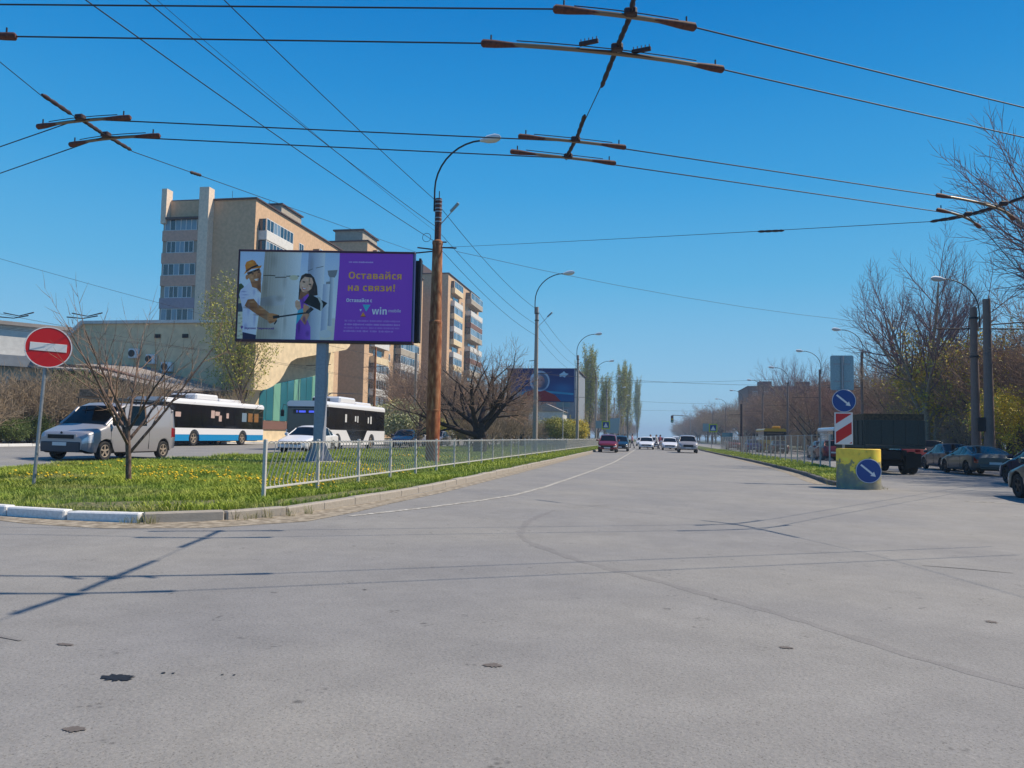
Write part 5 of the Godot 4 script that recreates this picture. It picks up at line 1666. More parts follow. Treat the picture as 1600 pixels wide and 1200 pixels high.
func car(called: String, label: String, c: Dictionary, x: float, z: float, turn: float, group := "") -> Node3D:
	# c: L, W, top, belt, base, axles, wheel, glass: screen/side/rear ranges, paint. The nose points along local -z, origin on the ground in the middle
	var t := thing(called, label, c.get("category", "car"), on(x, z), turn, group)
	t.rotation.z = atan(FALL) * -cos(turn)
	var L: float = c.L
	var hw: float = c.W * 0.5
	var base: float = c.get("base", 0.2)
	var wr: float = c.wheel
	var arch := wr * 1.17
	var stations := []
	for e in [0.0, 0.05, 0.12, 0.22, 0.35, L - 0.3, L - 0.18, L - 0.08, L - 0.03, L]:
		stations.append(e)
	for q in [c.top, c.belt]:
		for e in q:
			stations.append(e[0])
	for e in c.side:
		stations.append(e[0]); stations.append(e[1])
	for e in [c.screen, c.back]:
		stations.append(e[0]); stations.append(e[1])
	for ax in c.axles:
		for i in 13:
			stations.append(ax + arch * (i / 6.0 - 1.0) * 0.999)
	var k := 0.5
	while k < L:
		stations.append(k); k += 0.4
	stations.sort()
	var S := []
	for e in stations:
		if e >= 0.0 and e <= L and (S.is_empty() or e - S[S.size() - 1] > 0.006):
			S.append(e)
	var plan := [[0.0, c.get("nose", 0.72)], [0.05, 0.82], [0.12, 0.89], [0.22, 0.94], [0.4, 0.98], [0.9, 1.0], [L - 0.9, 1.0], [L - 0.35, 0.975], [L - 0.15, 0.93], [L - 0.05, 0.87], [L, c.get("tail", 0.8)]]
	var rings := []
	for s in S:
		var w := hw * ramp(plan, s)
		var yb := ramp(c.belt, s)
		var yt := maxf(ramp(c.top, s), yb + 0.015)
		var lift := yt - yb
		var cabin := clampf(lift / 0.4, 0.0, 1.0)
		var wt := w * lerpf(0.90, c.get("roof_w", 0.76), cabin)
		var lo := base + 0.10 * clampf(1.0 - s / 0.25, 0, 1) + 0.12 * clampf(1.0 - (L - s) / 0.35, 0, 1)
		var a := 0.0
		for ax in c.axles:
			var d := absf(s - float(ax))
			if d < arch:
				a = maxf(a, wr + sqrt(arch * arch - d * d))
		var y0 := maxf(lo, a)
		var ym := maxf((lo + yb) * 0.52, minf(a + 0.03, yb - 0.08))
		var ring := PackedVector3Array([Vector3(w * (0.82 if a < lo else 0.95), y0, 0), Vector3(w * 0.975, minf(y0 + 0.05, ym), 0), Vector3(w, ym, 0), Vector3(w * 0.99, maxf(ym, yb - 0.06), 0), Vector3(w * 0.955, yb, 0), Vector3(wt, yt - lerpf(0.012, 0.075, cabin), 0), Vector3(wt * 0.86, yt - lerpf(0.004, 0.018, cabin), 0), Vector3(wt * 0.45, yt + 0.01, 0), Vector3(0, yt + 0.016, 0)])
		for i in ring.size():
			ring[i].z = s - L * 0.5
		rings.append(ring)
	# smooth normals on the grid
	var nj: int = rings[0].size()
	var nor := []
	for i in S.size():
		var row := PackedVector3Array()
		for j in nj:
			var du: Vector3 = rings[mini(i + 1, S.size() - 1)][j] - rings[maxi(i - 1, 0)][j]
			var dv: Vector3 = rings[i][mini(j + 1, nj - 1)] - rings[i][maxi(j - 1, 0)]
			if j == nj - 1:
				dv = Vector3(-1, 0, 0)
			var m := dv.cross(du).normalized()
			if m.dot(Vector3(0.6, 0.6, 0)) < 0.0 and j > 1:
				m = -m
			row.append(m)
		nor.append(row)
	var bins := {}
	var inside := func(e: float, q: Array) -> bool: return e > q[0] and e < q[1]
	for i in S.size() - 1:
		var mid: float = (S[i] + S[i + 1]) * 0.5
		for j in nj - 1:
			var to := "body"
			if j >= 5:
				if inside.call(mid, c.screen):
					to = "windscreen"
				elif inside.call(mid, c.back):
					to = "rear_window"
			if j == 4:
				for q in c.side.size():
					if inside.call(mid, c.side[q]):
						to = "side_window%d" % q
			if j == 2 or j == 3:
				if mid < c.get("lamp", 0.34) and ramp(c.belt, mid) > 0.5 and j == 2 + int(c.get("lamp_high", 1)) * 0:
					to = "headlight"
				if mid > L - c.get("tail_lamp", 0.22) and j == 2:
					to = "tail_light"
			if j == 0 or (j == 1 and (mid < 0.0)):
				to = "sill"
			for sx in [1.0, -1.0]:
				var key := to + ("+" if sx > 0 else "-") if to.begins_with("side") or to.ends_with("light") else to
				if not bins.has(key):
					bins[key] = MB.new()
				var b: MB = bins[key]
				var f := Vector3(sx, 1, 1)
				var p := [rings[i][j] * f, rings[i + 1][j] * f, rings[i + 1][j + 1] * f, rings[i][j + 1] * f]
				var q := [nor[i][j] * f, nor[i + 1][j] * f, nor[i + 1][j + 1] * f, nor[i][j + 1] * f]
				if p[0].distance_to(p[3]) + p[1].distance_to(p[2]) > 1e-4:
					b.trin(p[0], p[1], p[2], q[0], q[1], q[2])
					b.trin(p[0], p[2], p[3], q[0], q[2], q[3])
	for e in [0, S.size() - 1]:
		var b: MB = bins["body"]
		for j in nj - 1:
			for sx in [1.0, -1.0]:
				var f := Vector3(sx, 1, 1)
				var ctr := Vector3(0, rings[e][j].y, rings[e][j].z)
				var ctr2 := Vector3(0, rings[e][j + 1].y, rings[e][j].z)
				var o := Vector3(0, 0, -1 if e == 0 else 1)
				b.facing(rings[e][j] * f, rings[e][j + 1] * f, ctr, o)
				b.facing(rings[e][j + 1] * f, ctr2, ctr, o)
	var paint: Material = c.paint
	for key in bins:
		var called_part: String = key.rstrip("+-0123456789")
		var m: Material = paint
		if called_part in ["windscreen", "rear_window", "side_window"]:
			m = M.car_glass
		elif called_part == "headlight":
			m = M.headlight
		elif called_part == "tail_light":
			m = M.tail_light
		elif called_part == "sill":
			m = c.get("sill_paint", M.rubber)
		part(t, called_part, bins[key].mesh(), m)
	# pillars, underbody, bumpers, plates, mirrors, handles
	var under := MB.new()
	under.box(Vector3(0, base + 0.22, 0), Vector3(c.W * 0.78, 0.36, L * 0.9))
	part(t, "underbody", under.mesh(), M.rubber)
	for sx in [1.0, -1.0]:
		for q in [c.screen, c.back]:
			var pil := MB.new()
			var pts := PackedVector3Array()
			for i in 5:
				var s: float = lerpf(q[0], q[1], i / 4.0)
				var w := hw * ramp(plan, s)
				var yb := ramp(c.belt, s)
				var yt := maxf(ramp(c.top, s), yb + 0.015)
				var cab := clampf((yt - yb) / 0.4, 0.0, 1.0)
				pts.append(Vector3(sx * w * lerpf(0.90, c.get("roof_w", 0.76), cab), yt - lerpf(0.012, 0.075, cab), s - L * 0.5))
			pil.tube(pts, [c.get("pillar", 0.035)], 6)
			part(t, "pillar", pil.mesh(), paint)
		var mz: float = c.screen[0] + 0.25 - L * 0.5
		var mir := MB.new()
		mir.box(Vector3(sx * (hw + 0.08), ramp(c.belt, c.screen[0] + 0.3) + 0.1, mz), Vector3(0.2, 0.15, 0.1), 0.03)
		part(t, "mirror", mir.mesh(), c.get("mirror_paint", paint))
		for ax in c.axles:
			add_wheel(t, Vector3(sx * (hw - 0.12), wr, ax - L * 0.5), wr, c.get("tyre_w", 0.2), c.get("rim", M.rim_grey))
		for q in c.get("handles", []):
			part(t, "door_handle", bx(Vector3(0.03, 0.035, 0.16), 0.008), c.get("handle_paint", paint), at(Vector3(sx * (hw * 0.99 + 0.005), ramp(c.belt, q) - 0.12, q - L * 0.5)))
		for q in c.get("doors", []):
			# a shut line: a dark recessed strip down the door edge
			var dl := MB.new()
			dl.box(Vector3(sx * (hw * 0.995), (base + ramp(c.belt, q)) * 0.5 + 0.03, q - L * 0.5), Vector3(0.012, ramp(c.belt, q) - base - 0.22, 0.012))
			part(t, "door_gap", dl.mesh(), M.rubber)
	var yb0 := ramp(c.belt, 0.05)
	var g: Array = c.get("grille", [0.62, 0.16, 0.5])
	part(t, "grille", bx(Vector3(c.W * g[0], g[1], 0.05), 0.012), M.rubber, at(Vector3(0, g[2], -L * 0.5 - 0.008)))
	part(t, "bumper", bx(Vector3(c.W * 0.74, c.get("bumper_h", 0.14), 0.08), 0.025), c.get("bumper_paint", paint), at(Vector3(0, c.get("bumper_y", 0.36), -L * 0.5 - 0.015)))
	part(t, "number_plate", bx(Vector3(0.52, 0.115, 0.02)), M.plate, at(Vector3(0, c.get("plate_y", 0.40), -L * 0.5 - 0.062)))
	part(t, "bumper", bx(Vector3(c.W * 0.8, 0.16, 0.1), 0.03), c.get("bumper_paint", paint), at(Vector3(0, 0.45, L * 0.5 + 0.012)))
	part(t, "number_plate", bx(Vector3(0.52, 0.115, 0.02)), M.plate, at(Vector3(0, minf(0.72, yb0), L * 0.5 + 0.012)))
	return t

func paint_of(key: String, c: Color, rough := 0.32, metal := 0.25) -> StandardMaterial3D:
	return mat(key, c, rough, metal, {"coat": 0.45})

func sedan(paint: Material, o := {}) -> Dictionary:
	var d := {"L": 4.4, "W": 1.74, "base": 0.2, "wheel": 0.31, "axles": [0.82, 3.42], "top": [[0, 0.60], [0.2, 0.70], [1.15, 0.92], [1.95, 1.38], [2.4, 1.46], [3.05, 1.42], [3.75, 1.04], [4.2, 1.0], [4.4, 0.84]],
		"belt": [[0, 0.56], [0.25, 0.66], [1.15, 0.88], [2.4, 0.93], [3.7, 0.98], [4.25, 0.92], [4.4, 0.80]], "screen": [1.17, 1.93], "back": [3.07, 3.72], "side": [[1.45, 2.30], [2.37, 3.05], [3.1, 3.45]],
		"paint": paint, "handles": [2.15, 3.0], "doors": [1.3, 2.34, 3.2]}
	d.merge(o, true)
	return d

func hatch(paint: Material, o := {}) -> Dictionary:
	var d := {"L": 3.7, "W": 1.62, "base": 0.2, "wheel": 0.29, "axles": [0.68, 3.02], "top": [[0, 0.62], [0.15, 0.74], [0.75, 0.95], [1.5, 1.44], [2.0, 1.52], [3.1, 1.48], [3.5, 1.05], [3.7, 0.75]],
		"belt": [[0, 0.58], [0.2, 0.72], [0.75, 0.90], [2.0, 0.95], [3.5, 1.0], [3.7, 0.72]], "screen": [0.77, 1.48], "back": [3.12, 3.48], "side": [[1.05, 1.85], [1.93, 2.75], [2.8, 3.2]],
		"paint": paint, "handles": [1.75, 2.6], "doors": [0.95, 1.9, 2.78], "nose": 0.66}
	d.merge(o, true)
	return d

func suv(paint: Material, o := {}) -> Dictionary:
	var d := {"L": 4.5, "W": 1.84, "base": 0.26, "wheel": 0.36, "axles": [0.88, 3.58], "top": [[0, 0.74], [0.15, 0.92], [1.2, 1.08], [1.9, 1.60], [2.4, 1.69], [3.9, 1.66], [4.3, 1.2], [4.5, 0.95]],
		"belt": [[0, 0.70], [0.2, 0.88], [1.2, 1.04], [2.4, 1.10], [4.3, 1.14], [4.5, 0.9]], "screen": [1.22, 1.88], "back": [3.92, 4.28], "side": [[1.5, 2.35], [2.43, 3.2], [3.28, 3.9]],
		"paint": paint, "handles": [2.2, 3.05], "doors": [1.35, 2.4, 3.25], "grille": [0.5, 0.22, 0.68], "bumper_y": 0.45, "plate_y": 0.5}
	d.merge(o, true)
	return d

func build_vehicles() -> void:
	var silver := paint_of("paint_silver", Color(0.62, 0.61, 0.62), 0.4, 0.35)
	# silver van with a roof rack, nose towards the junction
	var van := car("panel_van", "dusty silver panel van with roof rack parked behind the sapling", {"category": "van", "L": 4.85, "W": 1.97, "base": 0.24, "wheel": 0.33, "axles": [0.92, 4.22 - 0.1], "top": [[0, 0.80], [0.12, 0.95], [0.95, 1.22], [1.75, 1.90], [2.1, 2.01], [4.6, 2.03], [4.85, 1.88]],
		"belt": [[0, 0.74], [0.15, 0.90], [0.95, 1.15], [1.4, 1.20], [4.75, 1.24], [4.85, 1.2]], "screen": [0.97, 1.74], "back": [4.78, 4.84], "side": [[1.3, 1.95], [2.18, 3.1]], "paint": silver, "roof_w": 0.86, "nose": 0.80, "tail": 0.95,
		"grille": [0.5, 0.13, 0.80], "bumper_paint": mat("bumper_grey", Color(0.26, 0.25, 0.27), 0.7), "bumper_h": 0.34, "bumper_y": 0.46, "plate_y": 0.56, "rim": M.rim_dusty, "mirror_paint": M.rubber, "pillar": 0.05, "doors": [1.15, 2.1, 3.2], "handles": [2.0, 2.3], "tyre_w": 0.22, "lamp": 0.42}, -19.25, -25.0, PI)
	for sx in [-1.0, 1.0]:
		var rail := MB.new()
		rail.rod(Vector3(sx * 0.78, 2.17, -0.9), Vector3(sx * 0.78, 2.17, 2.2), 0.02, 6)
		for zz in [-0.8, 0.2, 1.2, 2.1]:
			rail.rod(Vector3(sx * 0.78, 1.97, zz), Vector3(sx * 0.78, 2.17, zz), 0.018, 5)
		part(van, "roof_rail", rail.mesh(), M.steel_dark)
	for zz in [-0.8, -0.1, 0.6, 1.3, 2.0]:
		part(van, "rack_bar", bx(Vector3(1.6, 0.03, 0.04)), M.rim_dusty, at(Vector3(0, 2.18, zz)))
	part(van, "nose_badge", disc(0.045, 0.01, 14), M.steel_dark, Transform3D(Basis(Vector3.UP, PI), Vector3(0, 0.93, -2.425)))
	part(van, "grille_surround", bx(Vector3(1.12, 0.19, 0.035), 0.01), silver, at(Vector3(0, 0.80, -2.42)))
	solo("crate", bx(Vector3(1.15, 0.27, 0.5), 0.015), mat("crate_wood", Color(0.58, 0.48, 0.40), 0.85, 0, {"tex": "mottle_deep", "scale": 1.2}), "weathered wooden crate tied on the silver van roof", "crate", "", on(-19.1, -24.05, 2.33))
	# white sedan before the trolleybus, two cars farther back
	car("sedan", "white sedan in front of the black and white trolleybus", sedan(paint_of("paint_white", Color(0.86, 0.86, 0.87), 0.3, 0.0), {"grille": [0.6, 0.15, 0.55]}), -18.1, -39.1, PI)
	car("sedan", "dark blue sedan parked behind the black and white trolleybus", sedan(paint_of("paint_navy", Color(0.05, 0.10, 0.24))), -19.6, -60.5, PI + 0.1)
	car("sedan", "old silver sedan beside the rust-brown pole", sedan(silver), -18.4, -65.5, PI)
	# cars on the avenue
	var red := paint_of("paint_red", Color(0.46, 0.03, 0.07))
	car("hatchback", "small red hatchback driving up beside the white railing", hatch(red), -3.45, -66.8, PI)
	car("sedan", "dark sedan following close behind the red hatchback", sedan(paint_of("paint_black", Color(0.06, 0.06, 0.08))), -2.75, -74.5, PI)
	car("sedan", "white sedan alone in the middle lane before the crossing", sedan(M.paint_white), -0.3, -91.0, PI)
	car("hatchback", "white hatchback behind the lone white sedan at the crossing", hatch(M.paint_white), 0.5, -104.0, PI)
	car("sedan", "white sedan beside the silver off-roader at the crossing", sedan(M.paint_white), 2.3, -89.8, PI)
	car("sedan", "pale grey sedan tucked behind the silver off-roader", sedan(silver), 3.4, -100.0, PI)
	car("offroader", "silver off-roader with dark grille on the empty lane", suv(silver), 3.65, -76.5, PI)
	car("hatchback", "dark red hatchback waiting beyond the crossing", hatch(red), 1.6, -122.0, PI)
	car("sedan", "white sedan far beyond the crossing in the middle lane", sedan(M.paint_white), -1.2, -128.0, PI)
	car("offroader", "white off-roader far beyond the crossing beside the median", suv(M.paint_white), 4.1, -118.0, PI)
	# right carriageway: parked cars seen from behind
	var grey_green := paint_of("paint_grey_green", Color(0.25, 0.31, 0.32), 0.35, 0.3)
	car("sedan", "grey-green sedan whose nose pokes out beside the yellow ring", sedan(grey_green, {"rim": M.rim_dark}), 10.35, -20.9, 0.0)
	car("sedan", "dark navy sedan half hidden behind the grey-green sedan", sedan(M.paint_navy, {"rim": M.rim_dark}), 13.7, -29.6, 0.0)
	car("coupe", "grey-green coupe with rounded roof under the paired concrete poles", sedan(grey_green, {"L": 4.45, "W": 1.78, "rim": M.rim_dark, "axles": [0.85, 3.45], "top": [[0, 0.58], [0.2, 0.68], [1.2, 0.90], [2.05, 1.30], [2.55, 1.37], [3.0, 1.33], [4.0, 1.0], [4.25, 0.98], [4.45, 0.82]], "screen": [1.22, 2.03], "back": [3.02, 3.95], "side": [[1.5, 2.75], [2.82, 3.3]], "doors": [1.35, 2.8], "handles": [2.6]}), 15.35, -40.2, 0.0)
	car("sedan", "dark blue sedan with red tail light ahead of the coupe", sedan(paint_of("paint_blue", Color(0.10, 0.15, 0.24)), {"rim": M.rim_dark}), 16.2, -45.8, 0.0)
	car("hatchback", "wine-red hatchback parked just past the green truck", hatch(red, {"rim": M.rim_dark}), 15.9, -52.2, 0.0)
	car("offroader", "black off-roader parked past the dark blue sedan", suv(M.paint_black, {"rim": M.rim_dark}), 18.6, -57.5, 0.0)
	car("sedan", "teal sedan parked on the verge beside the bare wood", sedan(paint_of("paint_teal", Color(0.10, 0.28, 0.28))), 18.3, -38.0, 0.0)
	car("hatchback", "red hatchback seen through the near end of the mesh fence", hatch(red), 13.6, -62.5, 0.0)
	car("sedan", "grey sedan behind the red hatchback beyond the mesh fence", sedan(silver), 14.4, -69.0, 0.0)
	car("sedan", "dark sedan beside the yellow bus beyond the mesh fence", sedan(M.paint_black), 14.2, -90.0, 0.0)
	car("sedan", "blue sedan far along behind the mesh fence", sedan(paint_of("paint_bright_blue", Color(0.08, 0.14, 0.42))), 12.2, -96.0, 0.0)
	car("sedan", "maroon sedan far along behind the mesh fence", sedan(red), 11.6, -112.0, 0.0)
	build_truck()
	build_buses()

func build_truck() -> void:
	var t := thing("dump_truck", "drab dark green tipper truck seen from behind beside the yellow ring", "truck", on(10.55, -36.0), 0.0)
	var green := mat("army_green", Color(0.24, 0.26, 0.24), 0.8, 0, {"tex": "mottle", "scale": 0.8})
	var drab := mat("army_brown", Color(0.37, 0.31, 0.23), 0.9, 0, {"tex": "mottle_deep", "scale": 0.8})
	# tray: floor, side boards and tailgate with ribs; origin under the tail
	part(t, "tray_floor", bx(Vector3(2.5, 0.14, 4.2), 0.02), green, at(Vector3(0, 1.2, -2.1)))
	for sx in [-1.0, 1.0]:
		var sb := part(t, "side_board", bx(Vector3(0.07, 1.1, 4.2), 0.01), green, at(Vector3(sx * 1.215, 1.82, -2.1)))
		for i in 6:
			part(sb, "rib", bx(Vector3(0.06, 1.08, 0.09)), green, at(Vector3(sx * 0.06, 0, -1.9 + i * 0.76)))
		part(t, "load_board", bx(Vector3(0.05, 0.28, 4.1)), drab, at(Vector3(sx * 1.2, 2.51, -2.1)))
	var tg := part(t, "tailgate", bx(Vector3(2.36, 1.08, 0.07), 0.01), green, at(Vector3(0, 1.83, -0.04)))
	for i in 5:
		part(tg, "rib", bx(Vector3(0.08, 1.0, 0.05)), green, at(Vector3(-1.0 + i * 0.5, 0, 0.055)))
	part(t, "load_board", bx(Vector3(2.36, 0.28, 0.05)), drab, at(Vector3(0, 2.51, -0.05)))
	part(t, "head_board", bx(Vector3(2.5, 1.35, 0.08)), green, at(Vector3(0, 1.95, -4.22)))
	for sx in [-1.0, 1.0]:
		part(t, "chassis_rail", bx(Vector3(0.14, 0.24, 5.8), 0.01), M.rubber, at(Vector3(sx * 0.42, 0.95, -2.9)))
		part(t, "mud_flap", bx(Vector3(0.62, 0.62, 0.02)), M.rubber, at(Vector3(sx * 0.9, 0.62, -0.42)))
		part(t, "tail_light", bx(Vector3(0.2, 0.12, 0.06)), M.tail_light, at(Vector3(sx * 0.95, 1.05, -0.06)))
		for dx in [0.72, 1.04]:
			add_wheel(t, Vector3(sx * dx, 0.5, -1.15), 0.5, 0.28, M.rim_dark)
		add_wheel(t, Vector3(sx * 0.95, 0.5, -4.95), 0.5, 0.28, M.rim_dark)
	part(t, "axle", bx(Vector3(1.5, 0.3, 0.3), 0.1), M.rubber, at(Vector3(0, 0.5, -1.15)))
	part(t, "spare_tank", bx(Vector3(1.3, 0.42, 0.5), 0.05), M.rubber, at(Vector3(-0.3, 0.86, -0.35)))
	part(t, "cab", bx(Vector3(2.2, 1.35, 1.5), 0.12), green, at(Vector3(0, 1.65, -5.15)))
	part(t, "rear_window", bx(Vector3(1.2, 0.42, 0.03)), M.car_glass, at(Vector3(0, 1.98, -4.39)))
	part(t, "bonnet", bx(Vector3(1.7, 0.8, 1.0), 0.1), green, at(Vector3(0, 1.25, -6.3)))

func cut_band(W: float, z0: float, z1: float, y0: float, y1: float, axles: Array, r: float) -> MB:
	# a full-width band of a bus body with wheel arches cut out; local z runs backwards from the nose
	var b := MB.new()
	var polys: Array = [PackedVector2Array([Vector2(z0, y0), Vector2(z1, y0), Vector2(z1, y1), Vector2(z0, y1)])]
	for ax in axles:
		var c := PackedVector2Array()
		for i in 20:
			c.append(Vector2(ax, 0.46) + Vector2(r, 0).rotated(TAU * i / 20.0))
		var next := []
		for p in polys:
			next.append_array(Geometry2D.clip_polygons(p, c))
		polys = next
	for p in polys:
		b.extrude(p, W, Transform3D(Basis(Vector3(0, 0, 1), Vector3(0, 1, 0), Vector3(-1, 0, 0)), Vector3(W * 0.5, 0, 0)))
	return b

func bus(called: String, label: String, x: float, z: float, turn: float, o: Dictionary) -> Node3D:
	# nose along local -z at z = 0, the body runs back to z = L
	var t := thing(called, label, o.get("category", "bus"), on(x, z), turn, o.get("group", ""))
	var L: float = o.L
	var W := 2.5
	var H: float = o.get("H", 2.95)
	var ax: Array = o.axles
	var white: Material = o.paint
	part(t, "skirt", cut_band(W, 0.02, L - 0.02, 0.32, o.skirt, ax, 0.58).mesh(), o.skirt_paint)
	part(t, "waist", cut_band(W + 0.01, 0.0, L, o.skirt, o.waist, ax, 0.585).mesh(), white)
	part(t, "underbody", bx(Vector3(W - 0.75, 0.7, L - 0.3)), M.rubber, at(Vector3(0, 0.62, L * 0.5)))
	# dark core behind the glazing, panes proud of it
	part(t, "glazing_core", bx(Vector3(W - 0.04, H - 0.32 - o.waist, L - 0.08)), M.rubber, at(Vector3(0, (o.waist + H - 0.32) * 0.5, L * 0.5)))
	var n: int = o.get("panes", 8)
	var gap := 0.03
	var plen: float = (L - 0.3) / n
	for sx in [-1.0, 1.0]:
		for i in n:
			var oy := 0.0
			var hh: float = H - 0.36 - o.waist
			part(t, "side_window", bx(Vector3(0.02, hh, plen - gap), 0.004), M.bus_glass, at(Vector3(sx * (W * 0.5 - 0.012), o.waist + 0.02 + hh * 0.5 + oy, 0.15 + (i + 0.5) * plen)))
	# roof with rounded shoulders
	var rp := PackedVector2Array()
	for i in 7:
		var a := PI / 2 * i / 6.0
		rp.append(Vector2(W * 0.5 - 0.22 + 0.22 * cos(a), H - 0.22 + 0.22 * sin(a)))
	for i in 7:
		var a := PI / 2 + PI / 2 * i / 6.0
		rp.append(Vector2(-W * 0.5 + 0.22 + 0.22 * cos(a), H - 0.22 + 0.22 * sin(a)))
	rp.append(Vector2(-W * 0.5, H - 0.34)); rp.append(Vector2(W * 0.5, H - 0.34))
	var rb := MB.new()
	rb.extrude(rp, L, at(Vector3(0, 0, 0)))
	part(t, "roof", rb.mesh(), white)
	# front: screen, header with display, bumper, lamps, wipers
	var hd := part(t, "front_screen", bx(Vector3(W - 0.16, H - 0.42 - 0.95, 0.04), 0.01), M.bus_glass, at(Vector3(0, (H - 0.42 + 0.95) * 0.5, -0.03)))
	if o.has("display"):
		var scr := part(hd, "display", bx(Vector3(1.75, 0.26, 0.012)), mat("display_black", Color(0.02, 0.02, 0.06), 0.3), at(Vector3(-0.05, 0.56, -0.027)))
		words_back(scr, o.display)
	for sx in [-1.0, 1.0]:
		part(t, "headlight", bx(Vector3(0.42, 0.18, 0.05), 0.02), M.headlight, at(Vector3(sx * 0.92, 0.78, -0.02)))
		var mir := MB.new()
		mir.tube(PackedVector3Array([Vector3(sx * 1.15, H - 0.3, 0.05), Vector3(sx * 1.4, H - 0.25, -0.15), Vector3(sx * 1.42, H - 0.55, -0.2)]), [0.02], 5)
		mir.box(Vector3(sx * 1.42, H - 0.75, -0.2), Vector3(0.2, 0.4, 0.1), 0.03)
		part(t, "mirror", mir.mesh(), M.rubber)
		for a in ax:
			add_wheel(t, Vector3(sx * (W * 0.5 - 0.16), 0.47, a), 0.47, 0.28, o.get("rim", M.rim_dusty))
	part(t, "front_bumper", bx(Vector3(W - 0.05, 0.3, 0.1), 0.04), o.get("bumper", white), at(Vector3(0, 0.48, -0.02)))
	part(t, "number_plate", bx(Vector3(0.52, 0.115, 0.02)), M.plate, at(Vector3(0, 0.5, -0.08)))
	part(t, "rear_window", bx(Vector3(W - 0.5, 0.8, 0.03)), M.bus_glass, at(Vector3(0, H - 0.9, L + 0.012)))
	for sx in [-1.0, 1.0]:
		part(t, "tail_light", bx(Vector3(0.16, 0.4, 0.04)), M.tail_light, at(Vector3(sx * 1.1, 0.9, L + 0.015)))
	return t

func words_back(parent: Node3D, text: String) -> void:
	# lettering that faces local -z (the nose of a bus)
	var holder := Node3D.new()
	var f := SystemFont.new()
	f.font_names = PackedStringArray(["Droid Sans"])
	f.font_weight = 700
	var t := TextMesh.new()
	t.font = f
	t.text = text
	t.font_size = 48
	t.pixel_size = 0.0042
	t.depth = 0.004
	holder.free()
	var glow := mat("display_glow", Color(0.35, 0.42, 0.9), 0.5)
	glow.emission_enabled = true
	glow.emission = Color(0.35, 0.42, 1.0)
	glow.emission_energy_multiplier = 0.5
	part(parent, "display_digits", t, glow, Transform3D(Basis(Vector3.UP, PI), Vector3(0.62, 0, -0.009)))
	for q in [[0.28, 0.42], [-0.38, 0.5]]:
		part(parent, "display_glyphs", bx(Vector3(q[1], 0.12, 0.004)), glow, at(Vector3(q[0], 0, -0.009)))

func trolley_gear(t: Node3D, H: float, z: float, m: Material) -> void:
	# roof boxes, pole base and the two poles lying back along the roof
	part(t, "roof_box", bx(Vector3(1.9, 0.42, 2.6), 0.1), m, at(Vector3(0, H + 0.19, z - 2.2)))
	part(t, "roof_box", bx(Vector3(1.7, 0.22, 2.8), 0.06), m, at(Vector3(0, H + 0.09, z + 0.8)))
	part(t, "pole_base", bx(Vector3(0.9, 0.3, 0.7), 0.05), M.steel_dark, at(Vector3(0, H + 0.12, z - 4.2)))
	for sx in [-1.0, 1.0]:
		var b := MB.new()
		b.tube(PackedVector3Array([Vector3(sx * 0.3, H + 0.35, z - 4.2), Vector3(sx * 0.32, H + 0.62, z - 3.4), Vector3(sx * 0.35, H + 0.85, z + 1.9)]), [0.04, 0.03, 0.02], 6)
		part(t, "trolley_pole", b.mesh(), M.steel_dark)

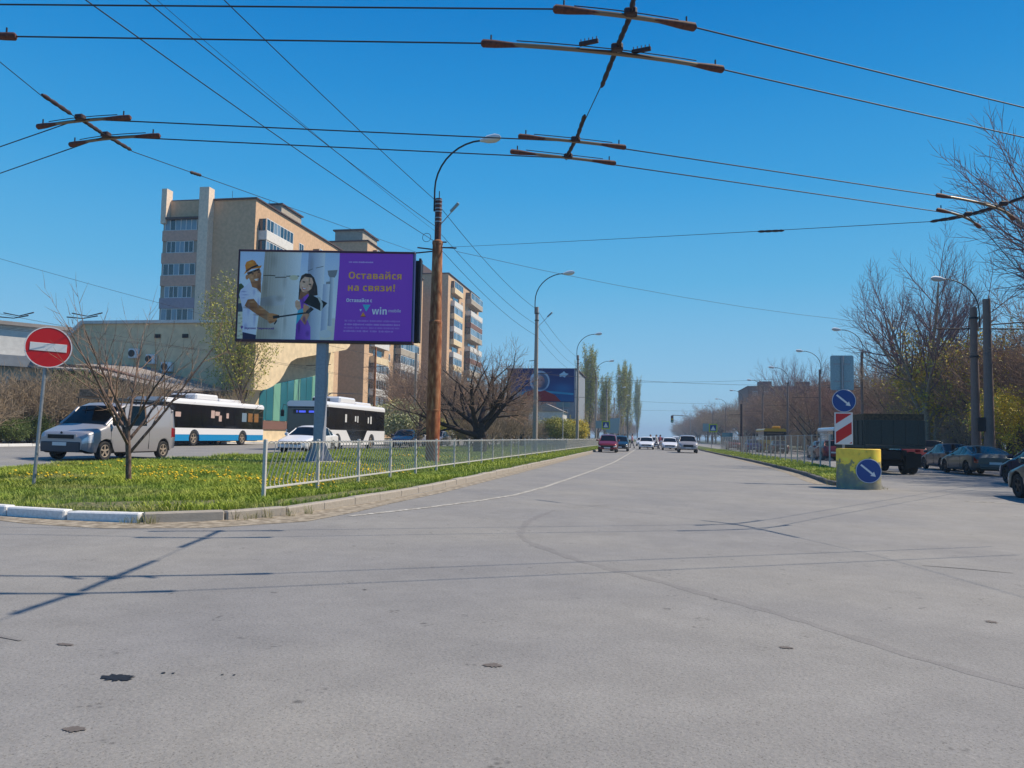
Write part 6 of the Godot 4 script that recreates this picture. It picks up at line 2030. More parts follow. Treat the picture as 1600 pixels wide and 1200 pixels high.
func build_buses() -> void:
	var white := paint_of("bus_white", Color(0.86, 0.86, 0.87), 0.35, 0.0)
	var cyan := paint_of("bus_blue", Color(0.02, 0.50, 0.72), 0.4, 0.0)
	# blue-skirted trolleybus: its flank toward the avenue (x = -28.3), nose hidden by the van
	var a := bus("trolleybus", "white trolleybus with blue skirt and black window band", -29.55, -41.2, PI, {"L": 12.0, "axles": [3.2, 9.1], "skirt": 0.72, "waist": 1.12, "paint": white, "skirt_paint": cyan, "panes": 9, "category": "trolleybus", "group": "trolleybuses in the side street"})
	trolley_gear(a, 2.95, 7.2, white)
	for q in [[5.2, 2.05, 0.42, 0.5], [5.75, 2.1, 0.55, 0.28], [6.1, 1.8, 0.35, 0.4], [7.0, 2.0, 0.3, 0.35], [1.4, 1.95, 0.55, 0.3]]:
		for sx in [-1.0]:
			part(a, "window_notice", bx(Vector3(0.006, q[3], q[2])), mat("notice", Color(0.70, 0.60, 0.56), 0.7), at(Vector3(sx * 1.253, q[1], q[0])))
	var gold := mat("seat_gold", Color(0.50, 0.34, 0.12), 0.7)
	for i in 3:
		part(a, "window_notice", bx(Vector3(0.006, 0.62, 0.62)), gold if i else M.pane_pale, at(Vector3(-1.253, 1.95, 9.2 + i * 0.85)))
	# black and white trolleybus, front and flank in view
	var b := bus("trolleybus", "black and white trolleybus with lit blue route display", -19.95, -42.6, PI, {"L": 10.2, "axles": [1.75, 7.6], "skirt": 0.5, "waist": 1.25, "paint": white, "skirt_paint": white, "panes": 8, "display": "9", "category": "trolleybus", "group": "trolleybuses in the side street"})
	trolley_gear(b, 2.95, 6.2, white)
	# the door panel that dips in a V through the white waist
	var vp := MB.new()
	vp.extrude(PackedVector2Array([Vector2(3.1, 1.26), Vector2(6.7, 1.26), Vector2(5.9, 0.45), Vector2(4.1, 0.45)]), 0.012, Transform3D(Basis(Vector3(0, 0, 1), Vector3(0, 1, 0), Vector3(-1, 0, 0)), Vector3(-1.256, 0, 0)))
	part(b, "door", vp.mesh(), M.bus_glass)
	for q in [[3.0, 2.0, 0.28, 0.5], [4.6, 2.0, 0.22, 0.35], [5.0, 1.98, 0.16, 0.42], [6.9, 1.95, 0.2, 0.4], [7.4, 1.97, 0.24, 0.5]]:
		part(b, "window_notice", bx(Vector3(0.006, q[3], q[2])), M.plate, at(Vector3(-1.253, q[1], q[0])))
	# yellow bus beyond the mesh fence, seen from behind
	var yellow := paint_of("bus_yellow", Color(0.80, 0.60, 0.05), 0.5, 0.0)
	var y := bus("minibus", "yellow bus with roof box seen through the mesh fence", 14.6, -101.5, 0.0, {"L": 7.0, "H": 2.85, "axles": [1.4, 5.2], "skirt": 0.6, "waist": 1.5, "paint": yellow, "skirt_paint": yellow, "panes": 5, "category": "bus"})
	part(y, "roof_box", bx(Vector3(0.9, 0.3, 0.5), 0.04), yellow, at(Vector3(0.2, 3.0, 6.4)))
	part(y, "exit_band", bx(Vector3(1.9, 0.5, 0.02)), M.bus_glass, at(Vector3(0, 2.1, 7.02)))
	bus("minibus", "white bus standing farther up behind the striped panel", 17.2, -78.0, 0.0, {"L": 6.5, "H": 2.75, "axles": [1.3, 4.9], "skirt": 0.6, "waist": 1.35, "paint": white, "skirt_paint": white, "panes": 4, "category": "bus"})

# ---------------------------------------------------------------- people: one continuous surface over a jointed skeleton
func body_mesh(bones: Array, cell: float, blend: float) -> ArrayMesh:
	# bones: [a, b, ra, rb, colour]
	var lo := Vector3.ONE * 1e9
	var hi := -lo
	for q in bones:
		for k in 2:
			lo = lo.min(q[k] - Vector3.ONE * (q[2 + k] + cell * 2)); hi = hi.max(q[k] + Vector3.ONE * (q[2 + k] + cell * 2))
	var nx := int(ceil((hi.x - lo.x) / cell)) + 1
	var ny := int(ceil((hi.y - lo.y) / cell)) + 1
	var nz := int(ceil((hi.z - lo.z) / cell)) + 1
	var f := PackedFloat32Array()
	f.resize(nx * ny * nz)
	for z in nz:
		for y in ny:
			for x in nx:
				var p := lo + Vector3(x, y, z) * cell
				var d := 9.0
				for q in bones:
					var ab: Vector3 = q[1] - q[0]
					var t := clampf((p - q[0]).dot(ab) / maxf(1e-6, ab.length_squared()), 0.0, 1.0)
					var e: float = p.distance_to(q[0] + ab * t) - lerpf(q[2], q[3], t)
					var h := clampf(0.5 + 0.5 * (d - e) / blend, 0.0, 1.0)
					d = lerpf(d, e, h) - blend * h * (1.0 - h)
				f[(z * ny + y) * nx + x] = d
	var vert := {}
	var pos := PackedVector3Array()
	var nor := PackedVector3Array()
	var col := PackedColorArray()
	var idx := PackedInt32Array()
	var at_ := func(x: int, y: int, z: int) -> int: return (z * ny + y) * nx + x
	for z in nz - 1:
		for y in ny - 1:
			for x in nx - 1:
				var i0: int = at_.call(x, y, z)
				var inside := 0
				for k in 8:
					if f[i0 + (k & 1) + ((k >> 1) & 1) * nx + (k >> 2) * nx * ny] < 0.0:
						inside += 1
				if inside == 0 or inside == 8:
					continue
				var sum := Vector3.ZERO
				var cnt := 0
				for k in 8:
					for ax in 3:
						if k & (1 << ax):
							continue
						var k2 := k | (1 << ax)
						var fa := f[i0 + (k & 1) + ((k >> 1) & 1) * nx + (k >> 2) * nx * ny]
						var fb := f[i0 + (k2 & 1) + ((k2 >> 1) & 1) * nx + (k2 >> 2) * nx * ny]
						if (fa < 0.0) != (fb < 0.0):
							var t := fa / (fa - fb)
							var c := Vector3(k & 1, (k >> 1) & 1, k >> 2)
							c[ax] += t
							sum += c; cnt += 1
				var p := lo + (Vector3(x, y, z) + sum / cnt) * cell
				vert[i0] = pos.size()
				pos.append(p)
				nor.append(Vector3(f[i0 + 1] - f[i0], f[i0 + nx] - f[i0], f[i0 + nx * ny] - f[i0]).normalized())
				var best := 9.0
				var bc := Color.WHITE
				for q in bones:
					var ab: Vector3 = q[1] - q[0]
					var t := clampf((p - q[0]).dot(ab) / maxf(1e-6, ab.length_squared()), 0.0, 1.0)
					var e: float = p.distance_to(q[0] + ab * t) - lerpf(q[2], q[3], t)
					if e < best:
						best = e; bc = q[4]
				col.append(bc)
	var step := [1, nx, nx * ny]
	for z in range(1, nz - 1):
		for y in range(1, ny - 1):
			for x in range(1, nx - 1):
				var i0: int = at_.call(x, y, z)
				for ax in 3:
					var fa := f[i0]
					var fb := f[i0 + step[ax]]
					if (fa < 0.0) == (fb < 0.0):
						continue
					var u: int = step[(ax + 1) % 3]
					var w: int = step[(ax + 2) % 3]
					var q := [i0, i0 - u, i0 - u - w, i0 - w]
					if not (vert.has(q[0]) and vert.has(q[1]) and vert.has(q[2]) and vert.has(q[3])):
						continue
					var order := [0, 1, 2, 0, 2, 3] if fa < 0.0 else [0, 2, 1, 0, 3, 2]
					for k in [0, 2, 1, 3, 5, 4]:
						idx.append(vert[q[order[k]]])
	var a := []
	a.resize(Mesh.ARRAY_MAX)
	a[Mesh.ARRAY_VERTEX] = pos
	a[Mesh.ARRAY_NORMAL] = nor
	a[Mesh.ARRAY_COLOR] = col
	a[Mesh.ARRAY_INDEX] = idx
	var m := ArrayMesh.new()
	m.add_surface_from_arrays(Mesh.PRIMITIVE_TRIANGLES, a)
	return m

func person(label: String, p: Vector3, turn: float, stride: float, top: Color, legs: Color, hair: Color) -> void:
	var skin := Color(0.55, 0.33, 0.24)
	var shoe := Color(0.03, 0.03, 0.03)
	var b := []
	b.append([Vector3(0, 0.95, 0), Vector3(0, 1.15, 0), 0.14, 0.13, top])
	b.append([Vector3(0, 1.15, 0), Vector3(0, 1.40, 0), 0.14, 0.12, top])
	b.append([Vector3(-0.16, 1.40, 0), Vector3(0.16, 1.40, 0), 0.075, 0.075, top])
	b.append([Vector3(0, 1.45, 0), Vector3(0, 1.56, -0.01), 0.055, 0.05, skin])
	b.append([Vector3(0, 1.60, -0.02), Vector3(0, 1.66, -0.01), 0.085, 0.095, skin])
	b.append([Vector3(0, 1.69, 0.02), Vector3(0, 1.66, 0.04), 0.098, 0.095, hair])
	b.append([Vector3(0, 1.615, -0.10), Vector3(0, 1.60, -0.115), 0.014, 0.018, skin])
	for s in [-1.0, 1.0]:
		var hip := Vector3(s * 0.09, 0.92, 0)
		var knee := hip + Vector3(0, -0.43, -s * stride * 0.22 - 0.03)
		var foot := knee + Vector3(0, -0.40, -s * stride * 0.16 + 0.05)
		foot.y = 0.07
		b.append([hip, knee, 0.095, 0.065, legs])
		b.append([knee, foot, 0.06, 0.045, legs])
		b.append([foot + Vector3(0, -0.02, 0.04), foot + Vector3(0, -0.035, -0.14), 0.045, 0.035, shoe])
		var sh := Vector3(s * 0.2, 1.39, 0)
		var el := sh + Vector3(s * 0.05, -0.28, s * stride * 0.12)
		var hd := el + Vector3(-s * 0.02, -0.24, s * stride * 0.1 - 0.06)
		b.append([sh, el, 0.058, 0.045, top])
		b.append([el, hd, 0.042, 0.032, top])
		b.append([hd, hd + Vector3(0, -0.10, -0.02), 0.034, 0.026, skin])
	var o := solo("person", body_mesh(b, 0.035, 0.05), mat("cloth", Color(1, 1, 1), 0.85, 0, {"vertex": true}), label, "person", "people crossing the avenue", p)
	o.rotation.y = turn

func build_people() -> void:
	var list := [
		[-3.0, -98.0, 1.4, 1.0, Color(0.40, 0.06, 0.09), Color(0.03, 0.03, 0.05), Color(0.03, 0.02, 0.02), "person in dark red jacket walking beside the lone white sedan"],
		[-2.1, -99.5, 1.5, 0.7, Color(0.55, 0.30, 0.30), Color(0.05, 0.05, 0.09), Color(0.06, 0.03, 0.02), "person in faded pink top walking behind the red jacket"],
		[-3.9, -99.0, 1.5, 0.9, Color(0.03, 0.03, 0.04), Color(0.03, 0.03, 0.04), Color(0.02, 0.02, 0.02), "person dressed in black stepping off the island kerb"],
		[0.9, -97.6, 1.6, 1.0, Color(0.60, 0.55, 0.50), Color(0.06, 0.06, 0.10), Color(0.08, 0.05, 0.03), "person in beige coat crossing between the two white sedans"],
		[1.4, -99.2, 1.5, 0.8, Color(0.45, 0.08, 0.10), Color(0.50, 0.45, 0.42), Color(0.03, 0.02, 0.02), "person in red top and pale trousers crossing mid road"],
		[0.2, -98.4, -1.5, 0.9, Color(0.62, 0.60, 0.58), Color(0.30, 0.08, 0.10), Color(0.05, 0.03, 0.02), "person in white top crossing the other way mid road"],
	]
	for q in list:
		person(q[7], on(q[0], q[1]), q[2], q[3], q[4], q[5], q[6])

# ---------------------------------------------------------------- trees
var tr := RandomNumberGenerator.new()

func branch(big: MB, small: MB, tips: Array, p: Vector3, d: Vector3, len: float, r: float, level: int, o: Dictionary) -> void:
	var last: int = o.kids.size()
	var segs := 4 if level == 0 else (3 if level < last else 2)
	var pts := PackedVector3Array([p])
	var rad := [r]
	var q := p
	var dir := d
	var r1: float = r * (o.get("taper", 0.45) if level > 0 else o.get("trunk_taper", 0.6))
	for i in segs:
		var wob: float = o.wobble * (0.5 if level == 0 else 1.0)
		dir = (dir + Vector3(tr.randf_range(-wob, wob), tr.randf_range(-wob, wob) * 0.6 + o.lift * (1.0 if level > 0 else 0.2), tr.randf_range(-wob, wob))).normalized()
		q += dir * len / segs
		pts.append(q)
		rad.append(lerpf(r, r1, float(i + 1) / segs))
	var target := big if level <= o.get("big", 1) else small
	target.tube(pts, rad, [9, 6, 4, 3, 3, 3][mini(level, 5)], false)
	if level >= last:
		tips.append([q, dir]); tips.append([pts[1], dir])
		return
	var n: int = o.kids[level]
	var turn := tr.randf() * TAU
	var from: float = o.from[level]
	for i in n:
		var t := lerpf(from, 1.0, (i + tr.randf_range(0.2, 0.8)) / n)
		if i == n - 1 and level > 0:
			t = 1.0
		var f := t * segs
		var k := mini(int(f), segs - 1)
		var at_p := pts[k].lerp(pts[k + 1], f - k)
		var axis: Vector3 = (pts[k + 1] - pts[k]).normalized()
		turn += 2.39996 + tr.randf_range(-0.5, 0.5)
		var side := axis.cross(Vector3.RIGHT if absf(axis.x) < 0.8 else Vector3.FORWARD).normalized().rotated(axis, turn)
		var ang: float = deg_to_rad(o.angle[level] * tr.randf_range(0.7, 1.25))
		if i == n - 1 and level > 0:
			ang *= 0.35
		var nd := (axis * cos(ang) + side * sin(ang)).normalized()
		var nl: float = o.len[level] * tr.randf_range(0.7, 1.2) * (1.0 - o.get("short", 0.35) * t)
		branch(big, small, tips, at_p, nd, nl, maxf(lerpf(r, r1, t) * o.thin, o.least), level + 1, o)

func leaves_at(tips: Array, per: int, size: float, spread: float, cols: Array) -> ArrayMesh:
	var b := MB.new()
	for e in tips:
		for k in per:
			var c: Vector3 = e[0] + Vector3(tr.randfn(0, spread), tr.randfn(0, spread), tr.randfn(0, spread))
			var u := Vector3(tr.randfn(), tr.randfn(), tr.randfn()).normalized()
			var w := u.cross(Vector3(tr.randfn(), tr.randfn(), tr.randfn())).normalized()
			var s := size * tr.randf_range(0.6, 1.3)
			b.tri(c - w * s * 0.5, c + u * s, c + w * s * 0.5)
			b.tri(c + w * s * 0.5, c - u * s * 0.7, c - w * s * 0.5)
			var col: Color = cols[tr.randi() % cols.size()] * tr.randf_range(0.75, 1.2)
			b.paint(col)
	return b.mesh()

func tree(called: String, label: String, p: Vector3, sd: int, o: Dictionary, group := "") -> Node3D:
	tr.seed = sd
	var t := thing(called, label, o.get("category", "tree"), p, 0.0, group)
	var big := MB.new()
	var small := MB.new()
	var tips := []
	for i in o.get("stems", 1):
		var lean := Vector3(o.get("lean", 0.0) * tr.randf_range(-1, 1), 1, o.get("lean", 0.0) * tr.randf_range(-1, 1)).normalized()
		branch(big, small, tips, Vector3(tr.randf_range(-1, 1) * o.get("spread", 0.0), -0.1, tr.randf_range(-1, 1) * o.get("spread", 0.0)), lean, o.trunk, o.r, 0, o)
	if o.has("height"):
		var top := 0.0
		for q in small.v:
			top = maxf(top, q.y)
		var ky: float = o.height / top
		var k := Vector3(ky * o.get("wide", 1.0), ky, ky * o.get("wide", 1.0))
		for m in [big, small]:
			for i in m.v.size():
				m.v[i] *= k
		for e in tips:
			e[0] *= k
	part(t, "trunk", big.mesh(), o.bark)
	part(t, "crown", small.mesh(), o.twig)
	if o.has("leaf"):
		part(t, "leaves", leaves_at(tips, o.leaf[0], o.leaf[1], o.leaf[2], o.leaf[3]), M.leaf)
	return t

func build_trees() -> void:
	var yg := [Color(0.32, 0.31, 0.03), Color(0.40, 0.37, 0.05), Color(0.24, 0.27, 0.03), Color(0.44, 0.39, 0.07)]
	var gold := [Color(0.70, 0.52, 0.03), Color(0.58, 0.47, 0.04), Color(0.42, 0.39, 0.05)]
	var green := [Color(0.10, 0.15, 0.03), Color(0.14, 0.19, 0.04), Color(0.08, 0.12, 0.03)]
	var pale := [Color(0.40, 0.42, 0.22), Color(0.52, 0.52, 0.34), Color(0.30, 0.34, 0.14)]
	# the bare sapling on the grass, close by
	tree("sapling", "bare young tree with upswept thin branches on the near grass", on(-9.95, -13.5, 0.1), 11, {"height": 4.25, "wide": 0.85, "trunk": 1.25, "r": 0.062, "kids": [8, 7, 5], "from": [0.5, 0.2, 0.2], "angle": [46.0, 36.0, 36.0], "len": [2.5, 1.05, 0.42], "thin": 0.62, "least": 0.0055, "wobble": 0.13, "lift": 0.09, "taper": 0.3, "trunk_taper": 0.8, "short": 0.2, "big": 1, "bark": M.bark, "twig": M.twig})
	# big pollarded tree beside the first lamp post
	tree("pollarded_tree", "squat dark pollarded tree with tangled bare limbs beside a lamp post", on(-10.3, -46.5, 0.1), 23, {"height": 7.6, "wide": 1.05, "trunk": 1.7, "r": 0.36, "kids": [8, 7, 7, 6], "from": [0.55, 0.3, 0.3, 0.3], "angle": [62.0, 45.0, 42.0, 40.0], "len": [3.7, 2.1, 1.0, 0.5], "thin": 0.5, "least": 0.008, "wobble": 0.22, "lift": 0.05, "taper": 0.45, "trunk_taper": 0.9, "short": 0.2, "big": 2, "bark": M.bark_dark, "twig": M.twig})
	# tall bare plane tree across the road
	var plane_o := {"height": 20.0, "wide": 0.92, "trunk": 5.2, "r": 0.30, "kids": [9, 9, 8, 7], "from": [0.45, 0.2, 0.2, 0.2], "angle": [40.0, 36.0, 36.0, 38.0], "len": [8.6, 3.8, 1.7, 0.8], "thin": 0.58, "least": 0.011, "wobble": 0.14, "lift": 0.10, "taper": 0.4, "trunk_taper": 0.75, "short": 0.3, "big": 1, "bark": M.bark_pale, "twig": M.twig_plum}
	var pl := tree("plane_tree", "tall bare plane tree with pale mottled trunk above the parked cars", on(22.6, -69.0), 31, plane_o)
	var edge := tree("plane_tree", "tall bare tree overhanging the turning trolley wires beside the verge", on(25.6, -43.0), 37, plane_o)
	edge.scale = Vector3.ONE * 1.12
	for q in [[22.5, -19.0, 0.8, 1.0], [25.0, -25.5, 0.95, 2.2], [22.8, -31.0, 0.85, 4.0], [26.5, -36.0, 1.0, 5.0], [23.5, -12.0, 0.9, 3.1], [28.5, -30.0, 1.0, 0.4]]:
		var o := again(edge, on(q[0], q[1]), q[3], "tall bare roadside tree casting branch shadows over the parked cars", "roadside trees beside the parked cars")
		o.scale = Vector3.ONE * float(q[2])
	var lone := again(pl, on(23.5, -124.0), 2.0, "bare tree standing above the far brown avenue trees")
	lone.scale = Vector3.ONE * 0.82
	# bare wood beyond the parked cars
	var wood := []
	for i in 4:
		wood.append({"height": 11.5 + i * 0.6, "trunk": 2.4 + i * 0.4, "r": 0.17, "kids": [9, 7, 6, 6], "from": [0.4, 0.2, 0.25, 0.25], "angle": [46.0, 40.0, 42.0, 42.0], "len": [4.4, 2.6, 1.4, 0.8], "thin": 0.55, "least": 0.014, "wobble": 0.16, "lift": 0.07, "taper": 0.4, "trunk_taper": 0.65, "short": 0.3, "big": 1, "bark": [M.bark_dark, M.bark, M.bark_pale, M.bark][i], "twig": [M.twig, M.twig_red, M.twig_grey, M.twig][i]})
	var kinds := []
	var labels := ["bare brown-twigged tree in the wood behind the parked cars", "bare reddish-twigged tree in the wood behind the parked cars", "bare pale-trunked tree in the wood behind the parked cars", "bare dense-crowned tree in the wood behind the parked cars"]
	var spots := [[26.5, -50.5], [30.0, -66.5], [31.0, -55.0], [33.5, -62.0], [24.8, -81.0]]
	for i in 4:
		kinds.append(tree("bare_tree", labels[i], on(spots[i][0], spots[i][1]), 101 + i * 7, wood[i], "bare wood beyond the parked cars"))
	tr.seed = 5
	for z in range(0, 11):
		for k in 5:
			var zz := -64.0 - z * 11.0 + tr.randf_range(-4, 4)
			var xx := 25.0 + k * 6.5 + tr.randf_range(-2.4, 2.4)
			if Vector2(xx - 22.6, zz + 69.0).length() < 3.0 or Vector2(xx - 25.5, zz + 67.0).length() < 3.5:
				continue
			var kind := tr.randi() % 4
			var o := again(kinds[kind], on(xx, zz), tr.randf() * TAU)
			o.scale = Vector3.ONE * tr.randf_range(0.85, 1.25)
	for q in [[28.5, -46.5], [33.0, -50.0], [37.0, -56.0], [41.0, -64.0], [31.0, -40.0]]:
		var o := again(kinds[tr.randi() % 4], on(q[0], q[1]), tr.randf() * TAU)
		o.scale = Vector3.ONE * tr.randf_range(0.9, 1.2)
	# avenue trees in the distance, both sides
	for i in 34:
		var o := again(kinds[i % 4], on(20.5 + tr.randf_range(0, 9), -175.0 - i * 13.0 + tr.randf_range(-4, 4)), tr.randf() * TAU, "bare brown tree lining the far avenue beyond the crossing", "bare trees along the far avenue")
		o.scale = Vector3.ONE * tr.randf_range(0.95, 1.35)
	for i in 30:
		var o := again(kinds[(i + 1) % 4], on(-10.0 - tr.randf_range(0, 12), -128.0 - i * 16.0 + tr.randf_range(-4, 4)), tr.randf() * TAU, "bare brown tree between the poplars and the far crossing", "bare trees along the far avenue")
		o.scale = Vector3.ONE * tr.randf_range(0.7, 1.1)
	for q in [[-17.5, -57.0, 0.52], [-14.6, -62.0, 0.6], [-13.0, -70.0, 0.55], [-20.0, -80.0, 0.7], [-17.0, -92.0, 0.6], [-25.0, -84.0, 0.8], [-31.0, -95.0, 0.9], [-27.0, -108.0, 0.9]]:
		var o := again(kinds[tr.randi() % 4], on(q[0], q[1]), tr.randf() * TAU, "small bare tree behind the pollarded tree near the apartment blocks", "bare trees before the apartment blocks")
		o.scale = Vector3.ONE * float(q[2])
	# yellow-green leafing trees
	var y := tree("budding_tree", "golden yellow budding tree behind the paired concrete poles", on(26.6, -70.5), 61, {"height": 10.0, "trunk": 2.2, "r": 0.2, "kids": [8, 7, 6], "from": [0.35, 0.2, 0.25], "angle": [45.0, 42.0, 42.0], "len": [4.6, 2.4, 1.2], "thin": 0.55, "least": 0.012, "wobble": 0.16, "lift": 0.06, "big": 1, "bark": M.bark, "twig": M.twig_grey, "leaf": [24, 0.14, 0.34, gold]}, "budding trees")
	y.scale = Vector3.ONE * 1.1
	for q in [[31.0, -73.5, 1.1, "tall golden-green budding tree behind the pale plane trunk"], [23.0, -53.5, 0.55, "low yellow-green budding tree under the paired concrete poles"], [30.0, -83.0, 0.9, "faint yellow-green budding tree deep in the bare wood"]]:
		var o := again(y, on(q[0], q[1]), q[0], q[3])
		o.scale = Vector3.ONE * float(q[2])
	# willow-like tree by the hall
	tree("budding_tree", "slim yellow-green budding tree against the cream hall corner", on(-30.15, -53.6, 0.1), 67, {"height": 12.5, "wide": 0.9, "trunk": 5.5, "r": 0.13, "kids": [12, 6, 5], "from": [0.15, 0.2, 0.3], "angle": [30.0, 34.0, 40.0], "len": [4.2, 1.9, 0.9], "thin": 0.5, "least": 0.010, "wobble": 0.14, "lift": 0.12, "big": 1, "bark": M.bark, "twig": M.twig_grey, "leaf": [12, 0.085, 0.22, yg]})
	var shrub_o := {"category": "shrub", "stems": 7, "spread": 0.5, "lean": 0.45, "trunk": 1.1, "r": 0.035, "kids": [6, 5, 5], "from": [0.3, 0.2, 0.25], "angle": [36.0, 38.0, 40.0], "len": [1.5, 0.9, 0.5], "thin": 0.6, "least": 0.008, "wobble": 0.2, "lift": 0.05, "big": 0, "bark": M.bark, "twig": M.twig_grey}
	var bloom := tree("blossoming_shrub", "pale blossoming shrub behind the parked blue car", on(-22.3, -66.5, 0.1), 71, shrub_o.merged({"leaf": [14, 0.075, 0.16, pale]}))
	bloom.scale = Vector3.ONE * 1.45
	var bush := tree("green_shrub", "green leafing shrub beside the pale wire pole", on(-19.6, -68.5, 0.1), 73, shrub_o.merged({"leaf": [12, 0.06, 0.15, yg]}), "green shrubs")
	for q in [[-15.5, -64.5, 1.0, "green leafing shrub behind the pollarded tree trunk"], [-23.8, -70.0, 1.5, "green leafing shrub behind the trolleybus tail"], [23.4, -74.0, 1.1, "green leafing shrub at the foot of the plane tree"], [-10.8, -92.0, 1.3, "green leafing shrub below the astronaut poster"]]:
		var o := again(bush, on(q[0], q[1], 0.05), q[1], q[3])
		o.scale = Vector3.ONE * float(q[2])
	var fors := tree("forsythia", "golden yellow flowering shrub beyond the thin signpost", on(-8.9, -97.0, 0.1), 79, shrub_o.merged({"leaf": [14, 0.08, 0.14, gold]}))
	fors.scale = Vector3.ONE * 1.2
	# brown thicket along the far pavement, behind the sign
	var thick := tree("bare_shrub", "tangled brown bare shrub along the far pavement behind the sign", on(-33.2, -37.0, 0.1), 83, shrub_o.merged({"height": 4.3, "stems": 14, "spread": 1.0, "trunk": 1.9, "least": 0.009}), "brown thicket on the far pavement")
	thick.scale = Vector3.ONE * 1.15
	for i in 16:
		var o := again(thick, on(-33.0 - (i % 3) * 1.5 + tr.randf_range(-0.4, 0.4), -28.5 - i * 1.22, 0.05), tr.randf() * TAU)
		o.scale = Vector3.ONE * tr.randf_range(0.85, 1.3)
	var vine := tree("ivy_shrub", "dark green leafy shrub amid the brown thicket beside the sign", on(-33.6, -40.4, 0.1), 89, shrub_o.merged({"stems": 8, "leaf": [8, 0.07, 0.15, green]}), "green shrubs in the thicket")
	vine.scale = Vector3(1.0, 1.55, 1.0)
	for q in [[-32.4, -36.2, 0.6], [-32.2, -34.6, 0.5], [-34.2, -42.0, 1.1]]:
		var o := again(vine, on(q[0], q[1], 0.05), q[1])
		o.scale = Vector3.ONE * float(q[2])
	# dark twiggy growth by the shed
	for q in [[-32.2, -47.8, 1.05], [-31.6, -50.6, 1.2], [-33.4, -46.6, 1.0]]:
		var o := again(thick, on(q[0], q[1], 0.05), q[1], "tangled bare shrub in front of the low shed", "bare shrubs by the shed")
		o.scale = Vector3.ONE * float(q[2])
	# undergrowth below the wood on the right
	for i in 26:
		var o := again(thick, on(24.0 + (i % 4) * 4.0 + tr.randf_range(-1, 1), -46.0 - i * 4.2, 0.05), tr.randf() * TAU, "bare brown undergrowth shrub at the edge of the wood", "undergrowth along the wood")
		o.scale = Vector3.ONE * tr.randf_range(0.8, 1.4)
	for i in 10:
		var o := again(thick, on(-12.5 - (i % 3) * 1.6, -58.0 - i * 3.6, 0.05), tr.randf() * TAU, "bare brown shrub behind the pollarded tree on the island", "bare shrubs on the island")
		o.scale = Vector3.ONE * tr.randf_range(0.7, 1.1)
	# columnar poplars
	var pop := tree("poplar", "tall columnar yellow-green poplar beyond the astronaut poster", on(-14.2, -186.0), 97, {"height": 21.0, "trunk": 13.0, "r": 0.34, "kids": [30, 6, 5], "from": [0.08, 0.1, 0.2], "angle": [22.0, 20.0, 26.0], "len": [7.5, 2.8, 1.3], "thin": 0.4, "least": 0.02, "wobble": 0.06, "lift": 0.16, "taper": 0.3, "trunk_taper": 0.35, "short": 0.35, "big": 0, "bark": M.bark, "twig": M.twig_grey, "leaf": [7, 0.17, 0.25, yg]}, "poplars along the avenue")
	pop.scale = Vector3(0.8, 1.15, 0.8)
	for q in [[-16.9, -200.0, 1.0], [-12.6, -222.0, 0.95], [-8.7, -240.0, 1.2], [-7.0, -262.0, 1.3], [-5.6, -380.0, 1.5]]:
		var o := again(pop, on(q[0], q[1]), q[1])
		o.scale = Vector3(0.72, q[2], 0.72)

# ---------------------------------------------------------------- grass and small plants
func scatter(called: String, mesh: Mesh, m: Material, xf: Array, cols: PackedColorArray, label: String, category: String) -> void:
	var mm := MultiMesh.new()
	mm.transform_format = MultiMesh.TRANSFORM_3D
	mm.use_colors = true
	mm.mesh = mesh
	mm.instance_count = xf.size()
	for i in xf.size():
		mm.set_instance_transform(i, xf[i])
		mm.set_instance_color(i, cols[i])
	var o := MultiMeshInstance3D.new()
	o.name = numbered(called)
	o.multimesh = mm
	o.material_override = m
	add_child(o)
	tag(o, label, category)
	o.set_meta("kind", "stuff")

func tuft(blades: int, h: float, spread: float, w: float) -> ArrayMesh:
	var b := MB.new()
	for i in blades:
		var a := tr.randf() * TAU
		var base := Vector3(cos(a), 0, sin(a)) * spread * sqrt(tr.randf())
		var lean := Vector3(cos(a + tr.randf_range(-0.8, 0.8)), 0, sin(a + tr.randf_range(-0.8, 0.8)))
		var hh := h * tr.randf_range(0.55, 1.15)
		var side := Vector3(-lean.z, 0, lean.x) * w * 0.5
		var mid := base + lean * hh * 0.22 + Vector3(0, hh * 0.6, 0)
		var tip := base + lean * hh * 0.62 + Vector3(0, hh * 0.95, 0)
		b.tri(base - side, base + side, mid + side * 0.8)
		b.tri(base - side, mid + side * 0.8, mid - side * 0.8)
		b.tri(mid - side * 0.8, mid + side * 0.8, tip)
		b.paint(Color(1, 1, 1) * tr.randf_range(0.8, 1.15))
	return b.mesh()

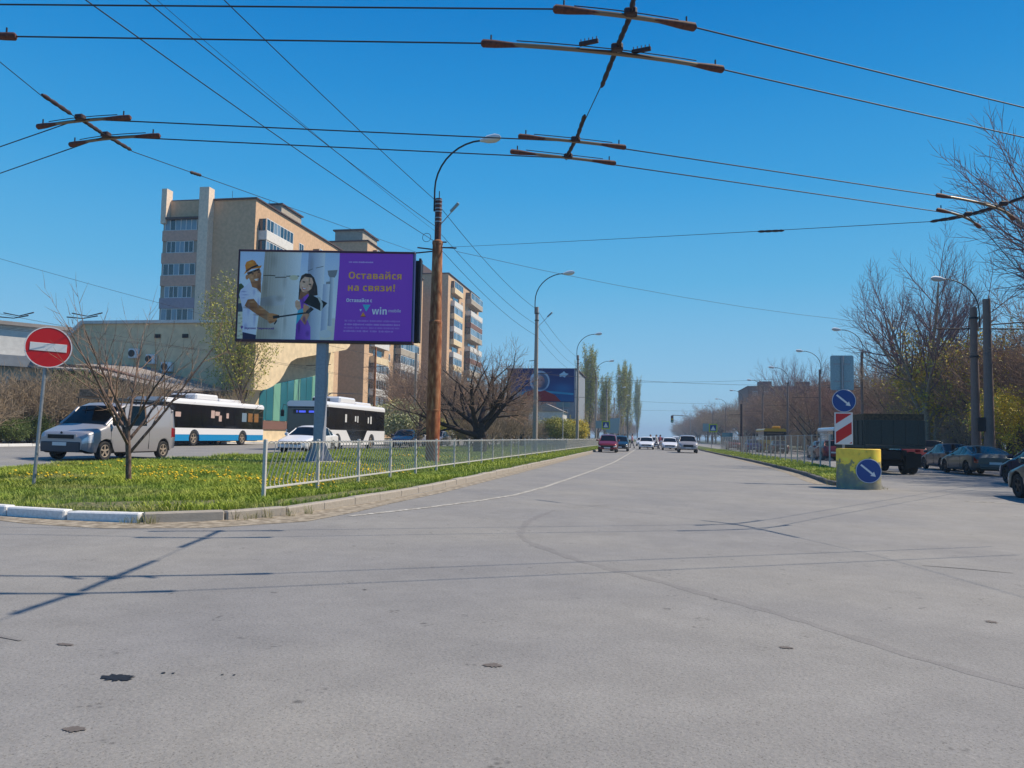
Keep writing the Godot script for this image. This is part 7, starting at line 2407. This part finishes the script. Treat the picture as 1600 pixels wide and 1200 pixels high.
func build_grass() -> void:
	tr.seed = 99
	var f := FastNoiseLite.new()
	f.seed = 4
	f.frequency = 0.28
	f.fractal_octaves = 3
	var near_m := tuft(11, 0.085, 0.06, 0.007)
	var far_m := tuft(14, 0.11, 0.16, 0.016)
	var xf := []
	var cols := PackedColorArray()
	var xf2 := []
	var cols2 := PackedColorArray()
	var fxf := []
	var fcols := PackedColorArray()
	var bare := [PackedVector2Array([Vector2(-8.1, -9.45), Vector2(-7.0, -9.5), Vector2(-6.5, -9.9), Vector2(-6.1, -10.7), Vector2(-6.4, -11.5), Vector2(-7.0, -11.0), Vector2(-7.6, -10.5), Vector2(-8.2, -9.9)]), PackedVector2Array([Vector2(-13.2, -24.6), Vector2(-10.6, -24.4), Vector2(-10.0, -25.6), Vector2(-10.5, -26.6), Vector2(-12.6, -26.5), Vector2(-13.4, -25.6)]), PackedVector2Array([Vector2(-5.55, -10.9), Vector2(-5.35, -12.0), Vector2(-5.1, -14.5), Vector2(-5.35, -16.0), Vector2(-5.7, -13.2), Vector2(-5.9, -11.6)])]
	var inner_left: PackedVector2Array = Geometry2D.offset_polygon(left_island, -0.09)[0]
	var inner_right: PackedVector2Array = Geometry2D.offset_polygon(right_island, -0.1)[0]
	for job in [[inner_left, -17.0, -4.5, -22.0, -9.0, 0.075, 0], [inner_left, -17.0, -4.5, -44.0, -22.0, 0.17, 1], [inner_left, -17.0, -4.5, -95.0, -44.0, 0.30, 1], [inner_right, 5.4, 9.5, -50.0, -24.0, 0.13, 1], [inner_right, 5.4, 9.5, -97.0, -50.0, 0.25, 1]]:
		var z: float = job[3]
		while z < job[4]:
			var x: float = job[1]
			while x < job[2]:
				var p := Vector2(x + tr.randf_range(-0.5, 0.5) * job[5], z + tr.randf_range(-0.5, 0.5) * job[5])
				x += job[5]
				if not Geometry2D.is_point_in_polygon(p, job[0]):
					continue
				var thin := 1.0
				for q in bare:
					if Geometry2D.is_point_in_polygon(p, q):
						thin = 0.12
				if tr.randf() > thin:
					continue
				var v := f.get_noise_2d(p.x, p.y)
				var dry := clampf(f.get_noise_2d(p.x * 0.7 + 40, p.y * 0.7) * 2.0 - 0.35, 0.0, 0.8)
				if Geometry2D.is_point_in_polygon(p, bare[2]) or p.y > -9.6 and p.x > -8.2:
					dry = 0.7
				var c := Color(0.20, 0.30, 0.03).lerp(Color(0.36, 0.41, 0.04), clampf(v + 0.5, 0, 1)).lerp(Color(0.42, 0.36, 0.16), dry * 0.7) * tr.randf_range(0.75, 1.25)
				var s: float = tr.randf_range(0.7, 1.3) * (1.0 + v * 0.7) * (0.75 if dry > 0.3 else 1.0)
				var bas := Basis(Vector3.UP, tr.randf() * TAU).scaled(Vector3(1, 1, 1) * s)
				if job[6] == 0:
					xf.append(Transform3D(bas, on(p.x, p.y, 0.115))); cols.append(c)
				else:
					xf2.append(Transform3D(bas, on(p.x, p.y, 0.115))); cols2.append(c)
			z += job[5]
	scatter("grass", near_m, M.grass, xf, cols, "short spring grass covering the near end of the island", "grass")
	scatter("grass", far_m, M.grass, xf2, cols2, "spring grass farther along the island and the median", "grass")
	# dandelions in drifts
	var fl := MB.new()
	fl.lathe([[0.022, 0.085], [0.020, 0.098], [0.0, 0.104]], 7)
	fl.paint(Color(0.75, 0.50, 0.01))
	fl.rod(Vector3(0, 0, 0), Vector3(0, 0.088, 0), 0.0025, 3)
	fl.paint(Color(0.12, 0.18, 0.03))
	var drifts := [[-13.4, -13.2, 1.1], [-11.9, -13.6, 0.8], [-10.9, -15.2, 1.2], [-9.2, -14.7, 1.0], [-8.2, -15.0, 1.0], [-7.4, -14.3, 0.7], [-6.8, -14.8, 0.8], [-6.6, -13.2, 0.6], [-9.9, -16.5, 1.3], [-7.6, -16.8, 1.0], [-8.2, -22.0, 1.2], [-6.9, -19.0, 0.8], [-9.4, -32.0, 1.6], [-12.5, -17.5, 1.6], [-6.4, -13.9, 0.5]]
	for d in drifts:
		for i in int(30 * d[2]):
			var p := Vector2(d[0] + tr.randfn(0, 0.55) * d[2], d[1] + tr.randfn(0, 0.35) * d[2])
			if not Geometry2D.is_point_in_polygon(p, inner_left):
				continue
			var s := tr.randf_range(0.8, 1.5) * (1.3 if p.y < -18 else 1.0)
			fxf.append(Transform3D(Basis(Vector3.UP, tr.randf() * TAU).rotated(Vector3.RIGHT, tr.randf_range(-0.3, 0.3)).scaled(Vector3.ONE * s), on(p.x, p.y, 0.115)))
			fcols.append(Color(1, 1, 1) * tr.randf_range(0.8, 1.1))
	scatter("dandelions", fl.mesh(), M.leaf, fxf, fcols, "yellow dandelions in drifts across the island grass", "flowers")
	# dry weeds in the gutter
	var wm := tuft(16, 0.2, 0.07, 0.006)
	var wx := []
	var wc := PackedColorArray()
	for q in [[-6.55, -8.98], [-6.4, -9.05], [-6.25, -9.1], [-5.55, -9.95], [-5.4, -10.1], [-5.3, -10.3], [-5.22, -10.6], [-5.12, -11.0], [5.5, -25.0], [6.5, -23.9], [6.8, -24.0]]:
		for k in 3:
			wx.append(Transform3D(Basis(Vector3.UP, tr.randf() * TAU).scaled(Vector3.ONE * tr.randf_range(0.4, 0.95)), on(q[0] + tr.randf_range(-0.12, 0.12), q[1] + tr.randf_range(-0.02, 0.08), 0.0)))
			wc.append(Color(0.32, 0.27, 0.13).lerp(Color(0.16, 0.2, 0.05), tr.randf() * 0.6))
	scatter("weeds", wm, M.grass, wx, wc, "dry weeds sprouting along the foot of the kerb", "weeds")
